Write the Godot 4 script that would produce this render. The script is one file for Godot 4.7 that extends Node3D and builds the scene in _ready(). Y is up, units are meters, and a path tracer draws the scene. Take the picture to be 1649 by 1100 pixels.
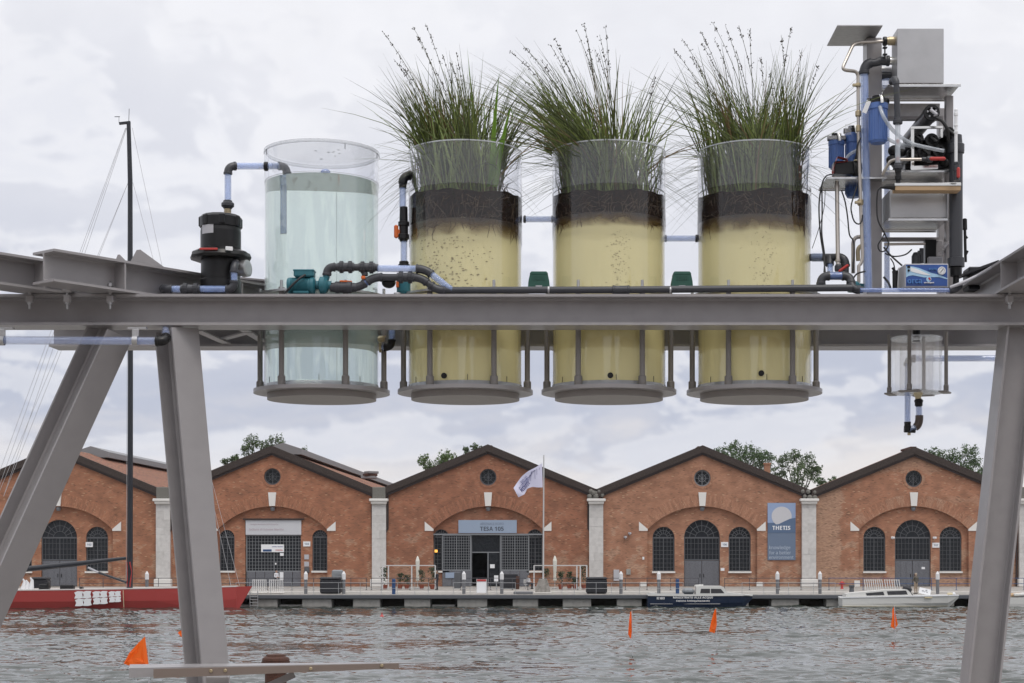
extends Node3D
# Steel frame with four clear tanks of water and reeds above a quay; brick warehouses across the basin.
# Metres, y up, water at y = 0. The lens looks along -z from EY above the water.
const CX := 915.0
const HY := 885.0
const FL := 2600.0
const EY := 4.67
const FD := 160.0
const QY := 1.0
var M := {}
var taken := {}
var rng := RandomNumberGenerator.new()
var font_plain: SystemFont
var font_bold: SystemFont
var font_serif: SystemFont

# ---------------------------------------------------------------- mesh building
class G:
	var v := PackedVector3Array()
	var n := PackedVector3Array()
	var uv := PackedVector2Array()
	var c := PackedColorArray()
	var ix := PackedInt32Array()
	func empty() -> bool:
		return v.is_empty()
	func put(p: Vector3, nn: Vector3, t := Vector2.ZERO) -> int:
		v.append(p); n.append(nn); uv.append(t)
		return v.size() - 1
	func poly(pts: Array, hint: Vector3, uvs := []) -> void:
		var nn := Vector3.ZERO
		for i in pts.size():
			nn += (pts[i] as Vector3).cross(pts[(i + 1) % pts.size()])
		# Newell on large coordinates: redo relative to the first point
		nn = Vector3.ZERO
		for i in range(1, pts.size() - 1):
			nn += (pts[i] - pts[0]).cross(pts[i + 1] - pts[0])
		nn = nn.normalized()
		var flip := nn.dot(hint) < 0.0
		if flip:
			nn = -nn
		var first := v.size()
		for i in pts.size():
			put(pts[i], nn, uvs[i] if uvs.size() else Vector2.ZERO)
		for i in range(1, pts.size() - 1):
			if flip:
				ix.append_array([first, first + i, first + i + 1])
			else:
				ix.append_array([first, first + i + 1, first + i])
	func box(at: Vector3, size: Vector3, b := Basis(), bev := 0.0) -> void:
		var h := size * 0.5
		if bev <= 0.0:
			for ax in 3:
				for s in [-1.0, 1.0]:
					var e1 := (ax + 1) % 3
					var e2 := (ax + 2) % 3
					var p := []
					for k in [[-1, -1], [1, -1], [1, 1], [-1, 1]]:
						var q := Vector3.ZERO
						q[ax] = s * h[ax]; q[e1] = k[0] * h[e1]; q[e2] = k[1] * h[e2]
						p.append(at + b * q)
					var hn := Vector3.ZERO
					hn[ax] = s
					poly(p, b * hn)
			return
		bev = minf(bev, minf(h.x, minf(h.y, h.z)) * 0.9)
		for ax in 3:
			var e1 := (ax + 1) % 3
			var e2 := (ax + 2) % 3
			for s in [-1.0, 1.0]:
				var p := []
				for k in [[-1, -1], [1, -1], [1, 1], [-1, 1]]:
					var q := Vector3.ZERO
					q[ax] = s * h[ax]; q[e1] = k[0] * (h[e1] - bev); q[e2] = k[1] * (h[e2] - bev)
					p.append(at + b * q)
				var hn := Vector3.ZERO
				hn[ax] = s
				poly(p, b * hn)
			for s1 in [-1.0, 1.0]:
				for s2 in [-1.0, 1.0]:
					var p := []
					for k in [[-1, 0], [1, 0], [1, 1], [-1, 1]]:
						var q := Vector3.ZERO
						q[ax] = k[0] * (h[ax] - bev)
						q[e1] = s1 * (h[e1] - (bev if k[1] == 1 else 0.0))
						q[e2] = s2 * (h[e2] - (0.0 if k[1] == 1 else bev))
						p.append(at + b * q)
					var hn := Vector3.ZERO
					hn[e1] = s1; hn[e2] = s2
					poly(p, b * hn)
		for sx in [-1.0, 1.0]:
			for sy in [-1.0, 1.0]:
				for sz in [-1.0, 1.0]:
					var s := Vector3(sx, sy, sz)
					var p := []
					for ax in 3:
						var q := Vector3(h.x - bev, h.y - bev, h.z - bev)
						q[ax] = h[ax]
						p.append(at + b * (q * s))
					poly(p, b * s)
	# box from two opposite corners
	func block(a: Vector3, e: Vector3, bev := 0.0) -> void:
		box((a + e) * 0.5, (e - a).abs(), Basis(), bev)
	# a bar of rectangular section between two points
	func bar(a: Vector3, e: Vector3, w: float, t: float, side := Vector3.UP, bev := 0.0) -> void:
		var z := (e - a).normalized()
		var x := side.cross(z)
		if x.length() < 0.01:
			x = Vector3.RIGHT.cross(z)
		x = x.normalized()
		var y := z.cross(x)
		box((a + e) * 0.5, Vector3(w, t, a.distance_to(e)), Basis(x, y, z), bev)
	func tube(pts: Array, r: Variant, sides := 10, cap := true) -> void:
		var m := pts.size()
		var first := v.size()
		var u := Vector3.ZERO
		var last_t := Vector3.ZERO
		for i in m:
			var t: Vector3 = (pts[mini(i + 1, m - 1)] - pts[maxi(i - 1, 0)]).normalized()
			if i == 0:
				u = t.cross(Vector3.UP)
				if u.length() < 0.05:
					u = t.cross(Vector3.RIGHT)
				u = u.normalized()
			else:
				var ax := last_t.cross(t)
				if ax.length() > 1e-6:
					u = u.rotated(ax.normalized(), last_t.angle_to(t))
			last_t = t
			var w := t.cross(u)
			var rr: float = r[i] if r is Array else r
			for j in sides + 1:
				var a := TAU * j / sides
				var d := u * cos(a) + w * sin(a)
				put(pts[i] + d * rr, d, Vector2(float(j) / sides, i))
		for i in m - 1:
			for j in sides:
				var a := first + i * (sides + 1) + j
				var b := a + sides + 1
				ix.append_array([a, b, a + 1, a + 1, b, b + 1])
		if cap:
			for e in [0, m - 1]:
				var p := []
				for j in sides:
					p.append(v[first + e * (sides + 1) + j])
				poly(p, (pts[0] - pts[1]) if e == 0 else (pts[m - 1] - pts[m - 2]))
	# profile: Vector2(radius, height), traced from the bottom centre outside upward
	func lathe(profile: Array, at: Vector3, sides := 24, b := Basis(), smooth := false) -> void:
		var m := profile.size()
		var seg := []
		for i in m - 1:
			var d: Vector2 = profile[i + 1] - profile[i]
			seg.append(Vector2(d.y, -d.x).normalized())
		for i in m - 1:
			var n0: Vector2 = seg[i]
			var n1: Vector2 = seg[i]
			if smooth:
				if i > 0: n0 = (seg[i] + seg[i - 1]).normalized()
				if i < m - 2: n1 = (seg[i] + seg[i + 1]).normalized()
			var p0: Vector2 = profile[i]
			var p1: Vector2 = profile[i + 1]
			if p0.is_equal_approx(p1):
				continue
			var first := v.size()
			for j in sides + 1:
				var a := TAU * j / sides
				var ca := cos(a)
				var sa := sin(a)
				put(at + b * Vector3(p0.x * ca, p0.y, p0.x * sa), b * Vector3(n0.x * ca, n0.y, n0.x * sa), Vector2(float(j) / sides, p0.y))
				put(at + b * Vector3(p1.x * ca, p1.y, p1.x * sa), b * Vector3(n1.x * ca, n1.y, n1.x * sa), Vector2(float(j) / sides, p1.y))
			for j in sides:
				var k := first + j * 2
				ix.append_array([k, k + 2, k + 1, k + 2, k + 3, k + 1])
	func ball(at: Vector3, r: Vector3, sides := 12, rings := 8) -> void:
		var first := v.size()
		for i in rings + 1:
			var f := PI * i / rings - PI / 2
			for j in sides + 1:
				var a := TAU * j / sides
				var d := Vector3(cos(f) * cos(a), sin(f), cos(f) * sin(a))
				put(at + d * r, (d / r).normalized())
		for i in rings:
			for j in sides:
				var a := first + i * (sides + 1) + j
				var e := a + sides + 1
				ix.append_array([a, a + 1, e, a + 1, e + 1, e])
	# outline in the x,y of X, pushed along its z
	func prism(outline: Array, X: Transform3D, depth: float) -> void:
		var o := PackedVector2Array(outline)
		if Geometry2D.is_polygon_clockwise(o):
			o.reverse()
		var t := Geometry2D.triangulate_polygon(o)
		for s in [0.0, depth]:
			var hn := X.basis.z * (1.0 if (s == depth) == (depth > 0.0) else -1.0)
			for i in range(0, t.size(), 3):
				var p := []
				for k in 3:
					var q := o[t[i + k]]
					p.append(X * Vector3(q.x, q.y, s))
				poly(p, hn)
		for i in o.size():
			var a := o[i]
			var e := o[(i + 1) % o.size()]
			var d := e - a
			poly([X * Vector3(a.x, a.y, 0), X * Vector3(e.x, e.y, 0), X * Vector3(e.x, e.y, depth), X * Vector3(a.x, a.y, depth)], X.basis * Vector3(d.y, -d.x, 0))
	func ibeam(a: Vector3, e: Vector3, w: float, h: float, tf: float, tw: float, up := Vector3.UP) -> void:
		var z := (e - a).normalized()
		var x := up.cross(z).normalized()
		var y := z.cross(x)
		var W := w * 0.5
		var H := h * 0.5
		var T := tw * 0.5
		var f := 0.012
		var o := [Vector2(-W, -H), Vector2(W, -H), Vector2(W, -H + tf), Vector2(T + f, -H + tf), Vector2(T, -H + tf + f), Vector2(T, H - tf - f), Vector2(T + f, H - tf), Vector2(W, H - tf), Vector2(W, H), Vector2(-W, H), Vector2(-W, H - tf), Vector2(-T - f, H - tf), Vector2(-T, H - tf - f), Vector2(-T, -H + tf + f), Vector2(-T - f, -H + tf), Vector2(-W, -H + tf)]
		prism(o, Transform3D(Basis(x, y, z), a), a.distance_to(e))
	func mesh(off := Vector3.ZERO) -> ArrayMesh:
		var arr := []
		arr.resize(Mesh.ARRAY_MAX)
		var vv := v
		if off != Vector3.ZERO:
			vv = PackedVector3Array()
			vv.resize(v.size())
			for i in v.size():
				vv[i] = v[i] - off
		arr[Mesh.ARRAY_VERTEX] = vv
		arr[Mesh.ARRAY_NORMAL] = n
		arr[Mesh.ARRAY_TEX_UV] = uv
		if c.size() == v.size():
			arr[Mesh.ARRAY_COLOR] = c
		arr[Mesh.ARRAY_INDEX] = ix
		var m := ArrayMesh.new()
		m.add_surface_from_arrays(Mesh.PRIMITIVE_TRIANGLES, arr)
		return m

# ---------------------------------------------------------------- naming, placing
func numbered(s: String) -> String:
	var k: int = taken.get(s, 0)
	taken[s] = k + 1
	return s if k == 0 else "%s_%03d" % [s, k]
func tag(o: Node3D, label: String, category: String, group := "", kind := "") -> Node3D:
	if label: o.set_meta("label", label)
	if category: o.set_meta("category", category)
	if group: o.set_meta("group", group)
	if kind: o.set_meta("kind", kind)
	return o
func thing(called: String, label: String, category: String, at := Vector3.ZERO, group := "") -> Node3D:
	var o := Node3D.new()
	o.name = numbered(called)
	add_child(o)
	o.position = at
	return tag(o, label, category, group)
# commits one mesh under parent; its points are given in world places
func obj(called: String, g: G, m: Material, parent: Node3D = self, kind := "") -> MeshInstance3D:
	var o := MeshInstance3D.new()
	o.name = numbered(called) if parent == self else called
	var base := Vector3.ZERO
	var q: Node = parent
	while q != self:
		base += (q as Node3D).position
		q = q.get_parent()
	o.mesh = g.mesh(base)
	o.material_override = m
	parent.add_child(o, true)
	if kind: o.set_meta("kind", kind)
	return o
func copy_of(o: Node3D, label: String, at: Vector3, turn := 0.0) -> Node3D:
	var r: Node3D = o.duplicate()
	var s: String = o.name
	var cut := s.rfind("_")
	if cut > 0 and s.substr(cut + 1).is_valid_int():
		s = s.substr(0, cut)
	r.name = numbered(s)
	add_child(r)
	r.position = at
	r.rotation.y = turn
	r.set_meta("label", label)
	return r
func P(px: float, py: float, d: float) -> Vector3:
	return Vector3((px - CX) * d / FL, EY - (py - HY) * d / FL, -d)
func fx(px: float) -> float:
	return (px - CX) * FD / FL
func fy(py: float) -> float:
	return EY - (py - HY) * FD / FL

# ---------------------------------------------------------------- materials
func lin(r: float, g: float, b: float, a := 1.0) -> Color:
	var c := Color(r, g, b).linear_to_srgb()
	c.a = a
	return c
func mat(called: String, r: float, g: float, b: float, rough := 0.6, metal := 0.0) -> StandardMaterial3D:
	var m := StandardMaterial3D.new()
	m.resource_name = called
	m.albedo_color = lin(r, g, b)
	m.roughness = rough
	m.metallic = metal
	M[called] = m
	return m
func pane(called: String, r: float, g: float, b: float, a: float, rough := 0.03) -> StandardMaterial3D:
	var m := mat(called, r, g, b, rough)
	m.albedo_color = lin(r, g, b, a)
	m.transparency = BaseMaterial3D.TRANSPARENCY_ALPHA
	return m
func noise_tex(freq: float, lo: Color, hi: Color, oct := 4, sd := 1, size := 512, mid := 0.5) -> NoiseTexture2D:
	var f := FastNoiseLite.new()
	f.seed = sd
	f.noise_type = FastNoiseLite.TYPE_SIMPLEX_SMOOTH
	f.frequency = freq
	f.fractal_octaves = oct
	var t := NoiseTexture2D.new()
	t.width = size
	t.height = size
	t.seamless = true
	t.noise = f
	var gr := Gradient.new()
	gr.offsets = PackedFloat32Array([0.0, mid, 1.0])
	gr.colors = PackedColorArray([lo, lo.lerp(hi, 0.6), hi])
	t.color_ramp = gr
	return t
func tri(m: StandardMaterial3D, t: Texture2D, per_metre: float) -> void:
	m.albedo_texture = t
	m.uv1_triplanar = true
	m.uv1_world_triplanar = true
	m.uv1_scale = Vector3.ONE * per_metre
func grey(a: float) -> Color:
	return Color(a, a, a)

func make_materials() -> void:
	var mottle := noise_tex(0.010, grey(0.94), grey(1.0), 5, 3)
	var fine := noise_tex(0.02, grey(0.92), grey(1.0), 5, 8)
	var rough_map := noise_tex(0.015, grey(0.85), grey(1.0), 4, 15)
	var m := mat("steel_paint", 0.320, 0.306, 0.314, 0.36)
	tri(m, mottle, 0.9)
	m.roughness_texture = rough_map
	m = mat("cap_paint", 0.29, 0.27, 0.262, 0.5)
	tri(m, mottle, 1.3)
	m = mat("rod_paint", 0.235, 0.22, 0.212, 0.5)
	tri(m, mottle, 2.0)
	m = mat("galvanised", 0.47, 0.47, 0.48, 0.40, 0.7)
	tri(m, noise_tex(0.008, grey(0.93), grey(1.0), 5, 19), 0.9)
	m = mat("sheet_metal", 0.66, 0.66, 0.66, 0.27, 1.0)
	tri(m, fine, 1.4)
	m = mat("dull_metal", 0.52, 0.52, 0.53, 0.42, 0.85)
	tri(m, fine, 1.7)
	mat("chrome", 0.72, 0.71, 0.68, 0.2, 1.0)
	mat("brass", 0.46, 0.38, 0.25, 0.35, 0.7)
	mat("warm_steel", 0.50, 0.46, 0.42, 0.35, 0.8)
	mat("dark_pvc", 0.040, 0.042, 0.050, 0.40)
	mat("black_plastic", 0.009, 0.009, 0.010, 0.34)
	M.black_plastic.metallic_specular = 0.42
	mat("black_rubber", 0.012, 0.012, 0.013, 0.6)
	mat("cable", 0.018, 0.018, 0.02, 0.5)
	mat("teal_paint", 0.022, 0.13, 0.165, 0.42)
	mat("green_paint", 0.018, 0.085, 0.062, 0.45)
	mat("orange_plastic", 0.62, 0.13, 0.025, 0.45)
	mat("red_plastic", 0.42, 0.035, 0.03, 0.4)
	mat("blue_housing", 0.090, 0.170, 0.43, 0.38)
	mat("print_white", 0.75, 0.76, 0.78, 0.5)
	mat("print_grey", 0.42, 0.42, 0.45, 0.5)
	mat("cream_plastic", 0.60, 0.52, 0.34, 0.5)
	mat("wood_block", 0.42, 0.29, 0.17, 0.7)
	pane("clear_pvc", 0.36, 0.50, 0.86, 0.30, 0.05)
	pane("clear_pvc_deep", 0.20, 0.30, 0.62, 0.52, 0.05)
	pane("soft_hose", 0.55, 0.60, 0.66, 0.45, 0.12)
	pane("acrylic", 0.80, 0.82, 0.88, 0.010, 0.02)
	m = mat("thick_acrylic", 0.95, 0.96, 0.98, 0.0)
	m.albedo_color = lin(0.96, 0.965, 0.985, 0.02)
	m.transparency = BaseMaterial3D.TRANSPARENCY_ALPHA
	m.refraction_enabled = true
	m.refraction_scale = 0.049
	pane("acrylic_small", 0.95, 0.95, 0.97, 0.16, 0.04)
	m = pane("acrylic_edge", 0.74, 0.77, 0.82, 0.38, 0.1)
	m = mat("clear_water", 0.80, 0.90, 0.85, 0.0)
	m.albedo_color = lin(0.79, 0.895, 0.855, 0.17)
	m.transparency = BaseMaterial3D.TRANSPARENCY_ALPHA
	m.refraction_enabled = true
	m.refraction_scale = 0.033
	m = mat("yellow_water", 0.80, 0.72, 0.40, 0.05)
	m.albedo_color = lin(0.86, 0.78, 0.43, 0.62)
	m.transparency = BaseMaterial3D.TRANSPARENCY_ALPHA
	m.refraction_enabled = true
	m.refraction_scale = 0.033
	m = mat("soil", 0.030, 0.022, 0.016, 0.85)
	m.metallic_specular = 0.15
	tri(m, noise_tex(0.022, Color(0.30, 0.27, 0.27), Color(1.0, 0.80, 0.62), 5, 21, 512, 0.62), 1.6)
	m = mat("rusty_roots", 0.085, 0.042, 0.017, 0.8)
	tri(m, noise_tex(0.06, Color(0.35, 0.25, 0.2), grey(1.0), 5, 22), 3.0)
	mat("root", 0.075, 0.05, 0.03, 0.8)
	m = mat("blade", 1, 1, 1, 0.55)
	m.vertex_color_use_as_albedo = true
	m.backlight_enabled = true
	m.backlight = Color(0.5, 0.5, 0.5)
	m = mat("broad_leaf", 0.115, 0.205, 0.026, 0.5)
	m.backlight_enabled = true
	m.backlight = lin(0.16, 0.30, 0.03)
	mat("seed_head", 0.06, 0.048, 0.036, 0.8)
	m = mat("murk", 1, 1, 1, 0.3)
	m.vertex_color_use_as_albedo = true
	m.transparency = BaseMaterial3D.TRANSPARENCY_ALPHA
	# the far side
	m = mat("stone_white", 0.60, 0.585, 0.57, 0.8)
	tri(m, noise_tex(0.010, grey(0.91), grey(1.0), 4, 31), 0.3)
	m = mat("stone_white_b", 0.55, 0.535, 0.52, 0.8)
	tri(m, noise_tex(0.010, grey(0.91), grey(1.0), 4, 33), 0.3)
	m = mat("stone_trim", 0.68, 0.665, 0.64, 0.75)
	m = mat("stone_eroded", 0.30, 0.29, 0.26, 0.9)
	tri(m, noise_tex(0.05, grey(0.4), grey(1.0), 5, 35), 0.8)
	m = mat("fascia", 0.066, 0.047, 0.040, 0.8)
	tri(m, noise_tex(0.03, grey(0.55), grey(1.0), 4, 37), 0.4)
	mat("dark_iron", 0.085, 0.09, 0.10, 0.55)
	mat("gate_iron", 0.20, 0.21, 0.225, 0.5)
	m = mat("door_paint", 0.150, 0.155, 0.175, 0.55)
	tri(m, noise_tex(0.02, grey(0.8), grey(1.0), 4, 39), 0.5)
	mat("window_glass", 0.012, 0.015, 0.019, 0.10)
	M.window_glass.metallic_specular = 0.42
	var gn := FastNoiseLite.new()
	gn.seed = 17; gn.frequency = 0.02; gn.fractal_octaves = 2
	var gt := NoiseTexture2D.new()
	gt.width = 256; gt.height = 256; gt.seamless = true; gt.as_normal_map = true; gt.bump_strength = 6.0; gt.noise = gn
	M.window_glass.normal_enabled = true
	M.window_glass.normal_texture = gt
	M.window_glass.normal_scale = 0.35
	M.window_glass.uv1_triplanar = true
	M.window_glass.uv1_world_triplanar = true
	M.window_glass.uv1_scale = Vector3.ONE * 0.5
	mat("dusty_glass", 0.018, 0.021, 0.026, 0.2)
	M.dusty_glass.metallic_specular = 0.35
	mat("painted_room_dark", 0.012, 0.011, 0.010, 0.9)
	m = mat("paving", 0.40, 0.375, 0.345, 0.85)
	tri(m, noise_tex(0.02, grey(0.7), grey(1.0), 5, 41), 0.2)
	mat("kerb_stone", 0.60, 0.58, 0.55, 0.8)
	m = mat("deck_edge", 0.085, 0.092, 0.105, 0.7)
	m = mat("pontoon_concrete", 0.34, 0.33, 0.31, 0.85)
	tri(m, noise_tex(0.012, grey(0.84), grey(1.0), 5, 43), 0.3)
	m = mat("weedy_wall", 0.10, 0.085, 0.058, 0.9)
	mat("rail_dark", 0.045, 0.045, 0.055, 0.5)
	mat("rail_light", 0.36, 0.37, 0.38, 0.45, 0.4)
	mat("rail_white", 0.52, 0.52, 0.52, 0.5)
	mat("post_grey", 0.155, 0.158, 0.17, 0.8)
	mat("post_cap", 0.66, 0.66, 0.67, 0.6)
	mat("post_blue", 0.018, 0.06, 0.17, 0.5)
	mat("tarp_black", 0.012, 0.013, 0.018, 0.55)
	mat("tarp_grey", 0.20, 0.215, 0.23, 0.6)
	mat("hull_red", 0.41, 0.062, 0.057, 0.3)
	mat("steel_brown", 0.185, 0.145, 0.125, 0.5)
	mat("sediment", 0.27, 0.225, 0.12, 0.8)
	pane("clear_pvc_thin", 0.40, 0.50, 0.80, 0.17, 0.04)
	mat("deck_pale", 0.60, 0.56, 0.54, 0.6)
	mat("carbon", 0.014, 0.016, 0.022, 0.3)
	mat("hull_navy", 0.008, 0.018, 0.045, 0.25)
	mat("hull_white", 0.62, 0.62, 0.60, 0.35)
	mat("hull_foul", 0.36, 0.33, 0.24, 0.6)
	mat("boat_glass", 0.045, 0.045, 0.05, 0.1)
	mat("rope", 0.46, 0.46, 0.48, 0.6)
	m = mat("flag_orange", 1.0, 0.185, 0.022, 0.65)
	m.backlight_enabled = true
	m.backlight = lin(0.98, 0.17, 0.02)
	m = mat("flag_white", 0.66, 0.65, 0.80, 0.7)
	m.backlight_enabled = true
	m.backlight = lin(0.52, 0.52, 0.66)
	mat("flag_ink", 0.045, 0.05, 0.20, 0.6)
	mat("flag_ink_pale", 0.15, 0.16, 0.32, 0.6)
	mat("sign_blue", 0.27, 0.335, 0.44, 0.5)
	mat("sign_ink", 0.06, 0.075, 0.10, 0.5)
	mat("sign_ink_pale", 0.17, 0.21, 0.28, 0.5)
	mat("sign_pale", 0.52, 0.53, 0.56, 0.5)
	mat("sign_faded", 0.43, 0.36, 0.40, 0.5)
	mat("banner_sky", 0.26, 0.34, 0.52, 0.6)
	mat("banner_sea", 0.085, 0.135, 0.23, 0.6)
	mat("banner_low", 0.125, 0.17, 0.25, 0.6)
	mat("banner_moon", 0.52, 0.52, 0.55, 0.6)
	mat("banner_type", 0.40, 0.46, 0.55, 0.6)
	mat("umbrella_cloth", 0.62, 0.61, 0.55, 0.8)
	mat("terracotta", 0.26, 0.07, 0.04, 0.8)
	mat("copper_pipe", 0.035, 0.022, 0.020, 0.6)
	mat("leaf_dark", 0.030, 0.050, 0.020, 0.7)
	for k in 3:
		m = mat("tree_leaf_%d" % k, [0.062, 0.095, 0.085][k], [0.112, 0.158, 0.130][k], [0.034, 0.040, 0.050][k], 0.65)
		m.vertex_color_use_as_albedo = true
		m.backlight_enabled = true
		m.backlight = Color(0.5, 0.5, 0.5)
	mat("bark", 0.07, 0.055, 0.042, 0.9)
	m = mat("rust", 0.115, 0.045, 0.028, 0.85)
	tri(m, noise_tex(0.04, grey(0.45), grey(1.0), 5, 51), 1.5)
	m = mat("person_skin", 1, 1, 1, 0.75)
	m.vertex_color_use_as_albedo = true
	m = mat("warm_lamp", 0.9, 0.6, 0.2, 0.5)
	m.emission_enabled = true
	m.emission = Color(1.0, 0.66, 0.22)
	m.emission_energy_multiplier = 1.0
	m = mat("roof_tile", 0.42, 0.21, 0.125, 0.85)
	m.albedo_texture = roof_image()
	m.uv1_scale = Vector3(0.25, 0.25, 1)
	mat("roof_lead", 0.20, 0.205, 0.215, 0.6)
	m = mat("near_quay", 0.36, 0.34, 0.31, 0.85)
	tri(m, noise_tex(0.02, grey(0.7), grey(1.0), 5, 61), 0.25)

func roof_image() -> ImageTexture:
	var im := Image.create(256, 256, true, Image.FORMAT_RGB8)
	im.fill(Color(0.35, 0.3, 0.28))
	var r := RandomNumberGenerator.new()
	r.seed = 77
	for j in 16:
		for i in 22:
			var t := r.randf_range(0.62, 1.0)
			var w := Color(t, t * r.randf_range(0.88, 1.0), t * r.randf_range(0.82, 1.0))
			im.fill_rect(Rect2i(int(i * 256 / 22.0), j * 16, 9, 14), w)
	im.generate_mipmaps()
	return ImageTexture.create_from_image(im)

# brick face of one bay: every brick its own tone, with worn and repaired areas
func brick_image(sd: int, pale: float, areas: Array) -> ImageTexture:
	var W := 1024
	var H := 672
	var im := Image.create(W, H, true, Image.FORMAT_RGB8)
	im.fill(Color(0.58, 0.46, 0.38))
	var f := FastNoiseLite.new()
	f.seed = sd
	f.frequency = 0.011
	f.fractal_octaves = 4
	var f2 := FastNoiseLite.new()
	f2.seed = sd + 50
	f2.frequency = 0.03
	f2.fractal_octaves = 4
	var r := RandomNumberGenerator.new()
	r.seed = sd
	var y := 0
	var row := 0
	while y < H:
		var x := -(row % 2) * 6
		while x < W:
			var a := f.get_noise_2d(x, y * 1.2)
			var b := f2.get_noise_2d(x * 0.8, y * 1.6)
			var up := 1.0 - float(y) / H
			# worn, salt-bleached brick low down and in patches
			var worn := smoothstep(0.10, 0.32, a + 0.25 * b + (0.20 - up) * 1.1)
			worn = maxf(worn, smoothstep(0.18, 0.42, b + 0.5 * a - 0.12) * 0.5)
			for q in areas:
				var inside: float = minf(minf(float(x) / W - q[0], q[1] - float(x) / W), minf(up - q[2], q[3] - up) * 0.65)
				worn = maxf(worn, q[4] * smoothstep(-0.006, 0.012, inside + a * 0.03 + b * 0.02))
			worn = maxf(worn, pale * (0.5 + 0.5 * a))
			var t := r.randf_range(0.94, 1.05) * (1.0 + 0.24 * a + 0.08 * b)
			var col := Color(0.622, 0.415, 0.318) * t
			col = col.lerp(Color(0.69, 0.585, 0.505) * r.randf_range(0.82, 1.10), worn * 0.72)
			if r.randf() < 0.018:
				col = Color(0.72, 0.58, 0.47)
			elif r.randf() < 0.05:
				col = col * 0.8
			im.fill_rect(Rect2i(x, y, 11, 3), col)
			x += 12
		y += 4
		row += 1
	im.generate_mipmaps()
	return ImageTexture.create_from_image(im)

# ---------------------------------------------------------------- camera, sky, sun
func sky_value(el: float, dir: Vector3, na: FastNoiseLite, nb: FastNoiseLite, nc: FastNoiseLite) -> Color:
	# el in degrees. Overcast: bright high deck, blue-grey layers low down with paler breaks, pale warm air at the horizon
	var flat := Vector2(dir.x, dir.z).normalized() * 57.3
	var e := maxf(el, -3.0) + 3.0
	var f := 16.0 * log(1.0 + e / 7.0)   # heights drawn closer together towards the zenith
	var w := nb.get_noise_3d(flat.x * 0.10, f * 0.16, flat.y * 0.10)
	var big := na.get_noise_3d(flat.x * 0.055 + w * 0.3, f * 0.10, flat.y * 0.055)
	var mid := nc.get_noise_3d(flat.x * 0.105 + w * 0.8, f * 0.52 + w * 0.7, flat.y * 0.105)
	var fine := na.get_noise_3d(flat.x * 0.36 + 40.0, f * 1.1 + mid, flat.y * 0.36)
	var billow := smoothstep(-0.04, 0.20, mid + 0.30 * fine + 0.25 * big)
	var low := smoothstep(10.5, 6.0, el + 3.0 * w)
	var dark := Color(0.675, 0.692, 0.762).lerp(Color(0.490, 0.525, 0.630), low)
	var pale := Color(0.775, 0.788, 0.845).lerp(Color(0.690, 0.705, 0.765), low)
	var c := dark.lerp(pale, clampf(billow * (0.75 + 0.5 * big) + 0.12 * fine + 0.05, 0.0, 1.15))
	var crest := smoothstep(0.10, 0.20, mid + 0.30 * fine) * smoothstep(0.42, 0.22, mid + 0.3 * fine)
	c = c.lerp(Color(0.87, 0.872, 0.90), 0.24 * crest * (1.0 - 0.4 * low))
	# warm light under the deck
	var warm := smoothstep(5.2, 2.2, el + 2.6 * mid + 1.4 * w)
	c = c.lerp(Color(0.80, 0.765, 0.75), 0.85 * warm)
	var up := smoothstep(10.0, 20.0, el + 4.0 * w + 4.0 * dir.x)
	c = c.lerp(Color(0.85, 0.853, 0.888) * (1.0 + 0.05 * fine), 0.75 * up)
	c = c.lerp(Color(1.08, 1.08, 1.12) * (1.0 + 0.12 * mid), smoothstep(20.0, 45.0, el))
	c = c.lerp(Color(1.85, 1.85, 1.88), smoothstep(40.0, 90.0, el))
	return c

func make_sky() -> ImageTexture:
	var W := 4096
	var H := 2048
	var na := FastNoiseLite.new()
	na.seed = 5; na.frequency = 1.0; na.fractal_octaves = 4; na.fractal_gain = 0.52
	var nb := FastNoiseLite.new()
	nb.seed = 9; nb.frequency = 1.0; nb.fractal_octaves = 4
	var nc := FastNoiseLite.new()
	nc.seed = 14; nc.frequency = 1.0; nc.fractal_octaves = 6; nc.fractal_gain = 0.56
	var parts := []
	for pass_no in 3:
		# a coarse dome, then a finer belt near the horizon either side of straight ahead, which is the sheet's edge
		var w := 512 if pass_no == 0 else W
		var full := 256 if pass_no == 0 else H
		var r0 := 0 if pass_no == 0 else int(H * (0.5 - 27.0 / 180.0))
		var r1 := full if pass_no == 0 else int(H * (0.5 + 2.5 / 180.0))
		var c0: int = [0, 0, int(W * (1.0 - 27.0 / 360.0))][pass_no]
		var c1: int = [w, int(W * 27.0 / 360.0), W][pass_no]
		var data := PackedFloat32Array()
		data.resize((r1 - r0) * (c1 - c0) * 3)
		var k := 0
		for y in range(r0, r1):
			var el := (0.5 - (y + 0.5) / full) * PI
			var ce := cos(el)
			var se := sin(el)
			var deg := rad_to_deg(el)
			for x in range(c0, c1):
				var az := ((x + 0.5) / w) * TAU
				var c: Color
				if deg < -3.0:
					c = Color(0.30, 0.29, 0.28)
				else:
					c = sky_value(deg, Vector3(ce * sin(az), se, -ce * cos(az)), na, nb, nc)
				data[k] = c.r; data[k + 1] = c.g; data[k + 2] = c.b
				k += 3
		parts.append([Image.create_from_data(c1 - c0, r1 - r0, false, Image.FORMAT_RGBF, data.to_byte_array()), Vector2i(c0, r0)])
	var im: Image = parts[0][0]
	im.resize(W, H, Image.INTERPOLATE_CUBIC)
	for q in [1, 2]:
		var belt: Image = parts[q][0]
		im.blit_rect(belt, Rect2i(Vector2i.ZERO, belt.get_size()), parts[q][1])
	return ImageTexture.create_from_image(im)

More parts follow.
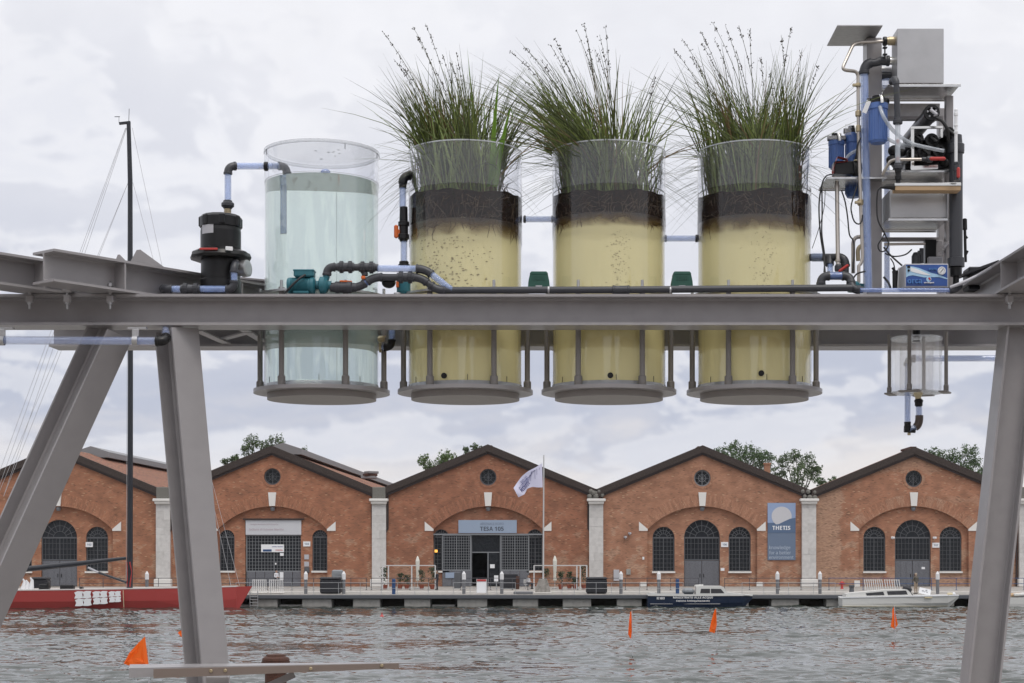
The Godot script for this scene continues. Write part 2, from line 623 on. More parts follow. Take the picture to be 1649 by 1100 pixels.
func make_view() -> void:
	var cam := Camera3D.new()
	cam.name = "camera"
	cam.near = 0.1
	cam.far = 3000.0
	add_child(cam)
	cam.position = Vector3(0, EY, 0)
	var k := 0.1 / FL
	cam.set_frustum(1100.0 * k, Vector2((824.5 - CX) * k, (HY - 550.0) * k), 0.1, 3000.0)
	cam.current = true
	var we := WorldEnvironment.new()
	we.name = "world_environment"
	var e := Environment.new()
	e.background_mode = Environment.BG_SKY
	var sky := Sky.new()
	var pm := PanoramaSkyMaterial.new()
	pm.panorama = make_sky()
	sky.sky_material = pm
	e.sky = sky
	e.background_energy_multiplier = 1.0
	e.tonemap_mode = Environment.TONE_MAPPER_LINEAR
	e.tonemap_exposure = 1.08
	e.sdfgi_enabled = true
	e.ssao_enabled = true
	e.ssil_enabled = true
	e.fog_enabled = true
	e.fog_density = 0.00006
	e.fog_light_color = Color(0.86, 0.87, 0.90)
	we.environment = e
	add_child(we)
	var sun := DirectionalLight3D.new()
	sun.name = "sun"
	sun.light_energy = 0.32
	sun.light_angular_distance = 20.0
	sun.light_color = Color(1.0, 0.975, 0.94)
	sun.shadow_enabled = true
	add_child(sun)
	sun.rotation_degrees = Vector3(-58, 28, 0)

# ---------------------------------------------------------------- the far side of the basin
func arc_y(dx: float, hw: float, rise: float) -> float:
	var R := (hw * hw + rise * rise) / (2.0 * rise)
	return sqrt(maxf(R * R - dx * dx, 0.0)) - (R - rise)
# openings: x0, x1 and the heights of their lower and upper edge, in metres
func arched(cx: float, hw: float, spring: float, rise: float, bottom: float, n := 14) -> Dictionary:
	var X := fx(cx)
	var W := hw * FD / FL
	var S := fy(spring)
	var Rr := rise * FD / FL
	return {"x0": X - W, "x1": X + W, "n": n, "lo": func(_x): return fy(bottom), "hi": func(x): return S + arc_y(x - X, W, Rr)}
func square_hole(a: float, e: float, top: float, bottom: float) -> Dictionary:
	return {"x0": fx(a), "x1": fx(e), "n": 1, "lo": func(_x): return fy(bottom), "hi": func(_x): return fy(top)}
func round_hole(cx: float, cy: float, r: float) -> Dictionary:
	var X := fx(cx)
	var Y := fy(cy)
	var R := r * FD / FL
	return {"x0": X - R, "x1": X + R, "n": 20, "lo": func(x): return Y - sqrt(maxf(R * R - (x - X) * (x - X), 0.0)), "hi": func(x): return Y + sqrt(maxf(R * R - (x - X) * (x - X), 0.0))}
func wall_face(g: G, x0: float, x1: float, base: float, top: Callable, holes: Array, z: float, reveal: float, u0: float, breaks := []) -> void:
	var xs := [x0, x1]
	xs.append_array(breaks)
	for h in holes:
		for i in h.n + 1:
			var t = float(i) / h.n
			var s: float = (1.0 - cos(t * PI)) * 0.5
			xs.append(clampf(lerpf(h.x0, h.x1, s), x0, x1))
	xs.sort()
	var uvf := func(p: Vector3) -> Vector2: return Vector2((p.x - u0) / 21.4, 1.0 - (p.y - QY) / 14.05)
	for i in xs.size() - 1:
		var a: float = xs[i]
		var e: float = xs[i + 1]
		if e - a < 0.0005:
			continue
		var mid := (a + e) * 0.5
		var over := []
		for h in holes:
			if mid > h.x0 and mid < h.x1:
				over.append(h)
		over.sort_custom(func(p, q): return p.lo.call(mid) < q.lo.call(mid))
		var low_a := base
		var low_e := base
		for k in over.size() + 1:
			var hi_a: float = top.call(a) if k == over.size() else over[k].lo.call(a)
			var hi_e: float = top.call(e) if k == over.size() else over[k].lo.call(e)
			if (hi_a + hi_e) - (low_a + low_e) > 0.002:
				var p := [Vector3(a, low_a, z), Vector3(e, low_e, z), Vector3(e, hi_e, z), Vector3(a, hi_a, z)]
				g.poly(p, Vector3.BACK, p.map(uvf))
			if k < over.size():
				var h: Dictionary = over[k]
				for w in ["lo", "hi"]:
					var ya: float = h[w].call(a)
					var ye: float = h[w].call(e)
					if w == "lo" and ya <= base + 0.01:
						continue
					var p := [Vector3(a, ya, z), Vector3(e, ye, z), Vector3(e, ye, z - reveal), Vector3(a, ya, z - reveal)]
					g.poly(p, Vector3.UP if w == "lo" else Vector3.DOWN, p.map(uvf))
				low_a = h.hi.call(a)
				low_e = h.hi.call(e)
	for h in holes:
		for s in [0, 1]:
			var x: float = h.x0 if s == 0 else h.x1
			var y0: float = maxf(h.lo.call(x), base)
			var y1: float = h.hi.call(x)
			if y1 - y0 > 0.01:
				var p := [Vector3(x, y0, z), Vector3(x, y1, z), Vector3(x, y1, z - reveal), Vector3(x, y0, z - reveal)]
				g.poly(p, Vector3.RIGHT if s == 0 else Vector3.LEFT, p.map(uvf))

# a glazed opening: frame, one sheet of glass behind it and the grid of bars
func window(b: Node3D, called: String, cx: float, hw: float, spring: float, rise: float, bottom: float, z: float, nx: int, ny: int, bar_mat: String, glass := "window_glass", fan := true, glaze_bottom := -1.0) -> MeshInstance3D:
	var X := fx(cx)
	var W := hw * FD / FL
	var S := fy(spring)
	var Rr := rise * FD / FL
	var B := fy(bottom)
	var GB := B if glaze_bottom < 0 else fy(glaze_bottom)
	var f := G.new()
	var fw := 0.11
	for s in [-1.0, 1.0]:
		f.box(Vector3(X + s * (W - fw / 2), (B + S) / 2, z), Vector3(fw, S - B, 0.09))
	f.box(Vector3(X, B + fw / 2, z + 0.002), Vector3(W * 2, fw, 0.09))
	if rise > 0.0:
		f.box(Vector3(X, S, z + 0.004), Vector3(W * 2, 0.15, 0.10))
		var last := Vector3(X - W, S, z)
		for i in range(1, 15):
			var t := PI - PI * i / 14.0
			var dx := W * cos(t)
			var p := Vector3(X + dx, S + arc_y(dx, W, Rr), z)
			f.bar(last, p, 0.09, 0.13, Vector3.BACK)
			last = p
	else:
		f.box(Vector3(X, S - fw / 2, z + 0.002), Vector3(W * 2, fw, 0.09))
	var o := obj(called, f, M[bar_mat], b)
	var gl := G.new()
	var pts := [Vector3(X - W, GB, z - 0.05), Vector3(X + W, GB, z - 0.05), Vector3(X + W, S, z - 0.05)]
	if rise > 0.0:
		for i in range(1, 16):
			var dx := W * cos(PI * i / 16.0)
			pts.append(Vector3(X + dx, S + arc_y(dx, W, Rr), z - 0.05))
	pts.append(Vector3(X - W, S, z - 0.05))
	gl.poly(pts, Vector3.BACK)
	obj("pane", gl, M[glass], o)
	var m := G.new()
	for i in range(1, nx):
		var x := X - W + 2 * W * i / nx
		var t := 0.07 if (i * 2 == nx) else 0.034
		m.box(Vector3(x, (GB + S) / 2, z - 0.01), Vector3(t, S - GB, 0.05))
	for j in range(1, ny):
		var y := GB + (S - GB) * j / ny
		m.box(Vector3(X, y, z - 0.012), Vector3(2 * W, 0.034, 0.05))
	if rise > 0.0 and fan:
		for k in [0.36, 0.68]:
			var last := Vector3.ZERO
			for i in 11:
				var t := PI * i / 10.0
				var p := Vector3(X + W * k * cos(t), S + Rr * k * sin(t), z - 0.01)
				if i > 0:
					m.bar(last, p, 0.05, 0.045, Vector3.BACK)
				last = p
		for i in range(1, 8):
			var t := PI * i / 8.0
			m.bar(Vector3(X + W * 0.36 * cos(t), S + Rr * 0.36 * sin(t), z - 0.012), Vector3(X + W * 0.97 * cos(t), S + Rr * 0.97 * sin(t), z - 0.012), 0.05, 0.045, Vector3.BACK)
	obj("muntin", m, M[bar_mat], o)
	return o

func text(parent: Node3D, called: String, s: String, at: Vector3, wide: float, m: String, bold := true, height := 0.0, mirrored := false, serif := false) -> MeshInstance3D:
	var t := TextMesh.new()
	t.font = font_serif if serif else (font_bold if bold else font_plain)
	t.text = s
	t.font_size = 32
	t.pixel_size = 0.01
	t.depth = 0.06
	t.curve_step = 3.0
	var bb := t.get_aabb()
	var o := MeshInstance3D.new()
	o.name = called
	o.mesh = t
	o.material_override = M[m]
	parent.add_child(o, true)
	var k := wide / maxf(bb.size.x, 0.01)
	var ky := k if height <= 0.0 else height / maxf(bb.size.y, 0.01)
	o.scale = Vector3(-k if mirrored else k, ky, 0.25)
	var base := Vector3.ZERO
	var q: Node = parent
	while q != self:
		base += (q as Node3D).position
		q = q.get_parent()
	var mid := bb.position + bb.size * 0.5
	o.position = at - base - Vector3(mid.x * (-k if mirrored else k), mid.y * ky, 0)
	return o

func warehouse(i: int, label: String) -> Node3D:
	var xc: float = [93.0, 438.5, 786.0, 1131.0, 1471.5][i]
	var b := thing("brick_warehouse", label, "warehouse", Vector3(fx(xc), QY, -FD), "row of brick warehouses along the far quay")
	var bm := mat("brick_%d" % i, 1, 1, 1, 0.9)
	var spots := [[], [[0.62, 0.74, 0.0, 0.10, 0.7], [0.0, 0.17, 0.0, 0.10, 0.8]], [[0.0, 0.27, 0.0, 0.13, 0.75], [0.74, 0.86, 0.0, 0.22, 0.5], [0.88, 1.0, 0.0, 0.23, 0.7], [0.38, 0.46, 0.47, 0.60, 0.4], [0.60, 0.69, 0.45, 0.58, 0.45]],
		[[0.0, 1.0, 0.80, 1.0, 0.25], [0.05, 0.2, 0.0, 0.1, 0.5]], [[-0.2, 0.165, -0.2, 0.76, 0.95], [-0.2, 0.36, -0.2, 0.135, 1.0], [0.55, 1.2, -0.2, 0.13, 1.0], [0.2, 0.62, 0.80, 1.0, 0.7], [0.56, 0.95, 0.58, 0.63, 0.55], [0.8, 1.0, 0.64, 0.8, 0.5], [0.1, 0.25, 0.7, 0.8, 0.6]]]
	bm.albedo_texture = brick_image(100 + i * 7, [0.06, 0.02, 0.02, 0.50, 0.16][i], spots[i])
	bm.albedo_color = [Color(0.98, 0.96, 0.94), Color(0.98, 0.95, 0.93), Color(0.93, 0.90, 0.89), Color(1.0, 1.0, 1.0), Color(1.0, 1.0, 1.0)][i]
	bm.heightmap_enabled = false
	var u0 := fx(xc) - 10.7
	var hw := 172.0
	var L := fx(xc - hw)
	var R := fx(xc + hw)
	var apex := fy([720.0, 719.5, 717.5, 719.0, 721.5][i])
	var slope := 0.414
	var topf := func(x): return apex - 0.45 - absf(x - fx(xc)) * slope
	var X := fx(xc)
	# front wall with the blind arch and the round window cut into it
	var cy := [768.0, 767.5, 768.5, 770.0, 771.0]
	var spring := 853.0
	var arch := arched(xc, 88.5, spring, 37.5, 1000.0, 26)
	arch.lo = func(_x): return QY - 0.1
	var rose := round_hole(xc, cy[i], 13.5)
	var g := G.new()
	wall_face(g, L, R, QY, topf, [arch, rose], -FD, 0.42, u0, [X])
	# the set-back wall under the arch, with its doors and windows
	var holes := []
	var zz := -FD - 0.42
	var kinds := []
	match i:
		0, 3, 4:
			holes = [arched(xc - 62.0, 17.8, 866.0, 17.8, 920.5, 16), arched(xc, 29.0, 866.0, 29.0, 999.0, 18), arched(xc + 61.0, 17.8, 866.0, 17.8, 920.5, 16)]
			holes[1].lo = func(_x): return QY - 0.1
		1:
			holes = [arched(xc - 74.5, 12.2, 865.5, 12.2, 920.0, 14), square_hole(xc - 45.0, xc + 45.0, 837.5, 999.0), arched(xc + 75.5, 12.2, 865.5, 12.2, 920.0, 14)]
			holes[1].lo = func(_x): return QY - 0.1
		2:
			holes = [arched(xc - 76.0, 12.2, 864.5, 12.2, 919.0, 14), square_hole(xc - 45.0, xc + 45.0, 860.0, 999.0), arched(xc + 75.0, 12.2, 864.5, 12.2, 919.0, 14)]
			holes[1].lo = func(_x): return QY - 0.1
	wall_face(g, fx(xc - 88.5), fx(xc + 88.5), QY, arch.hi, holes, zz, 0.35, u0, Array(range(-8, 9)).map(func(k): return fx(xc + k * 10.9)))
	obj("wall", g, bm, b)
	# side and back walls close the room
	g = G.new()
	var back := -FD - (100.0 if i < 4 else 5.0)
	var ev: float = topf.call(L)
	g.block(Vector3(L, QY, back), Vector3(L + 0.4, ev, -FD - 0.02))
	g.block(Vector3(R - 0.4, QY, back), Vector3(R, ev, -FD - 0.02))
	g.prism([Vector2(L, QY), Vector2(R, QY), Vector2(R, ev), Vector2(X, apex - 0.45), Vector2(L, ev)], Transform3D(Basis(), Vector3(0, 0, back - 0.4)), 0.39)
	obj("side_wall", g, bm, b)
	# brick rings round the arch and the round window, a hand's breadth proud
	g = G.new()
	var n := 30
	for k in n:
		var t0 := -1.0 + 2.0 * k / n
		var t1 := -1.0 + 2.0 * (k + 1) / n
		var pts := []
		for q in [[t0, 0.0], [t1, 0.0], [t1, 1.15], [t0, 1.15]]:
			var dx: float = q[0] * 88.5 * FD / FL
			var p := Vector2(dx, arc_y(dx, 88.5 * FD / FL, 37.5 * FD / FL))
			var ctr := Vector2(0, -(pow(88.5, 2) - pow(37.5, 2)) / (2 * 37.5) * FD / FL)
			p += (p - ctr).normalized() * q[1]
			pts.append(Vector3(X + p.x, fy(spring) + p.y, -FD + 0.03))
		g.poly(pts, Vector3.BACK, [Vector2(k * 0.1, 0.2), Vector2(k * 0.1 + 0.09, 0.2), Vector2(k * 0.1 + 0.09, 0.26), Vector2(k * 0.1, 0.26)])
		g.poly([pts[0], pts[1], pts[1] - Vector3(0, 0, 0.03), pts[0] - Vector3(0, 0, 0.03)], Vector3.DOWN)
		g.poly([pts[3], pts[2], pts[2] - Vector3(0, 0, 0.03), pts[3] - Vector3(0, 0, 0.03)], Vector3.UP)
	obj("arch_ring", g, bm, b)
	g = G.new()
	for k in 24:
		var a0 := TAU * k / 24
		var a1 := TAU * (k + 1) / 24
		var s := FD / FL
		var C := Vector3(X, fy(cy[i]), -FD + 0.04)
		var pts := [C + Vector3(cos(a0), sin(a0), 0) * 13.5 * s, C + Vector3(cos(a1), sin(a1), 0) * 13.5 * s, C + Vector3(cos(a1), sin(a1), 0) * 17.5 * s, C + Vector3(cos(a0), sin(a0), 0) * 17.5 * s]
		g.poly(pts, Vector3.BACK, [Vector2(k * 0.13, 0.4), Vector2(k * 0.13 + 0.1, 0.4), Vector2(k * 0.13 + 0.1, 0.43), Vector2(k * 0.13, 0.43)])
		g.poly([pts[3], pts[2], pts[2] - Vector3(0, 0, 0.04), pts[3] - Vector3(0, 0, 0.04)], (pts[3] - C) * Vector3(1, 1, 0))
	obj("window_ring", g, bm, b)
	# keystone and impost stones
	var s := FD / FL
	g = G.new()
	g.prism([Vector2(fx(xc - 4.6), fy(815)), Vector2(fx(xc + 4.6), fy(815)), Vector2(fx(xc + 6.4), fy(793)), Vector2(fx(xc - 6.4), fy(793))], Transform3D(Basis(), Vector3(0, 0, -FD - 0.2)), 0.36)
	obj("keystone", g, M.stone_trim, b)
	for sd in [-1.0, 1.0]:
		g = G.new()
		g.prism([Vector2(fx(xc + sd * 88.0), fy(855)), Vector2(fx(xc + sd * 102.0), fy(855)), Vector2(fx(xc + sd * 102.0), fy(840)), Vector2(fx(xc + sd * 88.0), fy(852))], Transform3D(Basis(), Vector3(0, 0, -FD - 0.2)), 0.27)
		obj("impost_stone", g, M.stone_trim, b)
	g = G.new()
	g.lathe([Vector2(0, -0.2), Vector2(0.16, -0.2), Vector2(0.24, 0.0), Vector2(0.24, 0.16), Vector2(0, 0.16)], Vector3(X, fy(819.5), -FD - 0.18), 10)
	obj("arch_lamp", g, M.post_grey, b)
	# roof: two tiled slopes, dark verge boards, a strip of lead on the ridge
	for sd in [-1.0, 1.0]:
		g = G.new()
		var ex = X + sd * (hw + 1.5) * s
		var ey: float = apex - (hw + 1.5) * s * slope
		var zf := -FD + 0.10
		var quad := [Vector3(X, apex, zf), Vector3(ex, ey, zf), Vector3(ex, ey, back), Vector3(X, apex, back)]
		var len := Vector2(ex - X, ey - apex).length()
		g.poly(quad, Vector3.UP, [Vector2(0, 0), Vector2(0, len), Vector2(100, len), Vector2(100, 0)])
		var low := quad.map(func(p): return p - Vector3(0, 0.22, 0))
		g.poly(low, Vector3.DOWN)
		g.poly([quad[1], quad[2], low[2], low[1]], Vector3(sd, 0, 0))
		var rf := obj("roof", g, M.roof_tile, b)
		g = G.new()
		g.prism([Vector2(X, apex + 0.10), Vector2(ex + sd * 0.1, ey + 0.06), Vector2(ex + sd * 0.1, ey - 0.62), Vector2(X, apex - 0.62)], Transform3D(Basis(), Vector3(0, 0, -FD + 0.102)), 0.34)
		obj("verge_board", g, M.fascia, rf)
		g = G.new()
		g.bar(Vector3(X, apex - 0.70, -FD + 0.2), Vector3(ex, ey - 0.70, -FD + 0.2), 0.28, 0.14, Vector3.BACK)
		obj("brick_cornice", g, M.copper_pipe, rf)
	g = G.new()
	if i < 2:
		var zr = [-171.0, -166.0][i]
		g.prism([Vector2(X - 1.9, apex - 0.4), Vector2(X + 1.9, apex - 0.4), Vector2(X + 1.9, apex + 0.18), Vector2(X, apex + 0.8), Vector2(X - 1.9, apex + 0.18)], Transform3D(Basis(), Vector3(0, 0, back)), zr - back)
		obj("ridge_lantern", g, M.roof_lead, b)
	else:
		g.box(Vector3(X, apex + 0.05, (back - FD) / 2), Vector3(0.6, 0.2, (-FD - back) * 0.96))
		obj("ridge_tile", g, M.roof_tile, b)
	# glazing
	var iron := "dark_iron"
	var wz := zz - 0.25
	var rw := G.new()
	var C := Vector3(X, fy(cy[i]), -FD - 0.3)
	rw.lathe([Vector2(0.70, -0.06), Vector2(0.84, -0.06), Vector2(0.84, 0.06), Vector2(0.70, 0.06), Vector2(0.70, -0.06)], C, 28, Basis(Vector3.RIGHT, Vector3.BACK, Vector3.DOWN))
	rw.box(C, Vector3(0.07, 1.5, 0.06))
	for k in [0.0, 0.785, -0.785, 1.5708]:
		rw.box(C + Vector3(0, 0, -0.002 * k), Vector3(0.03, 1.5, 0.05), Basis(Vector3.BACK, k))
	rw.lathe([Vector2(0.34, -0.03), Vector2(0.38, -0.03), Vector2(0.38, 0.03), Vector2(0.34, 0.03), Vector2(0.34, -0.03)], C, 20, Basis(Vector3.RIGHT, Vector3.BACK, Vector3.DOWN))
	var rose_w := obj("round_window", rw, M.dark_iron if i != 3 else M.gate_iron, b)
	rw = G.new()
	rw.lathe([Vector2(0, 0), Vector2(0.8, 0)], C - Vector3(0, 0, 0.05), 28, Basis(Vector3.RIGHT, Vector3.FORWARD, Vector3.UP))
	obj("pane", rw, M.window_glass, rose_w)
	var dim := "dusty_glass" if i == 1 else "window_glass"
	if i == 1 or i == 2:
		for sd in [-1.0, 1.0]:
			var c: float = xc + (75.5 if sd > 0 else (-74.5 if i == 1 else -76.0))
			window(b, "window", c, 12.2, 865.0, 12.2, 920.0, wz, 4, 9, iron)
			g = G.new()
			g.box(Vector3(fx(c), fy(920.8), zz + 0.05), Vector3(26.5 * s, 0.17, 0.3))
			obj("window_sill", g, M.stone_trim, b)
	else:
		for sd in [-1.0, 1.0]:
			var c: float = xc + (61.0 if sd > 0 else -62.0)
			window(b, "window", c, 17.8, 866.0, 17.8, 920.5, wz, 6, 8, iron, dim)
			g = G.new()
			g.box(Vector3(fx(c), fy(921.6), zz + 0.06), Vector3(37.5 * s, 0.17, 0.32))
			obj("window_sill", g, M.stone_trim, b)
		# double door: glazed above, boarded leaves below
		var top_w := window(b, "door_light", xc, 29.0, 866.0, 29.0, 902.5, wz, 10, 4, iron, "dusty_glass")
		for sd in [-1.0, 1.0]:
			g = G.new()
			var a = fx(xc) + sd * 0.02
			var e := fx(xc + sd * 28.6)
			g.block(Vector3(minf(a, e), QY + 0.03, wz - 0.05), Vector3(maxf(a, e), fy(903.0), wz + 0.04), 0.02)
			for q in [0.33, 0.66]:
				g.box(Vector3(lerpf(a, e, q), (QY + fy(903)) / 2, wz + 0.05), Vector3(0.05, fy(903) - QY - 0.1, 0.03))
			var leaf := obj("door_leaf", g, M.door_paint, b)
			g = G.new()
			g.box(Vector3(fx(xc) + sd * 0.18, fy(927), wz + 0.07), Vector3(0.07, 0.36, 0.07), Basis(), 0.02)
			obj("door_handle", g, M.black_plastic, leaf)
	# number plate
	if i != 2:
		var nx: float = [142.0, 493.0, 0.0, 1167.5, 1508.5][i]
		var ny: float = [877.0, 876.0, 0.0, 877.0, 878.0][i]
		g = G.new()
		g.box(Vector3(fx(nx), fy(ny), zz + 0.05), Vector3(11.5 * s, 8.0 * s, 0.07))
		var pl := obj("number_plate", g, M.print_white, b)
		text(pl, "lettering", ["103", "104", "", "106", "107"][i], Vector3(fx(nx), fy(ny), zz + 0.087), 0.45, "sign_ink_pale", true)
	# rainwater pipes at both ends
	for sd in [-1.0, 1.0]:
		g = G.new()
		var x: float = fx(xc + sd * 161.5)
		g.tube([Vector3(x, fy(790), -FD + 0.14), Vector3(x, fy(851), -FD + 0.14), Vector3(x - sd * -0.22, fy(858), -FD + 0.14), Vector3(x - sd * -0.22, QY, -FD + 0.14)], 0.10, 8)
		obj("rainwater_pipe", g, M.copper_pipe, b)
	return b

func warehouses() -> void:
	var b0 := warehouse(0, "brick warehouse half hidden behind the slanting steel leg, red yacht moored before it")
	var b1 := warehouse(1, "brick warehouse with a wide grey glazed gate under a pale sign")
	var b2 := warehouse(2, "brick warehouse with sliding glazed gates open under a blue name board")
	var b3 := warehouse(3, "brick warehouse with a tall blue banner and an arched grey double door")
	var b4 := warehouse(4, "brick warehouse with large pale worn brick patches round its arch")
	var s := FD / FL
	var zz := -FD - 0.42
	var g := G.new()
	# bay 1: the wide gate, sign and small boards
	g.box(Vector3(fx(439.3), fy(849.5), zz + 0.02), Vector3(89.6 * s, 23.4 * s, 0.16))
	var sg := obj("sign_board", g, M.sign_pale, b1)
	text(sg, "lettering", "Consiglio Nazionale delle Ricerche", Vector3(fx(424), fy(844.5), zz + 0.107), 46 * s, "sign_faded", false)
	text(sg, "lettering", "Istituto di Scienze Marine", Vector3(fx(428), fy(852.5), zz + 0.107), 56 * s, "sign_faded", true)
	g = G.new()
	g.box(Vector3(fx(439.5), fy(836), zz + 0.10), Vector3(98 * s, 0.14, 0.3))
	obj("gate_lintel", g, M.copper_pipe, b1)
	var gate := window(b1, "gate", 439.5, 45.0, 861.5, 0.0, 921.0, zz - 0.2, 18, 11, "gate_iron", "dusty_glass")
	for k in 6:
		g = G.new()
		var a := 439.5 - 45.0 + k * 15.0
		g.block(Vector3(fx(a) + 0.02, QY + 0.02, zz - 0.24), Vector3(fx(a + 15.0) - 0.02, fy(921.0), zz - 0.15), 0.02)
		obj("gate_panel", g, M.door_paint, gate)
	g = G.new()
	g.box(Vector3(fx(437.5), fy(883), zz - 0.06), Vector3(37 * s, 12.5 * s, 0.05))
	var nb := obj("notice_board", g, M.print_white, b1)
	g = G.new()
	g.box(Vector3(fx(429), fy(886.5), zz - 0.028), Vector3(14 * s, 3.5 * s, 0.02))
	obj("board_print", g, M.post_blue, nb)
	text(nb, "lettering", "CENTRO MARINO", Vector3(fx(445.5), fy(880.5), zz - 0.033), 18 * s, "flag_ink", true)
	text(nb, "lettering", "VENEZIA", Vector3(fx(448), fy(886.0), zz - 0.033), 12 * s, "red_plastic", true)
	for q in [[452.5, 893.0, 6.0, 4.6, "print_white"], [452.0, 927.5, 6.0, 12.0, "print_white"], [442.5, 908.0, 2.4, 3.0, "print_white"]]:
		g = G.new()
		g.box(Vector3(fx(q[0]), fy(q[1]), zz - 0.08), Vector3(q[2] * s, q[3] * s, 0.04))
		obj("paper_notice", g, M[q[4]], b1)
	for q in [[492.8, 897.0], [492.8, 908.5]]:
		g = G.new()
		g.box(Vector3(fx(q[0]), fy(q[1]), zz + 0.05), Vector3(7.6 * s, 7.8 * s, 0.08))
		obj("wall_plaque", g, M.print_grey, b1)
	g = G.new()
	g.box(Vector3(fx(493.3), fy(918), zz + 0.09), Vector3(8.0 * s, 9 * s, 0.16), Basis(), 0.02)
	obj("meter_box", g, M.dark_iron, b1)
	# bay 2: sign, sliding gates, dark entrance
	g = G.new()
	g.box(Vector3(fx(785), fy(848), zz + 0.12), Vector3(94 * s, 21 * s, 0.22))
	sg = obj("sign_board", g, M.sign_blue, b2)
	text(sg, "lettering", "ARSENALE NORD", Vector3(fx(792), fy(843.5), zz + 0.237), 38 * s, "sign_ink_pale", false)
	text(sg, "lettering", "TESA 105", Vector3(fx(792), fy(851.5), zz + 0.237), 38 * s, "sign_ink", true)
	g = G.new()
	g.box(Vector3(fx(785.5), fy(860.6), zz + 0.20), Vector3(178 * s, 0.14, 0.2))
	obj("gate_rail", g, M.gate_iron, b2)
	for q in [[735.0, 23.2, 12], [829.0, 23.2, 12]]:
		var sl := window(b2, "sliding_gate", q[0], q[1], 861.5, 0.0, 919.0, zz + 0.16, q[2], 13, "gate_iron", "dusty_glass")
		for k in 3:
			g = G.new()
			var a: float = q[0] - q[1] + k * q[1] * 2 / 3.0
			g.block(Vector3(fx(a) + 0.015, QY + 0.03, zz + 0.12), Vector3(fx(a + q[1] * 2 / 3.0) - 0.015, fy(919.0), zz + 0.2), 0.015)
			obj("gate_panel", g, M.door_paint, sl)
	g = G.new()
	for x in [758.6, 805.4]:
		g.box(Vector3(fx(x), (QY + fy(861)) / 2, zz - 0.1), Vector3(0.12, fy(861) - QY, 0.12))
	g.box(Vector3(fx(782), fy(889.5), zz - 0.1), Vector3(46 * s, 0.1, 0.1))
	g.box(Vector3(fx(785.5), (QY + fy(889.5)) / 2, zz - 0.1), Vector3(0.1, fy(889.5) - QY - 0.06, 0.1))
	obj("entrance_frame", g, M.gate_iron, b2)
	g = G.new()
	g.block(Vector3(fx(759), fy(889), zz - 0.14), Vector3(fx(805), fy(862), zz - 0.12))
	obj("transom_pane", g, M.window_glass, b2)
	g = G.new()
	g.block(Vector3(fx(786.5), QY + 0.05, zz - 0.14), Vector3(fx(804.6), fy(890.5), zz - 0.12))
	var dr := obj("glass_door", g, M.window_glass, b2)
	g = G.new()
	g.box(Vector3(fx(792.5), fy(912), zz - 0.09), Vector3(7.4 * s, 6.2 * s, 0.03))
	obj("paper_notice", g, M.print_white, dr)
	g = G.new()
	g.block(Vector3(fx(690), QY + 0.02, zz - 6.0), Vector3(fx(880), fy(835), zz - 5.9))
	obj("dark_backing", g, M.painted_room_dark, b2)  # near-black sheet; the darkness indoors is put into its colour
	g = G.new()
	g.box(Vector3(fx(701.5), fy(887.5), zz - 0.1), Vector3(4.6 * s, 4.4 * s, 0.12), Basis(), 0.02)
	obj("window_lamp", g, M.warm_lamp, b2)
	for q in [[728, 926.5, 22, 9, "sign_blue"], [735.5, 927, 4.5, 5, "red_plastic"]]:
		g = G.new()
		g.box(Vector3(fx(q[0]), fy(q[1]), zz + 0.26 + (0.03 if q[4] == "red_plastic" else 0.0)), Vector3(q[2] * s, q[3] * s, 0.04))
		obj("notice_panel", g, M[q[4]], b2)
	# bay 3: wall boxes and the tall banner, which hangs from the wall and so is a thing of its own
	g = G.new()
	g.box(Vector3(fx(992.5), fy(926.5), -FD + 0.12), Vector3(9 * s, 18 * s, 0.24), Basis(), 0.02)
	obj("meter_box", g, M.print_grey, b3)
	g = G.new()
	g.box(Vector3(fx(1012), fy(921), -FD + 0.08), Vector3(7 * s, 9 * s, 0.14), Basis(), 0.02)
	obj("meter_box", g, M.pontoon_concrete, b3)
	for q in [[1007.0, 865.0], [1014.0, 859.0]]:
		g = G.new()
		g.box(Vector3(fx(q[0]), fy(q[1]), -FD + 0.2), Vector3(0.2, 0.2, 0.36), Basis(Vector3.UP, 0.5), 0.04)
		g.box(Vector3(fx(q[0]), fy(q[1]) - 0.14, -FD + 0.06), Vector3(0.08, 0.12, 0.12))
		obj("floodlight", g, M.print_grey, b3)
	for q in [[1036.0, 899.0, 2], [1163.5, 917.0, 4]]:
		g = G.new()
		g.box(Vector3(fx(q[0]), fy(q[1]), -FD + 0.03), Vector3(q[2] * s * 1.5, 4.5 * s, 0.1))
		obj("wall_plaque", g, M.print_white, b3)
	var bn := thing("wall_banner", "tall blue printed banner with a pale disc hung beside a stone pillar", "banner", Vector3(fx(1258.5), fy(902), -FD))
	var cloth := [[810, 842.0, "banner_sky"], [842.0, 858.0, "banner_sea"], [858.0, 902.0, "banner_low"]]
	for q in cloth:
		g = G.new()
		g.block(Vector3(fx(1236), fy(q[1]), -FD + 0.06), Vector3(fx(1281), fy(q[0]), -FD + 0.10))
		obj("cloth_panel", g, M[q[2]], bn)
	g = G.new()
	var disc := []
	for k in 28:
		var a := TAU * k / 28
		var p := Vector2(fx(1258.5) + cos(a) * 16.2 * s, fy(831.5) + sin(a) * 15.5 * s)
		disc.append(p)
	g.prism(disc, Transform3D(Basis(), Vector3(0, 0, -FD + 0.103)), 0.012)
	obj("printed_disc", g, M.banner_moon, bn)
	g = G.new()
	g.prism([Vector2(fx(1236.2), fy(858)), Vector2(fx(1280.8), fy(858)), Vector2(fx(1280.8), fy(834)), Vector2(fx(1272), fy(835.5)), Vector2(fx(1262), fy(840)), Vector2(fx(1254), fy(844)), Vector2(fx(1246), fy(845)), Vector2(fx(1236.2), fy(842.5))], Transform3D(Basis(), Vector3(0, 0, -FD + 0.118)), 0.008)
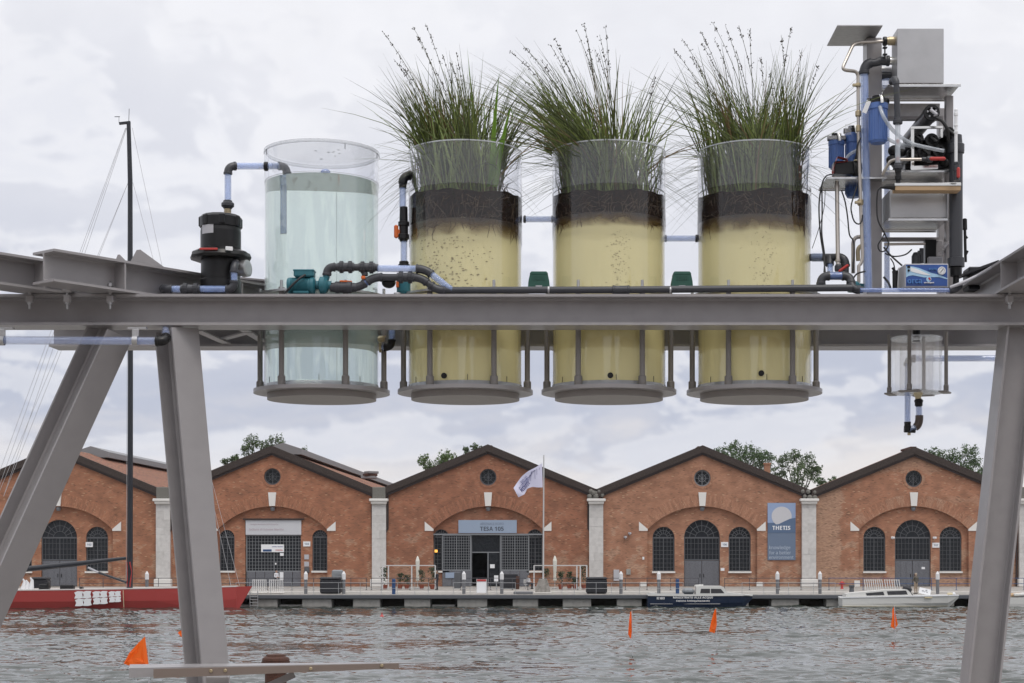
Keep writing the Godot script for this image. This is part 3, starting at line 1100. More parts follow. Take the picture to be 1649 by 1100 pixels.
	obj("printed_wave", g, M.banner_sea, bn)
	text(bn, "lettering", "THETIS", Vector3(fx(1258), fy(850.2), -FD + 0.133), 29 * s, "print_white", true, 6.4 * s)
	var rows := [["knowledge", 1255.5, 882.5, 34], ["for a better", 1256.0, 890.0, 35], ["environment", 1258.0, 897.5, 39]]
	for q in rows:
		text(bn, "lettering", q[0], Vector3(fx(q[1]), fy(q[2]), -FD + 0.107), q[3] * s, "banner_type", false)
	# bay 4: small lamps on the pale wall
	for q in [1438.5, 1506.0]:
		g = G.new()
		g.box(Vector3(fx(q), fy(866), zz + 0.25), Vector3(0.22, 0.22, 0.4), Basis(Vector3.UP, 0.7), 0.05)
		g.box(Vector3(fx(q), fy(866) - 0.1, zz + 0.07), Vector3(0.1, 0.1, 0.14))
		obj("floodlight", g, M.print_white, b4)
	g = G.new()
	g.box(Vector3(fx(1489), fy(915), zz - 0.19), Vector3(5.5 * s, 3.6 * s, 0.03))
	obj("paper_notice", g, M.print_white, b4)
	for q in [[1348.0, 0.0]]:
		g = G.new()
		g.box(Vector3(fx(1380), fy(941), -FD + 0.1), Vector3(9 * s, 12 * s, 0.18), Basis(), 0.02)
		obj("stone_plinth", g, M.stone_trim, b4)
	for xx in [1036.0, 1223.0]:
		g = G.new()
		g.box(Vector3(fx(xx), fy(941), -FD + 0.1), Vector3(10 * s, 7 * s, 0.18), Basis(), 0.02)
		obj("stone_plinth", g, M.stone_trim, b3)

func pillar(px: float, label: String, carved: bool) -> void:
	var s := FD / FL
	var X := fx(px)
	var p := thing("stone_pillar", label, "pillar", Vector3(X, QY, -FD + 0.2), "white stone pillars between the warehouses")
	var r := RandomNumberGenerator.new()
	r.seed = int(px)
	var y := QY + 0.75
	var top := fy(812)
	var g := G.new()
	g.box(Vector3(X, QY + 0.37, -FD + 0.1), Vector3(27 * s, 0.74, 1.3), Basis(), 0.04)
	obj("pillar_base", g, M.stone_trim, p)
	var row := 0
	while y < top - 0.1:
		var h := minf(r.randf_range(0.62, 0.95), top - y)
		var cut := X + r.randf_range(-0.25, 0.25)
		var ends := [[X - 11.3 * s, X + 11.3 * s]] if row % 3 == 1 else [[X - 11.3 * s, cut], [cut, X + 11.3 * s]]
		for q in ends:
			g = G.new()
			g.block(Vector3(q[0] + 0.002, y + 0.002, -FD - 0.45), Vector3(q[1] - 0.002, y + h - 0.002, -FD + 0.45 + r.randf_range(-0.012, 0.012)), 0.007)
			obj("stone_block", g, M.stone_white if r.randf() < 0.6 else M.stone_white_b, p)
		y += h
		row += 1
	g = G.new()
	g.box(Vector3(X, fy(809.5), -FD + 0.1), Vector3(25 * s, 0.3, 1.3), Basis(), 0.05)
	g.box(Vector3(X, fy(805.5), -FD + 0.14), Vector3(30 * s, 0.26, 1.5), Basis(), 0.04)
	obj("capital", g, M.stone_trim, p)
	g = G.new()
	if carved:
		for k in 26:
			g.ball(Vector3(X + r.randf_range(-11, 11) * s, fy(802 - r.randf_range(0, 11)), -FD + r.randf_range(-0.3, 0.4)), Vector3.ONE * r.randf_range(0.14, 0.34), 7, 5)
		obj("carved_top", g, M.stone_eroded, p)
	else:
		g.box(Vector3(X, fy(794), -FD + 0.05), Vector3(21 * s, 1.15, 1.0), Basis(), 0.05)
		obj("carved_top", g, M.stone_eroded, p)

# posts on one line with rails between, all one fence
func railing(called: String, label: String, xs: Array, z: float, y0: float, h: float, rails: Array, m: String, pr := 0.03, rr := 0.022) -> void:
	var f := thing(called, label, "railing", Vector3(xs[0], y0, z))
	for x in xs:
		var g := G.new()
		g.tube([Vector3(x, y0, z), Vector3(x, y0 + h, z)], pr, 6)
		g.box(Vector3(x, y0 + 0.015, z), Vector3(pr * 7, 0.03, pr * 7))
		obj("post", g, M[m], f)
	for t in rails:
		var g := G.new()
		g.tube([Vector3(xs[0], y0 + t, z), Vector3(xs[xs.size() - 1], y0 + t, z)], rr, 6)
		obj("rail", g, M[m], f)

# a mooring post: grey shaft and pale pointed cap
func mooring_posts() -> void:
	var d := 134.0
	var s := d / FL
	var o := thing("mooring_post", "x", "mooring post", Vector3.ZERO, "mooring posts along the far quay edge")
	var g := G.new()
	g.lathe([Vector2(0, 0), Vector2(0.14, 0), Vector2(0.14, 1.25), Vector2(0, 1.25)], Vector3.ZERO, 10)
	obj("shaft", g, M.post_grey, o)
	g = G.new()
	g.lathe([Vector2(0, 1.2), Vector2(0.165, 1.2), Vector2(0.165, 1.66), Vector2(0.06, 1.86), Vector2(0, 1.88)], Vector3.ZERO, 10)
	obj("cap", g, M.post_cap, o)
	var at := [[236.6, "white capped grey mooring post behind the red yacht, beside its mast"], [492.4, "white capped mooring post between the white racks and the black crate"], [553.5, "white capped mooring post against the black crate by the grey tarpaulin"],
		[747.0, "white capped mooring post between the terrace screens and the red headed notice stand"], [808.0, "white capped mooring post between the notice stand and the flagpole block"], [1000.0, "white capped mooring post between a black crate and the navy boat's stern"],
		[1061.0, "white capped mooring post standing over the navy boat's stern"], [1252.0, "white capped mooring post in front of the warehouse below the blue banner"], [1320.5, "white capped mooring post at the foot of the pillar by the banner"],
		[1510.0, "white capped mooring post behind the white boat's bow"], [1568.5, "white capped mooring post half hidden by the lone steel leg"]]
	for k in at.size():
		var place := Vector3((at[k][0] - CX) * s, QY - 0.02, -d)
		if k == 0:
			o.position = place
			o.set_meta("label", at[k][1])
		else:
			copy_of(o, at[k][1], place)

func quay_far() -> void:
	var g := G.new()
	g.block(Vector3(-160, -3, -300), Vector3(170, QY, -137.0))
	obj("quay_pavement", g, M.paving, self, "structure")
	g = G.new()
	g.block(Vector3(-160, QY - 0.3, -137.0), Vector3(170, QY + 0.10, -136.3))
	obj("quay_kerb", g, M.kerb_stone, self, "structure")
	g = G.new()
	g.block(Vector3(-160, -3, -135.6), Vector3(170, QY - 0.45, -135.2))
	obj("quay_wall", g, M.weedy_wall, self, "structure")
	# landing stage: long deck on concrete floats with dark gaps between
	var p := thing("landing_stage", "long low landing stage of dark edged deck on concrete blocks along the far quay", "landing stage", Vector3(0, 0, -134))
	g = G.new()
	g.block(Vector3(-62, QY - 0.12, -136.2), Vector3(64, QY - 0.02, -132.1))
	obj("deck", g, M.paving, p)
	g = G.new()
	g.block(Vector3(-62, QY - 0.36, -132.6), Vector3(64, QY - 0.05, -132.0), 0.03)
	obj("deck_edge", g, M.deck_edge, p)
	var r := RandomNumberGenerator.new()
	r.seed = 4
	var x := -61.0
	while x < 63.0:
		var w := r.randf_range(2.0, 2.5)
		g = G.new()
		g.block(Vector3(x, -0.3, -134.0), Vector3(x + w, QY - 0.37, -132.25), 0.04)
		obj("float_block", g, M.pontoon_concrete, p)
		if r.randf() < 0.45:
			g = G.new()
			g.block(Vector3(x + w + 0.1, -0.2, -134.2), Vector3(x + w + 2.0, 0.14, -132.6), 0.03)
			obj("fender_beam", g, M.pontoon_concrete, p)
		x += w + r.randf_range(1.7, 2.3)
	g = G.new()
	for q in [402.5, 415.0]:
		var a := P(q, 952, 131.8)
		g.tube([a, Vector3(a.x, -0.2, a.z)], 0.035, 6)
	for k in 5:
		var a := P(402.5, 956 + k * 4.8, 131.8)
		var e := P(415.0, 956 + k * 4.8, 131.8)
		g.tube([a, e], 0.03, 6)
	obj("ladder", g, M.rail_light, p)

func X_at(px: float, d: float) -> float:
	return (px - CX) * d / FL

func quay_things() -> void:
	var g: G
	# dark handrail of the quay in runs, pale handrail of the landing stage in front
	var runs := [[[128, 166, 205, 255, 300], "dark handrail along the quay behind the red yacht"], [[345, 370, 400, 430, 470, 505, 540, 565, 590], "dark handrail in front of the wide gate with the pale sign"],
		[[598, 614, 660, 690, 703], "dark handrail in front of the terrace with two white screens"], [[742, 785, 790, 825, 850, 878, 905, 930], "dark handrail between the open gates and the flagpole"],
		[[975, 1007, 1042, 1080, 1125], "dark handrail ending at the arched door above the navy boat"], [[1167, 1207, 1255, 1290, 1335], "dark handrail under the blue banner"], [[1335, 1390, 1445, 1500, 1540, 1580, 1649], "blue topped handrail behind the white boat"]]
	for k in runs.size():
		railing("quay_railing", runs[k][1], runs[k][0].map(func(q): return X_at(q, 146.0)), -146.0, QY, 1.1, [1.08, 0.58], "rail_dark" if k < 6 else "post_blue", 0.03, 0.03)
	runs = [[[380, 402, 436, 470, 505, 545, 580, 614, 640, 668, 690], "thin pale handrail on the landing stage between bow of the yacht and notice stand"], [[730, 757, 785, 800, 830], "thin pale handrail on the landing stage behind the notice stand"],
		[[905, 925, 960, 985, 1030, 1060, 1100], "thin pale handrail on the landing stage beside the flagpole block"], [[1195, 1230, 1270, 1310, 1345], "thin pale handrail on the landing stage between the two motorboats"]]
	for q in runs:
		railing("landing_railing", q[1], q[0].map(func(x): return X_at(x, 133.0)), -133.0, QY - 0.02, 0.98, [0.96, 0.48], "rail_light", 0.02, 0.018)
	mooring_posts()
	for q in [[634.0, "short blue post on the landing stage before the terrace screens"], [1091.0, "short blue post behind the navy boat's open stern"]]:
		g = G.new()
		var x := X_at(q[0], 133.2)
		g.lathe([Vector2(0, 0), Vector2(0.15, 0), Vector2(0.15, 1.22), Vector2(0.12, 1.27), Vector2(0, 1.27)], Vector3(x, QY - 0.02, -133.2), 12)
		tag(obj("blue_post", g, M.post_blue), q[1], "post", "short blue posts")
	# black covered crates
	for q in [[533.0, 34.0, "black covered crate on the landing stage before the grey tarpaulin"], [960.5, 35.0, "black covered crate at the foot of the pillar near the flagpole block"], [66.0, 26.0, "black roll of cover behind the red yacht's cockpit"]]:
		var d := 134.2
		var s := d / FL
		var t := thing("covered_crate", q[2], "crate", Vector3(X_at(q[0], d), QY, -d), "black covered crates")
		g = G.new()
		g.box(Vector3(X_at(q[0], d), QY + 0.62, -d), Vector3(q[1] * s * 0.97, 1.2, 1.2), Basis(), 0.12)
		obj("crate_body", g, M.tarp_black, t)
		g = G.new()
		g.box(Vector3(X_at(q[0], d), QY + 1.26, -d), Vector3(q[1] * s, 0.24, 1.26), Basis(), 0.10)
		obj("cover", g, M.tarp_black, t)
	g = G.new()
	g.box(Vector3(X_at(543.5, 140), QY + 0.95, -140), Vector3(0.98, 1.9, 0.8), Basis(Vector3.UP, 0.12), 0.10)
	for k in 4:
		g.bar(Vector3(X_at(536, 140), QY + 0.3 + 0.4 * k, -139.58), Vector3(X_at(551, 140), QY + 0.55 + 0.33 * k, -139.58), 0.05, 0.04, Vector3.BACK)
	tag(obj("tarpaulin_stack", g, M.tarp_grey), "grey tarpaulin wrapped stack standing behind the black crate", "tarpaulin")
	# white slatted stands
	for q in [[419.0, 8, 1.1, "white slatted rack nearest the red yacht's bow"], [446.0, 8, 1.1, "white slatted rack in front of the grey gate's double notice"], [1408.0, 9, 1.45, "white slatted rack behind the white boat's cabin roof"], [1438.0, 7, 1.2, "white slatted rack beside the person standing at the white boat"]]:
		var d := 135.0
		var x0 = X_at(q[0], d) - q[2] * 0.5
		var t := thing("slatted_rack", q[3], "rack", Vector3(X_at(q[0], d), QY, -d), "white slatted racks on the landing stage")
		for k in q[1]:
			g = G.new()
			var x: float = x0 + q[2] * k / (q[1] - 1)
			g.bar(Vector3(x, QY + 0.06, -d + 0.25), Vector3(x - 0.09, QY + 1.16, -d - 0.1), 0.055, 0.05)
			obj("slat", g, M.rail_white, t)
		g = G.new()
		g.block(Vector3(x0 - 0.08, QY, -d - 0.3), Vector3(x0 + q[2] + 0.08, QY + 0.12, -d + 0.4), 0.03)
		obj("rack_base", g, M.kerb_stone, t)
		g = G.new()
		g.bar(Vector3(x0 - 0.1, QY + 1.12, -d - 0.1), Vector3(x0 + q[2] - 0.05, QY + 1.12, -d - 0.1), 0.06, 0.06)
		obj("top_rail", g, M.rail_white, t)
	# notice stand
	var d := 132.8
	var t := thing("notice_stand", "white A-frame notice board with a red heading on the landing stage", "notice board", Vector3(X_at(775.5, d), QY, -d))
	g = G.new()
	g.box(Vector3(X_at(775.5, d), QY + 0.66, -d), Vector3(0.80, 1.12, 0.05), Basis(Vector3.RIGHT, -0.12), 0.01)
	obj("board", g, M.print_white, t)
	g = G.new()
	g.box(Vector3(X_at(775.5, d), QY + 1.13, -d - 0.02), Vector3(0.76, 0.16, 0.05), Basis(Vector3.RIGHT, -0.12))
	obj("red_heading", g, M.red_plastic, t)
	g = G.new()
	for sd in [-0.4, 0.4]:
		g.bar(Vector3(X_at(775.5, d) + sd, QY, -d + 0.12), Vector3(X_at(775.5, d) + sd, QY + 1.24, -d - 0.06), 0.04, 0.04)
		g.bar(Vector3(X_at(775.5, d) + sd, QY, -d - 0.5), Vector3(X_at(775.5, d) + sd, QY + 1.24, -d - 0.06), 0.04, 0.04)
	obj("leg", g, M.rail_white, t)
	# flagpole with its block and flag
	d = 134.5
	var s := d / FL
	t = thing("flagpole", "tall pale flagpole rising from a stone block in front of the open gates", "flagpole", Vector3(X_at(875, d), QY, -d))
	g = G.new()
	g.tube([Vector3(X_at(874.8, d), QY + 1.2, -d), Vector3(X_at(875.8, d), EY + (885 - 733) * s, -d)], [0.075, 0.05], 10)
	obj("pole", g, M.rail_white, t)
	t = thing("flagpole_block", "tapering beige stone block carrying the flagpole", "stone block", Vector3(X_at(874, d), QY, -d))
	g = G.new()
	var bx := X_at(874, d)
	g.prism([Vector2(bx - 0.64, QY + 0.12), Vector2(bx + 0.64, QY + 0.12), Vector2(bx + 0.58, QY + 0.5), Vector2(bx + 0.33, QY + 1.22), Vector2(bx - 0.31, QY + 1.22), Vector2(bx - 0.58, QY + 0.5)], Transform3D(Basis(), Vector3(0, 0, -d - 0.5)), 1.0)
	obj("stone", g, M.paving, t)
	g = G.new()
	g.block(Vector3(bx - 0.7, QY, -d - 0.55), Vector3(bx + 0.7, QY + 0.12, -d + 0.55), 0.02)
	obj("plinth", g, M.kerb_stone, t)
	# the flag, flying towards the camera's left and drooping
	var fl := thing("white_flag", "white flag with dark blue print flying from the tall pole", "flag", P(873, 785, d))
	var cols := 16
	var rws := 8
	var top := [Vector2(873, 746), Vector2(862, 753), Vector2(850, 759), Vector2(840, 767), Vector2(832, 778), Vector2(827, 786)]
	var bot := [Vector2(874, 785), Vector2(866, 785), Vector2(857, 784), Vector2(849, 787), Vector2(845, 796), Vector2(835, 801)]
	var at_flag := func(u: float, v: float) -> Vector3:
		var k := mini(int(u * 5.0), 4)
		var f := u * 5.0 - k
		var a: Vector2 = (top[k] as Vector2).lerp(top[k + 1], f)
		var e: Vector2 = (bot[k] as Vector2).lerp(bot[k + 1], f)
		var q := a.lerp(e, v)
		return P(q.x, q.y, d) + Vector3(0, 0, 0.16 * sin(u * 7.0 + v * 2.0) * (0.2 + u))
	g = G.new()
	for i in cols:
		for j in rws:
			var q := [at_flag.call(float(i) / cols, float(j) / rws), at_flag.call(float(i + 1) / cols, float(j) / rws), at_flag.call(float(i + 1) / cols, float(j + 1) / rws), at_flag.call(float(i) / cols, float(j + 1) / rws)]
			g.poly(q, Vector3.BACK)
	obj("flag_cloth", g, M.flag_white, fl)
	# its print: a palm-like mark and three lines of type, seen from the back of the cloth
	g = G.new()
	var strokes := [[0.16, 0.10, 0.18, 0.38, 0.02], [0.22, 0.12, 0.25, 0.56, 0.022], [0.30, 0.10, 0.36, 0.34, 0.035], [0.33, 0.20, 0.40, 0.62, 0.022], [0.38, 0.26, 0.44, 0.50, 0.03], [0.20, 0.12, 0.34, 0.16, 0.05], [0.30, 0.20, 0.44, 0.36, 0.05], [0.08, 0.12, 0.10, 0.2, 0.02]]
	for q in strokes:
		var a: Vector3 = at_flag.call(q[0], q[1]) + Vector3(0, 0, 0.03)
		var e: Vector3 = at_flag.call(q[2], q[3]) + Vector3(0, 0, 0.03)
		g.bar(a, e, 0.02, q[4] * 2.2, Vector3.BACK)
	obj("printed_mark", g, M.flag_ink, fl)
	var lines := [["SALONE", 0.46, 0.70, 0.27, 0.30, "flag_ink_pale"], ["NAUTICO", 0.46, 0.83, 0.46, 0.48, "flag_ink_pale"], ["VENEZIA", 0.46, 0.84, 0.66, 0.66, "flag_ink"]]
	for q in lines:
		var a: Vector3 = at_flag.call(q[1], q[3])
		var e: Vector3 = at_flag.call(q[2], q[4])
		var o := text(fl, "lettering", q[0], (a + e) * 0.5 + Vector3(0, 0, 0.12), a.distance_to(e), q[5], true, 0.30, true)
		var k := o.scale
		var ang := atan2(e.y - a.y, e.x - a.x) - PI
		var bb := (o.mesh as TextMesh).get_aabb()
		var mid := bb.position + bb.size * 0.5
		o.transform = Transform3D(Basis(Vector3.BACK, ang).scaled_local(k), Vector3.ZERO)
		o.position = (a + e) * 0.5 + Vector3(0, 0, 0.12) - fl.position - o.transform.basis * mid
	# terrace: white framed screens, pots, closed umbrellas
	d = 148.0
	s = d / FL
	for q in [[[616, 625.5, 663, 701], "white framed terrace screen beside the pillar, near the blue short post"], [[860, 929, 934.5, 945], "white framed terrace screen behind the flagpole"]]:
		t = thing("terrace_screen", q[1], "screen", Vector3(X_at(q[0][0], d), QY, -d), "white terrace screens")
		for x in q[0]:
			g = G.new()
			g.block(Vector3(X_at(x, d) - 0.055, QY, -d - 0.05), Vector3(X_at(x, d) + 0.055, EY - (910.5 - 885) * s, -d + 0.05))
			obj("upright", g, M.rail_white, t)
		g = G.new()
		g.block(Vector3(X_at(q[0][0], d), EY - (911.5 - 885) * s, -d - 0.04), Vector3(X_at(q[0][3], d), EY - (910 - 885) * s, -d + 0.04))
		obj("top_rail", g, M.rail_white, t)
	for q in [[672.5, 895.0, "closed cream umbrella standing behind the terrace screen near the blue short post"], [893.5, 894.5, "closed cream umbrella standing behind the terrace screen by the flagpole"]]:
		t = thing("closed_umbrella", q[2], "umbrella", Vector3(X_at(q[0], 150), QY, -150), "closed cream umbrellas")
		var h: float = EY - (q[1] - 885) * 150 / FL - QY
		g = G.new()
		g.lathe([Vector2(0.02, h * 0.22), Vector2(0.17, h * 0.26), Vector2(0.13, h * 0.42), Vector2(0.16, h * 0.6), Vector2(0.20, h * 0.84), Vector2(0.10, h * 0.95), Vector2(0.0, h)], Vector3(X_at(q[0], 150), QY, -150), 9)
		obj("folded_cloth", g, M.umbrella_cloth, t)
		g = G.new()
		g.tube([Vector3(X_at(q[0], 150), QY, -150), Vector3(X_at(q[0], 150), QY + h * 0.3, -150)], 0.03, 6)
		g.lathe([Vector2(0, 0), Vector2(0.3, 0), Vector2(0.3, 0.1), Vector2(0, 0.12)], Vector3(X_at(q[0], 150), QY, -150), 12)
		obj("umbrella_stand", g, M.rail_white, t)
	var pots := [[620, 1.9, "tall clipped evergreen in a terracotta pot inside the first screen"], [644, 1.35, "leafy plant in a terracotta pot behind the short blue post"], [655, 1.2, "low spiky plant in a terracotta pot by the screen's middle upright"], [679, 1.7, "tall leafy plant in a terracotta pot next to the closed umbrella"], [696, 1.9, "bushy plant in a terracotta pot at the end of the first screen"],
		[880, 1.8, "leafy plant in a terracotta pot behind the flagpole block"], [903, 1.5, "spiky plant in a terracotta pot between flagpole and closed umbrella"], [917, 1.5, "rounded palm-like plant in a terracotta pot behind the second screen"], [926, 1.0, "small plant in a terracotta pot near the black crate"], [940, 2.1, "narrow evergreen in a terracotta pot against the stone pillar"]]
	var r := RandomNumberGenerator.new()
	r.seed = 12
	for q in pots:
		var x := X_at(q[0], 149)
		t = thing("potted_plant", q[2], "potted plant", Vector3(x, QY, -149), "potted plants on the quay terrace")
		g = G.new()
		g.lathe([Vector2(0, 0), Vector2(0.17, 0), Vector2(0.24, 0.36), Vector2(0.26, 0.36), Vector2(0.26, 0.42), Vector2(0, 0.42)], Vector3(x, QY, -149), 10)
		obj("pot", g, M.terracotta, t)
		g = G.new()
		for k in 130:
			var c := Vector3(x + r.randfn(0, 0.15), QY + 0.4 + (q[1] - 0.3) * sqrt(r.randf()), -149 + r.randfn(0, 0.15))
			var a := Vector3(r.randfn(), r.randfn(), r.randfn()).normalized() * 0.13
			var e := a.cross(Vector3(r.randfn(), r.randfn(), r.randfn())).normalized() * 0.04
			g.poly([c - a, c + e, c + a, c - e], Vector3(0, 0.3, 1))
		obj("foliage", g, M.leaf_dark, t)
	# things by the open gates
	g = G.new()
	g.box(Vector3(X_at(737, 152), QY + 0.75, -152), Vector3(0.62, 1.5, 0.5), Basis(), 0.03)
	tag(obj("dark_kiosk", g, M.dark_iron), "dark upright kiosk in front of the open gates' glazed leaf", "kiosk")
	g = G.new()
	var kx := X_at(821, 150)
	g.box(Vector3(kx, QY + 0.5, -150), Vector3(1.5, 0.95, 0.7), Basis(), 0.04)
	g.box(Vector3(kx, QY + 1.2, -150.2), Vector3(1.5, 0.36, 0.3), Basis(), 0.03)
	tag(obj("market_cart", g, M.tarp_black), "low dark cart with a raised shelf beside the entrance", "cart")
	g = G.new()
	g.box(Vector3(X_at(833.5, 149), QY + 0.6, -149), Vector3(0.32, 1.2, 0.1), Basis(Vector3.UP, 0.3), 0.02)
	tag(obj("menu_board", g, M.rust), "narrow brown board standing beside the dark cart", "board")
	t = thing("small_sign", "small white sign on a thin post in front of the entrance", "sign", Vector3(X_at(799, 148), QY, -148))
	g = G.new()
	g.box(Vector3(X_at(799, 148), QY + 1.02, -148), Vector3(0.38, 0.55, 0.04))
	obj("sign_plate", g, M.print_white, t)
	g = G.new()
	g.tube([Vector3(X_at(799, 148), QY, -148.05), Vector3(X_at(799, 148), QY + 1.0, -148.05)], 0.03, 6)
	obj("sign_post", g, M.rail_light, t)
	g = G.new()
	g.block(Vector3(X_at(827, 133.4), QY, -133.8), Vector3(X_at(858, 133.4), QY + 0.20, -133.0), 0.03)
	tag(obj("grey_plank", g, M.post_grey), "flat grey plank lying on the landing stage beside the flagpole block", "plank")
	# iron bollard and red hydrant behind the white boat
	g = G.new()
	g.lathe([Vector2(0, 0), Vector2(0.26, 0), Vector2(0.22, 0.08), Vector2(0.18, 0.45), Vector2(0.25, 0.62), Vector2(0.24, 0.72), Vector2(0, 0.74)], P(1371.5, 885, 134.0) * Vector3(1, 0, 1) + Vector3(0, QY, 0), 12)
	tag(obj("iron_bollard", g, M.dark_iron), "short dark iron bollard on the quay beyond the white boat's stern", "bollard")
	g = G.new()
	g.lathe([Vector2(0, 0), Vector2(0.16, 0), Vector2(0.12, 0.1), Vector2(0.12, 0.5), Vector2(0.2, 0.52), Vector2(0.2, 0.62), Vector2(0.12, 0.68), Vector2(0, 0.75)], Vector3(X_at(1356, 150), QY, -150), 10)
	g.tube([Vector3(X_at(1356, 150) - 0.3, QY + 0.48, -150), Vector3(X_at(1356, 150) + 0.3, QY + 0.48, -150)], 0.07, 8)
	tag(obj("fire_hydrant", g, M.red_plastic), "red fire hydrant against the pale brick wall", "hydrant")
	# rooftop plant between two roofs
	t = thing("roof_vent", "stacked pale roof vent in the valley between two warehouse roofs", "vent", P(595, 770, 185))
	for k in 3:
		g = G.new()
		var c := P(594 + k * 2, 769 - k * 4, 185)
		g.box(c, Vector3(1.7 - 0.2 * k, 0.28, 1.2), Basis(Vector3.UP, 0.3 * k), 0.03)
		obj("vent_hood", g, M.roof_lead if k != 1 else M.rust, t)
	g = G.new()
	var ca := P(1235.5, 760, 200)
	g.block(ca + Vector3(-0.35, -3.5, -0.35), ca + Vector3(0.35, 0.9, 0.35))
	g.block(ca + Vector3(-0.45, 0.9, -0.45), ca + Vector3(0.45, 1.1, 0.45))
	tag(obj("brick_chimney", g, M.brick_3), "square brick chimney between the trees behind the banner warehouse", "chimney")

# ---------------------------------------------------------------- trees
func tree(label: String, px: float, top: float, half: float, d: float, tone: int, sd: int, lobes: Array) -> void:
	var r := RandomNumberGenerator.new()
	r.seed = sd
	var s := d / FL
	var X := (px - CX) * s
	var H := EY + (HY - top) * s
	var t := thing("tree", label, "tree", Vector3(X, QY, -d), "trees beyond the warehouses")
	var g := G.new()
	var trunk_top := Vector3(X, H * 0.62, -d)
	g.tube([Vector3(X, QY, -d), Vector3(X + 0.3, H * 0.3, -d), trunk_top], [0.5, 0.38, 0.2], 8)
	var cr := G.new()
	for q in lobes:
		var c := Vector3(X + q[0] * half * s, H - q[1] * half * s, -d + r.randf_range(-2.0, 2.0))
		g.tube([trunk_top - Vector3(0, H * 0.08, 0), (trunk_top + c) * 0.5 + Vector3(r.randf_range(-0.4, 0.4), 0, 0), c + Vector3(0, q[2] * half * s * 0.7, 0)], [0.16, 0.10, 0.02], 6)
		var R: float = q[2] * half * s
		var clumps := int(22 + R * R * 15.0)
		for k in clumps:
			var dir := Vector3(r.randfn(), r.randfn() * 0.9, r.randfn()).normalized()
			var cc := c + dir * R * pow(r.randf(), 0.4) * r.randf_range(0.75, 1.18)
			var cs := r.randf_range(0.22, 0.5) * clampf(R * 0.5, 0.45, 1.1)
			var tone_k := r.randf_range(0.7, 1.3)
			for leaf in 12:
				var p := cc + Vector3(r.randfn(), r.randfn(), r.randfn()) * cs * 0.6
				var a := Vector3(r.randfn(), r.randfn() * 0.7, r.randfn()).normalized() * r.randf_range(0.12, 0.22)
				var e := a.cross(Vector3(r.randfn(), r.randfn(), r.randfn())).normalized() * r.randf_range(0.06, 0.10)
				var before := cr.v.size()
				cr.poly([p - a, p + e, p + a, p - e], Vector3(0, 1, 0.4))
				for w in cr.v.size() - before:
					cr.c.append(Color(tone_k, tone_k, tone_k * 0.95))
	obj("trunk", g, M.bark, t)
	obj("crown", cr, M["tree_leaf_%d" % tone], t)

func trees() -> void:
	tree("thin grey-green tree top peeping over the wide gate warehouse's roof slope", 369, 735, 14, 268, 2, 1, [[-0.6, 0.6, 0.35], [0.3, 0.4, 0.5], [0.9, 0.2, 0.4]])
	tree("open crowned tree standing just off the wide gate warehouse's ridge", 424, 700, 34, 272, 2, 2, [[-0.55, 0.35, 0.4], [-0.8, 0.75, 0.3], [-0.1, 0.5, 0.35], [0.55, 0.28, 0.42], [0.25, 0.75, 0.3], [0.9, 0.6, 0.2]])
	tree("small tree tuft behind the lead ridge of the wide gate warehouse", 490, 721, 12, 275, 2, 3, [[0, 0.5, 0.5], [-0.6, 0.8, 0.4]])
	tree("bright green tree beside the gable of the warehouse with the blue name board", 702, 727, 32, 268, 1, 4, [[-0.6, 0.5, 0.38], [-0.25, 0.8, 0.4], [0.4, 0.3, 0.42], [0.75, 0.4, 0.4], [0.1, 0.9, 0.5]])
	tree("thin tree top close to the peak of the gable over the blue name board", 760, 717, 16, 276, 2, 5, [[-0.6, 0.5, 0.35], [0.3, 0.3, 0.45], [0.9, 0.5, 0.4]])
	tree("broad dark tree behind the banner warehouse's peak", 1196, 712, 46, 270, 0, 6, [[-0.65, 0.42, 0.36], [-0.25, 0.2, 0.3], [0.15, 0.36, 0.38], [0.5, 0.5, 0.36], [0.8, 0.62, 0.32], [-0.3, 0.75, 0.42], [0.35, 0.9, 0.45], [0.75, 1.0, 0.4]])
	tree("feathery tree with gaps standing between two gables beside the brick chimney", 1282, 724, 40, 266, 2, 7, [[-0.45, 0.4, 0.36], [0.0, 0.28, 0.3], [0.4, 0.48, 0.36], [-0.55, 0.9, 0.36], [0.1, 0.9, 0.42], [0.6, 1.0, 0.4], [0.8, 0.8, 0.25], [-0.1, 1.4, 0.5]])
	tree("low tree top in the valley beside the pale patched warehouse", 1330, 768, 22, 262, 0, 8, [[-0.4, 0.4, 0.45], [0.5, 0.35, 0.4], [0, 0.8, 0.5]])
	tree("dense green tree rising behind the pale patched warehouse near the lone steel leg", 1532, 721, 46, 272, 0, 9, [[-0.75, 0.3, 0.3], [-0.35, 0.35, 0.34], [0.1, 0.28, 0.3], [0.5, 0.22, 0.34], [0.75, 0.55, 0.34], [0.2, 0.7, 0.42], [-0.4, 0.75, 0.4], [1.0, 0.95, 0.35]])
	tree("dark tree top showing past the edge of the lone steel leg", 1588, 752, 16, 264, 0, 10, [[0, 0.4, 0.6], [0.8, 0.6, 0.6], [-0.5, 0.9, 0.5]])

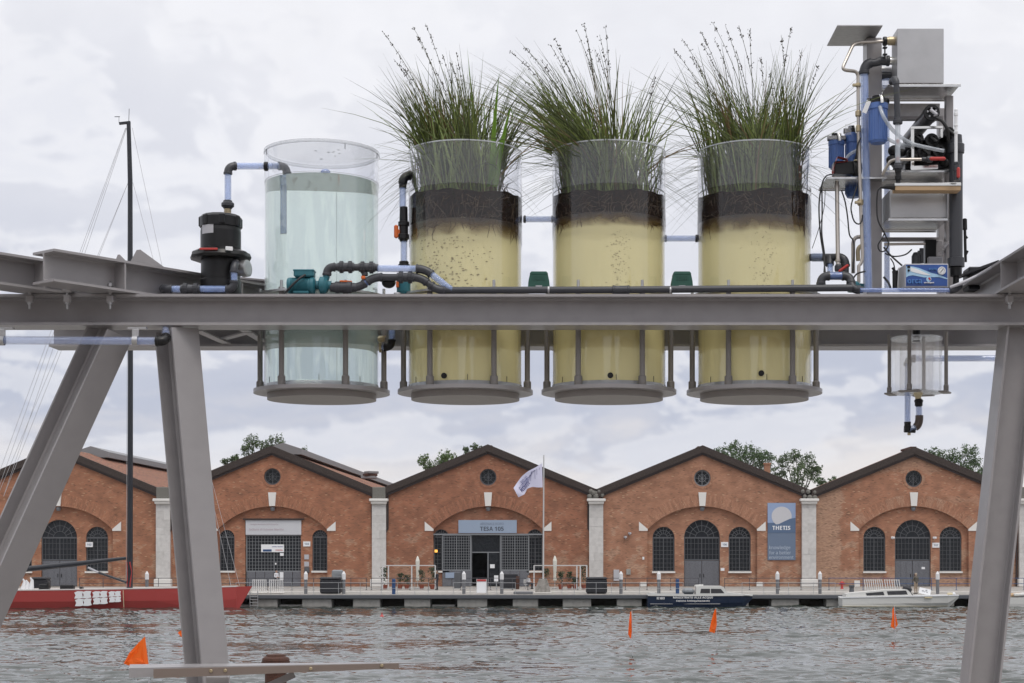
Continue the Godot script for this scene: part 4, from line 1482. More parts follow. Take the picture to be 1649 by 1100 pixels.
# ---------------------------------------------------------------- water
func water() -> void:
	var f := FastNoiseLite.new()
	f.seed = 31; f.frequency = 1.75; f.fractal_octaves = 2; f.fractal_gain = 0.5; f.noise_type = FastNoiseLite.TYPE_SIMPLEX_SMOOTH
	var f2 := FastNoiseLite.new()
	f2.seed = 32; f2.frequency = 0.07; f2.fractal_octaves = 3
	var f3 := FastNoiseLite.new()
	f3.seed = 33; f3.frequency = 0.55; f3.fractal_octaves = 2; f3.noise_type = FastNoiseLite.TYPE_SIMPLEX_SMOOTH
	var xs := PackedFloat32Array()
	var x := -64.0
	while x < 56.0:
		xs.append(x)
		x += 0.15
	var zs := PackedFloat32Array()
	var z := -24.0
	while z > -135.4:
		zs.append(z)
		z -= 0.6 if z > -50.0 else lerpf(0.13, 0.24, (-z - 50.0) / 85.0)
	var nx := xs.size()
	var nz := zs.size()
	var h := PackedFloat32Array()
	h.resize(nx * nz)
	for j in nz:
		for i in nx:
			var big := f2.get_noise_2d(xs[i] * 0.35, zs[j])
			var amp := 0.049 * (1.0 + 1.3 * big)
			h[j * nx + i] = amp * f.get_noise_2d(xs[i] * 0.34, zs[j] * 1.0) * 1.4 + amp * 1.7 * f3.get_noise_2d(xs[i] * 0.5, zs[j])
	var g := G.new()
	g.v.resize(nx * nz); g.n.resize(nx * nz); g.uv.resize(nx * nz)
	for j in nz:
		var j0 := maxi(j - 1, 0)
		var j1 := mini(j + 1, nz - 1)
		for i in nx:
			var i0 := maxi(i - 1, 0)
			var i1 := mini(i + 1, nx - 1)
			var k := j * nx + i
			g.v[k] = Vector3(xs[i], h[k], zs[j])
			var sx := (h[j * nx + i1] - h[j * nx + i0]) / (xs[i1] - xs[i0])
			var sz := (h[j1 * nx + i] - h[j0 * nx + i]) / (zs[j1] - zs[j0])
			g.n[k] = Vector3(-sx, 1, -sz).normalized()
	g.ix.resize((nx - 1) * (nz - 1) * 6)
	var q := 0
	for j in nz - 1:
		for i in nx - 1:
			var a := j * nx + i
			var e := a + nx
			g.ix[q] = a; g.ix[q + 1] = e; g.ix[q + 2] = a + 1
			g.ix[q + 3] = a + 1; g.ix[q + 4] = e; g.ix[q + 5] = e + 1
			q += 6
	var m := mat("water", 0.028, 0.035, 0.029, 0.04)
	var fn := FastNoiseLite.new()
	fn.seed = 71; fn.frequency = 0.022; fn.fractal_octaves = 3
	var nt := NoiseTexture2D.new()
	nt.width = 512; nt.height = 512; nt.seamless = true; nt.as_normal_map = true; nt.bump_strength = 9.0; nt.noise = fn
	m.normal_enabled = true
	m.normal_texture = nt
	m.normal_scale = 0.12
	m.uv1_triplanar = true
	m.uv1_world_triplanar = true
	m.uv1_scale = Vector3.ONE * 0.17
	m.metallic_specular = 0.5
	obj("water", g, m, self, "structure")
	g = G.new()
	g.poly([Vector3(-1500, -0.35, 60), Vector3(1500, -0.35, 60), Vector3(1500, -0.35, -1500), Vector3(-1500, -0.35, -1500)], Vector3.UP)
	obj("water", g, m, self, "structure")

# ---------------------------------------------------------------- boats
# stations along x: [x, half beam at deck, half beam at waterline, deck height, keel height]
func hull(g: G, st: Array, z: float) -> void:
	var ring := func(q: Array) -> Array:
		var mid: float = lerpf(q[4], q[3], 0.5)
		return [Vector3(q[0], q[3], z + q[1]), Vector3(q[0], mid, z + lerpf(q[2], q[1], 0.72)), Vector3(q[0], q[4] + 0.12, z + q[2]), Vector3(q[0], q[4], z), Vector3(q[0], q[4] + 0.12, z - q[2]), Vector3(q[0], mid, z - lerpf(q[2], q[1], 0.72)), Vector3(q[0], q[3], z - q[1])]
	for i in st.size() - 1:
		var a: Array = ring.call(st[i])
		var e: Array = ring.call(st[i + 1])
		var c: Vector3 = (a[3] + e[3]) * 0.5 + Vector3(0, 0.3, 0)
		for k in 6:
			var p := [a[k], a[k + 1], e[k + 1], e[k]]
			var mid: Vector3 = (p[0] + p[1] + p[2] + p[3]) * 0.25
			g.poly([p[0], p[1], p[2]], mid - c)
			g.poly([p[0], p[2], p[3]], mid - c)
		g.poly([a[0], a[6], e[6]], Vector3.UP)
		g.poly([a[0], e[6], e[0]], Vector3.UP)
	g.poly(ring.call(st[0]), Vector3.LEFT)
	g.poly(ring.call(st[st.size() - 1]), Vector3.RIGHT)

func boats() -> void:
	var g: G
	# ---- red racing yacht
	var d := 129.6
	var s := d / FL
	var y_of := func(py: float) -> float: return EY - (py - HY) * s
	var y := thing("sailing_yacht", "long red racing yacht with white checkered marks, bare black mast and boom", "yacht", Vector3(X_at(200, d), 0, -d))
	g = G.new()
	var st := []
	for q in [[-110, 1.7, 1.2, 951.0], [-40, 2.0, 1.5, 951.0], [60, 2.1, 1.6, 949.8], [160, 2.0, 1.5, 948.6], [260, 1.6, 1.1, 947.0], [330, 0.95, 0.6, 945.8], [382, 0.34, 0.06, 944.8]]:
		st.append([X_at(q[0], d), q[1], q[2], y_of.call(q[3]), -0.35])
	hull(g, st, -d)
	# raked stem
	var last: Array = st[st.size() - 1]
	var tip := Vector3(X_at(406, d), y_of.call(944.0), -d)
	for sd in [-1.0, 1.0]:
		var p := [Vector3(last[0], last[3], -d + sd * last[1]), tip, Vector3(last[0], -0.35, -d + sd * 0.05)]
		g.poly(p, Vector3(0.2, 0, sd))
	g.poly([Vector3(last[0], last[3], -d + last[1]), tip, Vector3(last[0], last[3], -d - last[1])], Vector3.UP)
	obj("hull", g, M.hull_red, y)
	g = G.new()
	for i in st.size() - 1:
		for sd in [-1.0, 1.0]:
			g.bar(Vector3(st[i][0], st[i][3] + 0.03, -d + sd * (st[i][1] - 0.04)), Vector3(st[i + 1][0], st[i + 1][3] + 0.03, -d + sd * (st[i + 1][1] - 0.04)), 0.12, 0.09)
		g.poly([Vector3(st[i][0], st[i][3] + 0.02, -d + st[i][1]), Vector3(st[i][0], st[i][3] + 0.02, -d - st[i][1]), Vector3(st[i + 1][0], st[i + 1][3] + 0.02, -d - st[i + 1][1]), Vector3(st[i + 1][0], st[i + 1][3] + 0.02, -d + st[i + 1][1])], Vector3.UP)
	obj("deck", g, M.deck_pale, y)
	# checkered marks on the side
	var zside := -d + 2.06
	for q in [[120.0, 147.5, 976.0], [149.0, 173.5, 973.0], [175.0, 195.0, 969.8]]:
		g = G.new()
		var w: float = (q[1] - q[0])
		var hh: float = (q[2] - 952.5)
		# four pointed wavy lozenges, touching at their corners
		for c in [[0.27, 0.24], [0.75, 0.22], [0.31, 0.76], [0.77, 0.74]]:
			var o := []
			for e in [[-0.24, -0.13], [-0.06, -0.20], [0.22, -0.19], [0.17, -0.02], [0.22, 0.15], [0.04, 0.19], [-0.24, 0.19], [-0.17, 0.02]]:
				o.append(Vector2(X_at(q[0] + (c[0] + e[0] * 1.12) * w, d - 2.0), EY - (952.5 + (c[1] + e[1] * 1.30) * hh - HY) * (d - 2.0) / FL))
			g.prism(o, Transform3D(Basis(), Vector3(0, 0, zside)), 0.03)
		obj("hull_emblem", g, M.print_white, y)
	g = G.new()
	g.bar(Vector3(X_at(198.5, d - 2), y_of.call(949.5), zside - 0.02), Vector3(X_at(198.5, d - 2), 0.1, zside - 0.22), 0.05, 0.03, Vector3.BACK)
	obj("hull_stripe", g, M.cream_plastic, y)
	var base := Vector3(X_at(209, d), y_of.call(949), -d)
	g = G.new()
	g.tube([base, Vector3(X_at(210, d), y_of.call(600), -d), Vector3(X_at(209.5, d), y_of.call(290), -d), Vector3(X_at(207, d), y_of.call(197), -d)], [0.24, 0.215, 0.20, 0.165], 12)
	g.bar(Vector3(X_at(192, d), y_of.call(199), -d), Vector3(X_at(210, d), y_of.call(197), -d), 0.16, 0.2, Vector3.UP)
	g.bar(Vector3(X_at(207, d), y_of.call(205), -d), Vector3(X_at(208, d), y_of.call(175), -d), 0.035, 0.035)
	g.bar(Vector3(X_at(184.5, d), y_of.call(188), -d), Vector3(X_at(193, d), y_of.call(188), -d), 0.03, 0.05)
	g.bar(Vector3(X_at(191.5, d), y_of.call(188), -d), Vector3(X_at(191.5, d), y_of.call(198), -d), 0.025, 0.025)
	var mast := obj("mast", g, M.carbon, y)
	g = G.new()
	for q in [[-0.16, 0.05], [0.10, 0.12], [0.02, 0.2]]:
		g.tube([base + Vector3(q[0], 0.2, 0.25), base + Vector3(q[0] + q[1], 1.4, 0.27), base + Vector3(q[0], 2.2, 0.25)], 0.022, 6)
	obj("coiled_line", g, M.red_plastic, mast)
	g = G.new()
	var boom_in := Vector3(X_at(203, d), y_of.call(899), -d)
	g.tube([boom_in, Vector3(X_at(120, d), y_of.call(908.5), -d + 0.2), Vector3(X_at(44, d), y_of.call(916.5), -d + 0.4), Vector3(X_at(-60, d), y_of.call(922), -d + 0.7)], [0.13, 0.22, 0.24, 0.22], 10)
	obj("boom", g, M.carbon, y)
	g = G.new()
	g.tube([Vector3(X_at(205, d), y_of.call(938), -d + 0.2), Vector3(X_at(160, d), y_of.call(922), -d + 0.2)], 0.10, 8)
	var vang := obj("boom_vang", g, M.carbon, y)
	g = G.new()
	g.tube([Vector3(X_at(160, d), y_of.call(922), -d + 0.2), Vector3(X_at(143, d), y_of.call(914), -d + 0.2)], 0.085, 8)
	obj("vang_rod", g, M.print_grey, vang)
	var wires := [[202, 206, -20, 830], [203, 206, -6, 815], [204, 206, 12, 800], [207, 292, 2, 800], [207, 292, 12, 800], [213, 206, 372, 944], [214, 294, 386, 944], [206, 300, 203, 948], [212, 560, 203.5, 948]]
	for q in wires:
		g = G.new()
		g.tube([Vector3(X_at(q[0], d), y_of.call(q[1]), -d), Vector3(X_at(q[2], d), y_of.call(q[3]), -d + (0.9 if q[2] < 200 else 0.0))], 0.016, 5)
		obj("rigging_wire", g, M.rope, y)
	for q in [[43, 936, 0.34], [48, 938, 0.3], [55, 934, 0.36]]:
		g = G.new()
		var c := Vector3(X_at(q[0], d), y_of.call(949.5), -d + 0.8)
		g.tube([c, Vector3(c.x + 0.1, y_of.call(q[1]), c.z), Vector3(c.x - 0.05, y_of.call(q[1] - 4), c.z)], [0.26, 0.12, 0.05], 8)
		obj("steering_pedestal", g, M.print_white, y)
	for q in [[75, 945, 0.7], [113, 945.5, 1.1], [82.5, 943, 0.16], [135.5, 947, 0.22]]:
		g = G.new()
		g.box(Vector3(X_at(q[0], d), y_of.call(q[1]), -d + 0.7), Vector3(q[2], (949.5 - q[1]) * 2 * s, 0.5), Basis(), 0.06)
		obj("deck_gear", g, M.black_plastic, y)
	# ---- navy motorboat
	d = 130.8
	s = d / FL
	var zf := d - 1.12
	var b := thing("motorboat", "navy blue motorboat with a white cabin and white lettering on its side", "motorboat", Vector3(X_at(1128, d), 0, -d))
	g = G.new()
	st = []
	for q in [[1043.5, 1.05, 0.9, 959.3], [1090, 1.15, 1.0, 959.6], [1140, 1.12, 0.9, 959.6], [1175, 0.85, 0.55, 959.4], [1198, 0.45, 0.15, 959.6], [1214, 0.05, 0.0, 960.2]]:
		st.append([X_at(q[0], zf), q[1], q[2], EY - (q[3] - HY) * zf / FL, -0.2 if q[0] < 1205 else 0.7])
	hull(g, st, -d)
	obj("hull", g, M.hull_navy, b)
	g = G.new()
	for i in st.size() - 1:
		for sd in [-1.0, 1.0]:
			g.bar(Vector3(st[i][0], st[i][3] + 0.05, -d + sd * st[i][1]), Vector3(st[i + 1][0], st[i + 1][3] + 0.05, -d + sd * st[i + 1][1]), 0.10, 0.14)
	var zz := -d
	var cab := func(o: Array, w: float, m: String, called: String) -> MeshInstance3D:
		var gg := G.new()
		gg.prism(o.map(func(q): return Vector2(X_at(q[0], zf), EY - (q[1] - HY) * zf / FL)), Transform3D(Basis(), Vector3(0, 0, zz - w)), w * 2)
		return obj(called, gg, M[m], b)
	g.prism([Vector2(X_at(1165, zf), st[0][3]), Vector2(X_at(1210, zf), st[0][3]), Vector2(X_at(1195, zf), st[0][3] + 0.14), Vector2(X_at(1170, zf), st[0][3] + 0.24)], Transform3D(Basis(), Vector3(0, 0, -d - 0.5)), 1.0)
	obj("gunwale", g, M.hull_white, b)
	cab.call([[1121, 959], [1122, 945.5], [1124, 944], [1163, 944.2], [1167, 946.8], [1172.5, 957], [1172.5, 959]], 0.80, "hull_white", "cabin")
	var win := cab.call([[1128, 955.6], [1129.5, 948.4], [1144, 948.4], [1144, 955.6]], 0.815, "boat_glass", "cabin_window")
	cab.call([[1145.4, 955.6], [1145.4, 948.4], [1161.5, 948.6], [1167.3, 955.6]], 0.815, "boat_glass", "cabin_window")
	cab.call([[1168.0, 955.4], [1163.6, 948.4], [1166.8, 947.8], [1172.7, 957]], 0.70, "boat_glass", "windscreen")
	cab.call([[1120, 945], [1121, 942.5], [1134, 941.6], [1134, 944.2]], 0.35, "hull_white", "roof_light")
	g = G.new()
	g.box(Vector3(X_at(1110, zf), EY - (952.5 - HY) * zf / FL, -d), Vector3(0.95, 0.5, 1.3), Basis(), 0.18)
	obj("engine_cover", g, M.tarp_grey, b)
	cab.call([[1046, 960], [1047, 955.2], [1056, 955.2], [1057, 960]], 0.6, "hull_white", "stern_locker")
	g = G.new()
	g.bar(Vector3(X_at(1047, zf), 0.30, -d + 1.045), Vector3(X_at(1160, zf), 0.30, -d + 1.0), 0.02, 0.09, Vector3.BACK)
	obj("boot_stripe", g, M.print_white, b)
	var ty := func(py: float) -> float: return EY - (py - HY) * zf / FL
	text(b, "lettering", "MAGISTRATO ALLE ACQUE", Vector3(X_at(1116, zf), ty.call(962.6), -d + 1.17), 64 * zf / FL, "print_white", true, 0.19)
	text(b, "lettering", "Sezione Antinquinamento", Vector3(X_at(1116, zf), ty.call(968.0), -d + 1.12), 54 * zf / FL, "print_white", true, 0.19)
	text(b, "lettering", "RI 9803", Vector3(X_at(1064, zf), ty.call(963.4), -d + 1.15), 12.5 * zf / FL, "print_white", true, 0.19)
	# ---- white motorboat
	b = thing("motorboat", "long white motorboat with a low glazed cabin and a stained bottom", "motorboat", Vector3(X_at(1452, d), 0, -d))
	g = G.new()
	st = []
	for q in [[1357, 1.0, 0.95, 963.0], [1400, 1.15, 1.05, 962.0], [1450, 1.2, 1.0, 961.0], [1500, 1.0, 0.6, 960.4], [1530, 0.6, 0.12, 960.0], [1549, 0.06, 0.0, 959.8]]:
		st.append([X_at(q[0], zf), q[1], q[2], EY - (q[3] - HY) * zf / FL, -0.2 if q[0] < 1540 else 0.75])
	hull(g, st, -d)
	obj("hull", g, M.hull_white, b)
	g = G.new()
	for i in st.size() - 2:
		g.bar(Vector3(st[i][0], 0.10, -d + st[i][2] + 0.03), Vector3(st[i + 1][0], 0.10, -d + st[i + 1][2] + 0.03), 0.05, 0.24, Vector3.BACK)
	obj("stained_waterline", g, M.hull_foul, b)
	g = G.new()
	for i in st.size() - 1:
		for sd in [-1.0, 1.0]:
			g.bar(Vector3(st[i][0], st[i][3] + 0.03, -d + sd * st[i][1]), Vector3(st[i + 1][0], st[i + 1][3] + 0.03, -d + sd * st[i + 1][1]), 0.10, 0.08)
	obj("gunwale", g, M.print_white, b)
	cab.call([[1363, 962.5], [1364, 956.2], [1378, 954.6], [1430, 950.0], [1462, 949.6], [1468, 955], [1471, 961.5]], 0.85, "hull_white", "cabin")
	cab.call([[1397, 959.4], [1395, 955.4], [1423.5, 953.0], [1425.5, 958.6]], 0.865, "boat_glass", "cabin_window")
	cab.call([[1431, 958.4], [1429.2, 952.4], [1460, 951.2], [1463, 957.6]], 0.865, "boat_glass", "cabin_window")
	cab.call([[1463.5, 950], [1466, 949.9], [1472.2, 959], [1469.5, 959]], 0.78, "boat_glass", "windscreen")
	g = G.new()
	g.box(Vector3(X_at(1460.5, 131.6), EY - (950 - HY) * 131.6 / FL, -131.6), Vector3(0.72, 0.72, 0.7), Basis(Vector3.BACK, -0.35), 0.2)
	obj("outboard_cover", g, M.tarp_black, b)
	g = G.new()
	g.box(Vector3(X_at(1494, zf), EY - (953 - HY) * zf / FL, -d + 0.1), Vector3(0.95, 0.5, 0.05), Basis(Vector3.BACK, -0.22) * Basis(Vector3.RIGHT, -0.3), 0.01)
	var bd := obj("hatch_board", g, M.print_white, b)
	g = G.new()
	for q in [[-0.18, 0.05], [-0.05, -0.06], [0.12, 0.08], [0.16, -0.1]]:
		g.box(Vector3(X_at(1494, zf) + q[0], EY - (953 - HY) * zf / FL + q[1], -d + 0.14), Vector3(0.14, 0.11, 0.02))
	obj("board_print", g, M.print_grey, bd)
	g = G.new()
	g.box(Vector3(X_at(1495.5, zf), EY - (962.4 - HY) * zf / FL, -d + 1.03), Vector3(0.62, 0.10, 0.10), Basis(Vector3.UP, 0.15))
	obj("registration_patch", g, M.cream_plastic, b)
	g = G.new()
	g.box(Vector3(X_at(1535, zf), EY - (957.2 - HY) * zf / FL, -d), Vector3(0.42, 0.2, 0.3), Basis(), 0.06)
	obj("yellow_bundle", g, M.cream_plastic, b)
	g = G.new()
	g.ball(Vector3(X_at(1541.5, zf), EY - (956.8 - HY) * zf / FL, -d), Vector3(0.13, 0.12, 0.13))
	obj("white_fender", g, M.print_white, b)
	# ---- the stern of another white boat past the lone leg
	b = thing("motorboat", "white boat partly hidden beyond the lone leaning steel leg", "motorboat", Vector3(X_at(1665, d), 0, -d))
	g = G.new()
	st = []
	for q in [[1624, 0.9, 0.8, 963.0], [1660, 1.05, 0.95, 962.6], [1720, 1.1, 0.9, 962.0], [1770, 0.4, 0.2, 961.5]]:
		st.append([X_at(q[0], zf), q[1], q[2], EY - (q[3] - HY) * zf / FL, -0.2])
	hull(g, st, -d)
	obj("hull", g, M.hull_white, b)
	g = G.new()
	g.box(Vector3(X_at(1638, zf), EY - (958.5 - HY) * zf / FL, -d), Vector3(1.3, 0.26, 0.9), Basis(Vector3.BACK, 0.06), 0.1)
	obj("deck_gear", g, M.wood_block, b)
	g = G.new()
	g.box(Vector3(X_at(1652, zf), EY - (957.4 - HY) * zf / FL, -d), Vector3(1.6, 0.2, 1.4), Basis(Vector3.BACK, 0.04), 0.05)
	obj("deck_cover", g, M.hull_white, b)

# ---------------------------------------------------------------- floating markers
func markers() -> void:
	var g: G
	# pennants on poles standing in the water: [pole px, base py, top py, outline of the cloth, label]
	var list := [
		[1017.5, 1057.0, 983.0, [[1018, 984], [1015, 986], [1013.2, 999], [1011.5, 1022], [1016, 1029], [1018.5, 1010]], "tall narrow orange flag on a pole in the water, below the navy boat's stern"],
		[1152.8, 1048.0, 979.0, [[1153, 980], [1150, 983], [1145.5, 1000], [1142, 1017], [1151, 1020], [1154, 1006]], "orange flag on a pole in the water, below the navy boat's cabin"],
		[1440.5, 1031.0, 976.0, [[1440, 977], [1437.5, 982], [1436.5, 994], [1434, 1009], [1440.5, 1013], [1445.5, 1006]], "small orange flag on a pole in the water, below the white boat"],
		[238.5, 1118.0, 1024.0, [[233, 1025], [222, 1036], [209, 1051], [198.5, 1069], [211, 1073], [240, 1073]], "large orange flag on the water, beside the steel leg and the bench-like plate"],
		[293.5, 1036.0, 1014.0, [[293.5, 1015], [290, 1016], [286, 1019], [290, 1024], [293.5, 1026]], "orange flag almost wholly hidden by the upright steel leg"]]
	for q in list:
		var d: float = EY * FL / (q[1] - HY)
		var t := thing("marker_flag", q[4], "flag", P(q[0], q[1], d), "orange marker flags in the basin")
		g = G.new()
		g.tube([P(q[0] + 1.5, q[1] + 8, d), P(q[0], q[2], d)], 0.014 + 0.0001 * d, 6)
		obj("pole", g, M.rope, t)
		g = G.new()
		var outline: Array = q[3]
		var mid := Vector2.ZERO
		for e in outline:
			mid += Vector2(e[0], e[1]) / outline.size()
		# a rippled cloth: fan of the outline in rings, pushed in and out
		var at := func(i: int, f: float) -> Vector3:
			var e := Vector2(outline[i % outline.size()][0], outline[i % outline.size()][1])
			var c := mid.lerp(e, f)
			return P(c.x, c.y, d) + Vector3(0, 0, 0.10 * sin(c.x * 0.45 + c.y * 0.21))
		for i in outline.size():
			for k in 3:
				var f0 := k / 3.0
				var f1 := (k + 1) / 3.0
				if k == 0:
					g.poly([at.call(i, 0.0), at.call(i, f1), at.call(i + 1, f1)], Vector3.BACK)
				else:
					g.poly([at.call(i, f0), at.call(i, f1), at.call(i + 1, f1)], Vector3.BACK)
					g.poly([at.call(i, f0), at.call(i + 1, f1), at.call(i + 1, f0)], Vector3.BACK)
		obj("cloth", g, M.flag_orange, t)
	var d := EY * FL / (994.5 - HY)
	g = G.new()
	g.lathe([Vector2(0, -0.1), Vector2(0.13, -0.05), Vector2(0.15, 0.06), Vector2(0.10, 0.14), Vector2(0.045, 0.2), Vector2(0.03, 0.34), Vector2(0, 0.36)], P(615, 994.5, d), 12)
	tag(obj("mooring_buoy", g, M.red_plastic), "tiny red buoy floating alone in the basin in front of the pillar", "buoy")

# ---------------------------------------------------------------- people
# one skin over tapered bones: [from, to, radius, radius, colour]
func body(bones: Array, cell: float) -> G:
	var lo := Vector3.ONE * 1e9
	var hi := -lo
	for q in bones:
		for p in [q[0], q[1]]:
			lo = lo.min(p); hi = hi.max(p)
	lo -= Vector3.ONE * 0.24
	hi += Vector3.ONE * 0.24
	var n := Vector3i(((hi - lo) / cell).ceil())
	var e := PackedFloat32Array()
	e.resize(n.x * n.y * n.z)
	var own := PackedByteArray()
	own.resize(e.size())
	var best := PackedFloat32Array()
	best.resize(e.size())
	best.fill(9.0)
	var k := 0.022
	for bi in bones.size():
		var q: Array = bones[bi]
		var a: Vector3 = q[0]
		var ab: Vector3 = q[1] - q[0]
		var l2 := maxf(ab.length_squared(), 1e-6)
		var pad: float = maxf(q[2], q[3]) + 0.12
		var i0 := Vector3i(((a.min(q[1]) - Vector3.ONE * pad - lo) / cell).floor()).clamp(Vector3i.ZERO, n - Vector3i.ONE)
		var i1 := Vector3i(((a.max(q[1]) + Vector3.ONE * pad - lo) / cell).ceil()).clamp(Vector3i.ZERO, n - Vector3i.ONE)
		for z in range(i0.z, i1.z + 1):
			for y in range(i0.y, i1.y + 1):
				for x in range(i0.x, i1.x + 1):
					var p := lo + Vector3(x, y, z) * cell
					var t := clampf((p - a).dot(ab) / l2, 0.0, 1.0)
					var dd: float = p.distance_to(a + ab * t) - lerpf(q[2], q[3], t)
					var w := (z * n.y + y) * n.x + x
					e[w] += exp(-dd / k)
					if dd < best[w]:
						best[w] = dd
						own[w] = bi
	var val := func(w: int) -> float: return 0.3 if e[w] < 1e-9 else -k * log(e[w])
	var fld := PackedFloat32Array()
	fld.resize(e.size())
	for w in e.size():
		fld[w] = val.call(w)
	var g := G.new()
	var at := {}
	var step := [1, n.x, n.x * n.y]
	for z in n.z - 1:
		for y in n.y - 1:
			for x in n.x - 1:
				var w := (z * n.y + y) * n.x + x
				var sum := Vector3.ZERO
				var cnt := 0
				for ed in [[0, 1], [2, 3], [4, 5], [6, 7], [0, 2], [1, 3], [4, 6], [5, 7], [0, 4], [1, 5], [2, 6], [3, 7]]:
					var oa := Vector3i(ed[0] & 1, (ed[0] >> 1) & 1, ed[0] >> 2)
					var ob := Vector3i(ed[1] & 1, (ed[1] >> 1) & 1, ed[1] >> 2)
					var fa: float = fld[w + oa.x + oa.y * n.x + oa.z * n.x * n.y]
					var fb: float = fld[w + ob.x + ob.y * n.x + ob.z * n.x * n.y]
					if (fa < 0.0) != (fb < 0.0):
						sum += Vector3(oa).lerp(Vector3(ob), fa / (fa - fb))
						cnt += 1
				if cnt:
					var gr := Vector3(fld[w + 1] - fld[w], fld[w + n.x] - fld[w], fld[w + n.x * n.y] - fld[w]).normalized()
					at[w] = g.put(lo + (Vector3(x, y, z) + sum / cnt) * cell, gr)
					g.c.append(bones[own[w]][4])
	for w in at:
		for ax in 3:
			var o1: int = step[(ax + 1) % 3]
			var o2: int = step[(ax + 2) % 3]
			var fa := fld[w]
			var fb := fld[w + step[ax]]
			if (fa < 0.0) == (fb < 0.0):
				continue
			if not (at.has(w - o1) and at.has(w - o2) and at.has(w - o1 - o2)):
				continue
			var q := [at[w], at[w - o1], at[w - o1 - o2], at[w - o2]]
			if fa > 0.0:
				g.ix.append_array([q[0], q[1], q[2], q[0], q[2], q[3]])
			else:
				g.ix.append_array([q[0], q[2], q[1], q[0], q[3], q[2]])
	return g

func person(label: String, at: Vector3, turn: float, seated: bool, shirt: Color, trousers: Color, hair: Color, lift: float) -> void:
	var skin := Color(0.36, 0.22, 0.16)
	var shoe := Color(0.03, 0.028, 0.026)
	var dy := -0.42 if seated else 0.0
	var b := []
	var V := func(x: float, y: float, z: float) -> Vector3: return Vector3(x, y + dy, z)
	b.append([V.call(0, 0.98, 0), V.call(0, 1.12, 0.01), 0.135, 0.125, shirt])
	b.append([V.call(0, 1.12, 0.01), V.call(0, 1.30, 0), 0.125, 0.14, shirt])
	b.append([V.call(-0.15, 1.37, 0), V.call(0.15, 1.37, 0), 0.072, 0.072, shirt])
	b.append([V.call(0, 1.40, 0), V.call(0, 1.50, 0.01), 0.055, 0.05, skin])
	b.append([V.call(0, 1.56, 0.02), V.call(0, 1.60, 0.02), 0.078, 0.088, skin])
	b.append([V.call(0, 1.62, -0.02), V.call(0, 1.66, -0.01), 0.088, 0.080, hair])
	b.append([V.call(0, 1.575, 0.10), V.call(0, 1.59, 0.105), 0.014, 0.010, skin])
	for s in [-1.0, 1.0]:
		b.append([V.call(s * 0.088, 1.575, 0.0), V.call(s * 0.088, 1.60, 0.0), 0.016, 0.014, skin])
		var hip: Vector3 = V.call(s * 0.085, 0.93, 0)
		var knee: Vector3 = Vector3(s * 0.10, 0.50, 0.42) if seated else Vector3(s * 0.10, 0.50, 0.025)
		var ankle := Vector3(s * 0.10, 0.09, 0.38) if seated else Vector3(s * 0.105, 0.09, -0.01)
		b.append([hip, knee, 0.092, 0.062, trousers])
		b.append([knee, ankle, 0.060, 0.042, trousers])
		b.append([ankle - Vector3(0, 0.04, 0.03), ankle + Vector3(s * 0.02, -0.05, 0.16), 0.042, 0.034, shoe])
		var sh: Vector3 = V.call(s * 0.19, 1.37, 0)
		var el: Vector3 = V.call(s * 0.25, 1.12, 0.03)
		var wr: Vector3 = V.call(s * (0.24 - 0.12 * lift), 0.90 + 0.24 * lift, 0.10 + 0.16 * lift)
		b.append([sh, el, 0.054, 0.044, shirt])
		b.append([el, wr, 0.042, 0.030, shirt])
		var dir := (wr - el).normalized()
		b.append([wr, wr + dir * 0.07, 0.028, 0.032, skin])
		b.append([wr + dir * 0.08, wr + dir * 0.15, 0.026, 0.016, skin])
		b.append([wr + dir * 0.04 + Vector3(-s * 0.02, 0, 0.02), wr + dir * 0.10 + Vector3(-s * 0.035, 0, 0.03), 0.014, 0.010, skin])
	var g := body(b, 0.026)
	var o := MeshInstance3D.new()
	o.name = numbered("person")
	o.mesh = g.mesh()
	o.material_override = M.person_skin
	add_child(o)
	o.position = at
	o.rotation.y = turn
	tag(o, label, "person")

func people() -> void:
	person("person in an olive jacket and pale trousers standing behind the white boat", Vector3(X_at(1475, 133.2), QY, -133.2), PI + 0.5, false, Color(0.085, 0.075, 0.06), Color(0.30, 0.235, 0.17), Color(0.34, 0.27, 0.20), 0.8)
	person("person in a white top and dark trousers standing before the grey wide gate", Vector3(X_at(445, 152), QY, -152), 0.9, false, Color(0.60, 0.60, 0.63), Color(0.02, 0.02, 0.03), Color(0.02, 0.015, 0.012), 0.7)
	person("person in dark clothes standing at the end of the terrace screen", Vector3(X_at(704, 147.4), QY, -147.4), -1.2, false, Color(0.02, 0.02, 0.028), Color(0.02, 0.02, 0.03), Color(0.03, 0.02, 0.015), 0.3)
	person("person in a white top sitting on a chair right of the entrance", Vector3(X_at(851, 150), QY, -150), 1.0, true, Color(0.55, 0.55, 0.57), Color(0.03, 0.03, 0.04), Color(0.04, 0.025, 0.018), 0.7)
	var x := X_at(850, 150)
	var t := thing("terrace_chair", "white chair under the person sitting beside the entrance", "chair", Vector3(x, QY, -150.1))
	var g := G.new()
	g.box(Vector3(x - 0.05, QY + 0.41, -150.05), Vector3(0.44, 0.04, 0.42), Basis(Vector3.UP, 1.0), 0.01)
	obj("seat", g, M.rail_white, t)
	g = G.new()
	g.box(Vector3(x - 0.28, QY + 0.66, -150.18), Vector3(0.4, 0.44, 0.03), Basis(Vector3.UP, 1.0), 0.01)
	obj("backrest", g, M.rail_white, t)
	for q in [[-0.25, 0.1], [0.12, 0.14], [-0.2, -0.25], [0.14, -0.2]]:
		g = G.new()
		g.tube([Vector3(x + q[0], QY, -150.05 + q[1]), Vector3(x + q[0] * 0.9, QY + 0.4, -150.05 + q[1] * 0.9)], 0.02, 6)
		obj("leg", g, M.rail_white, t)

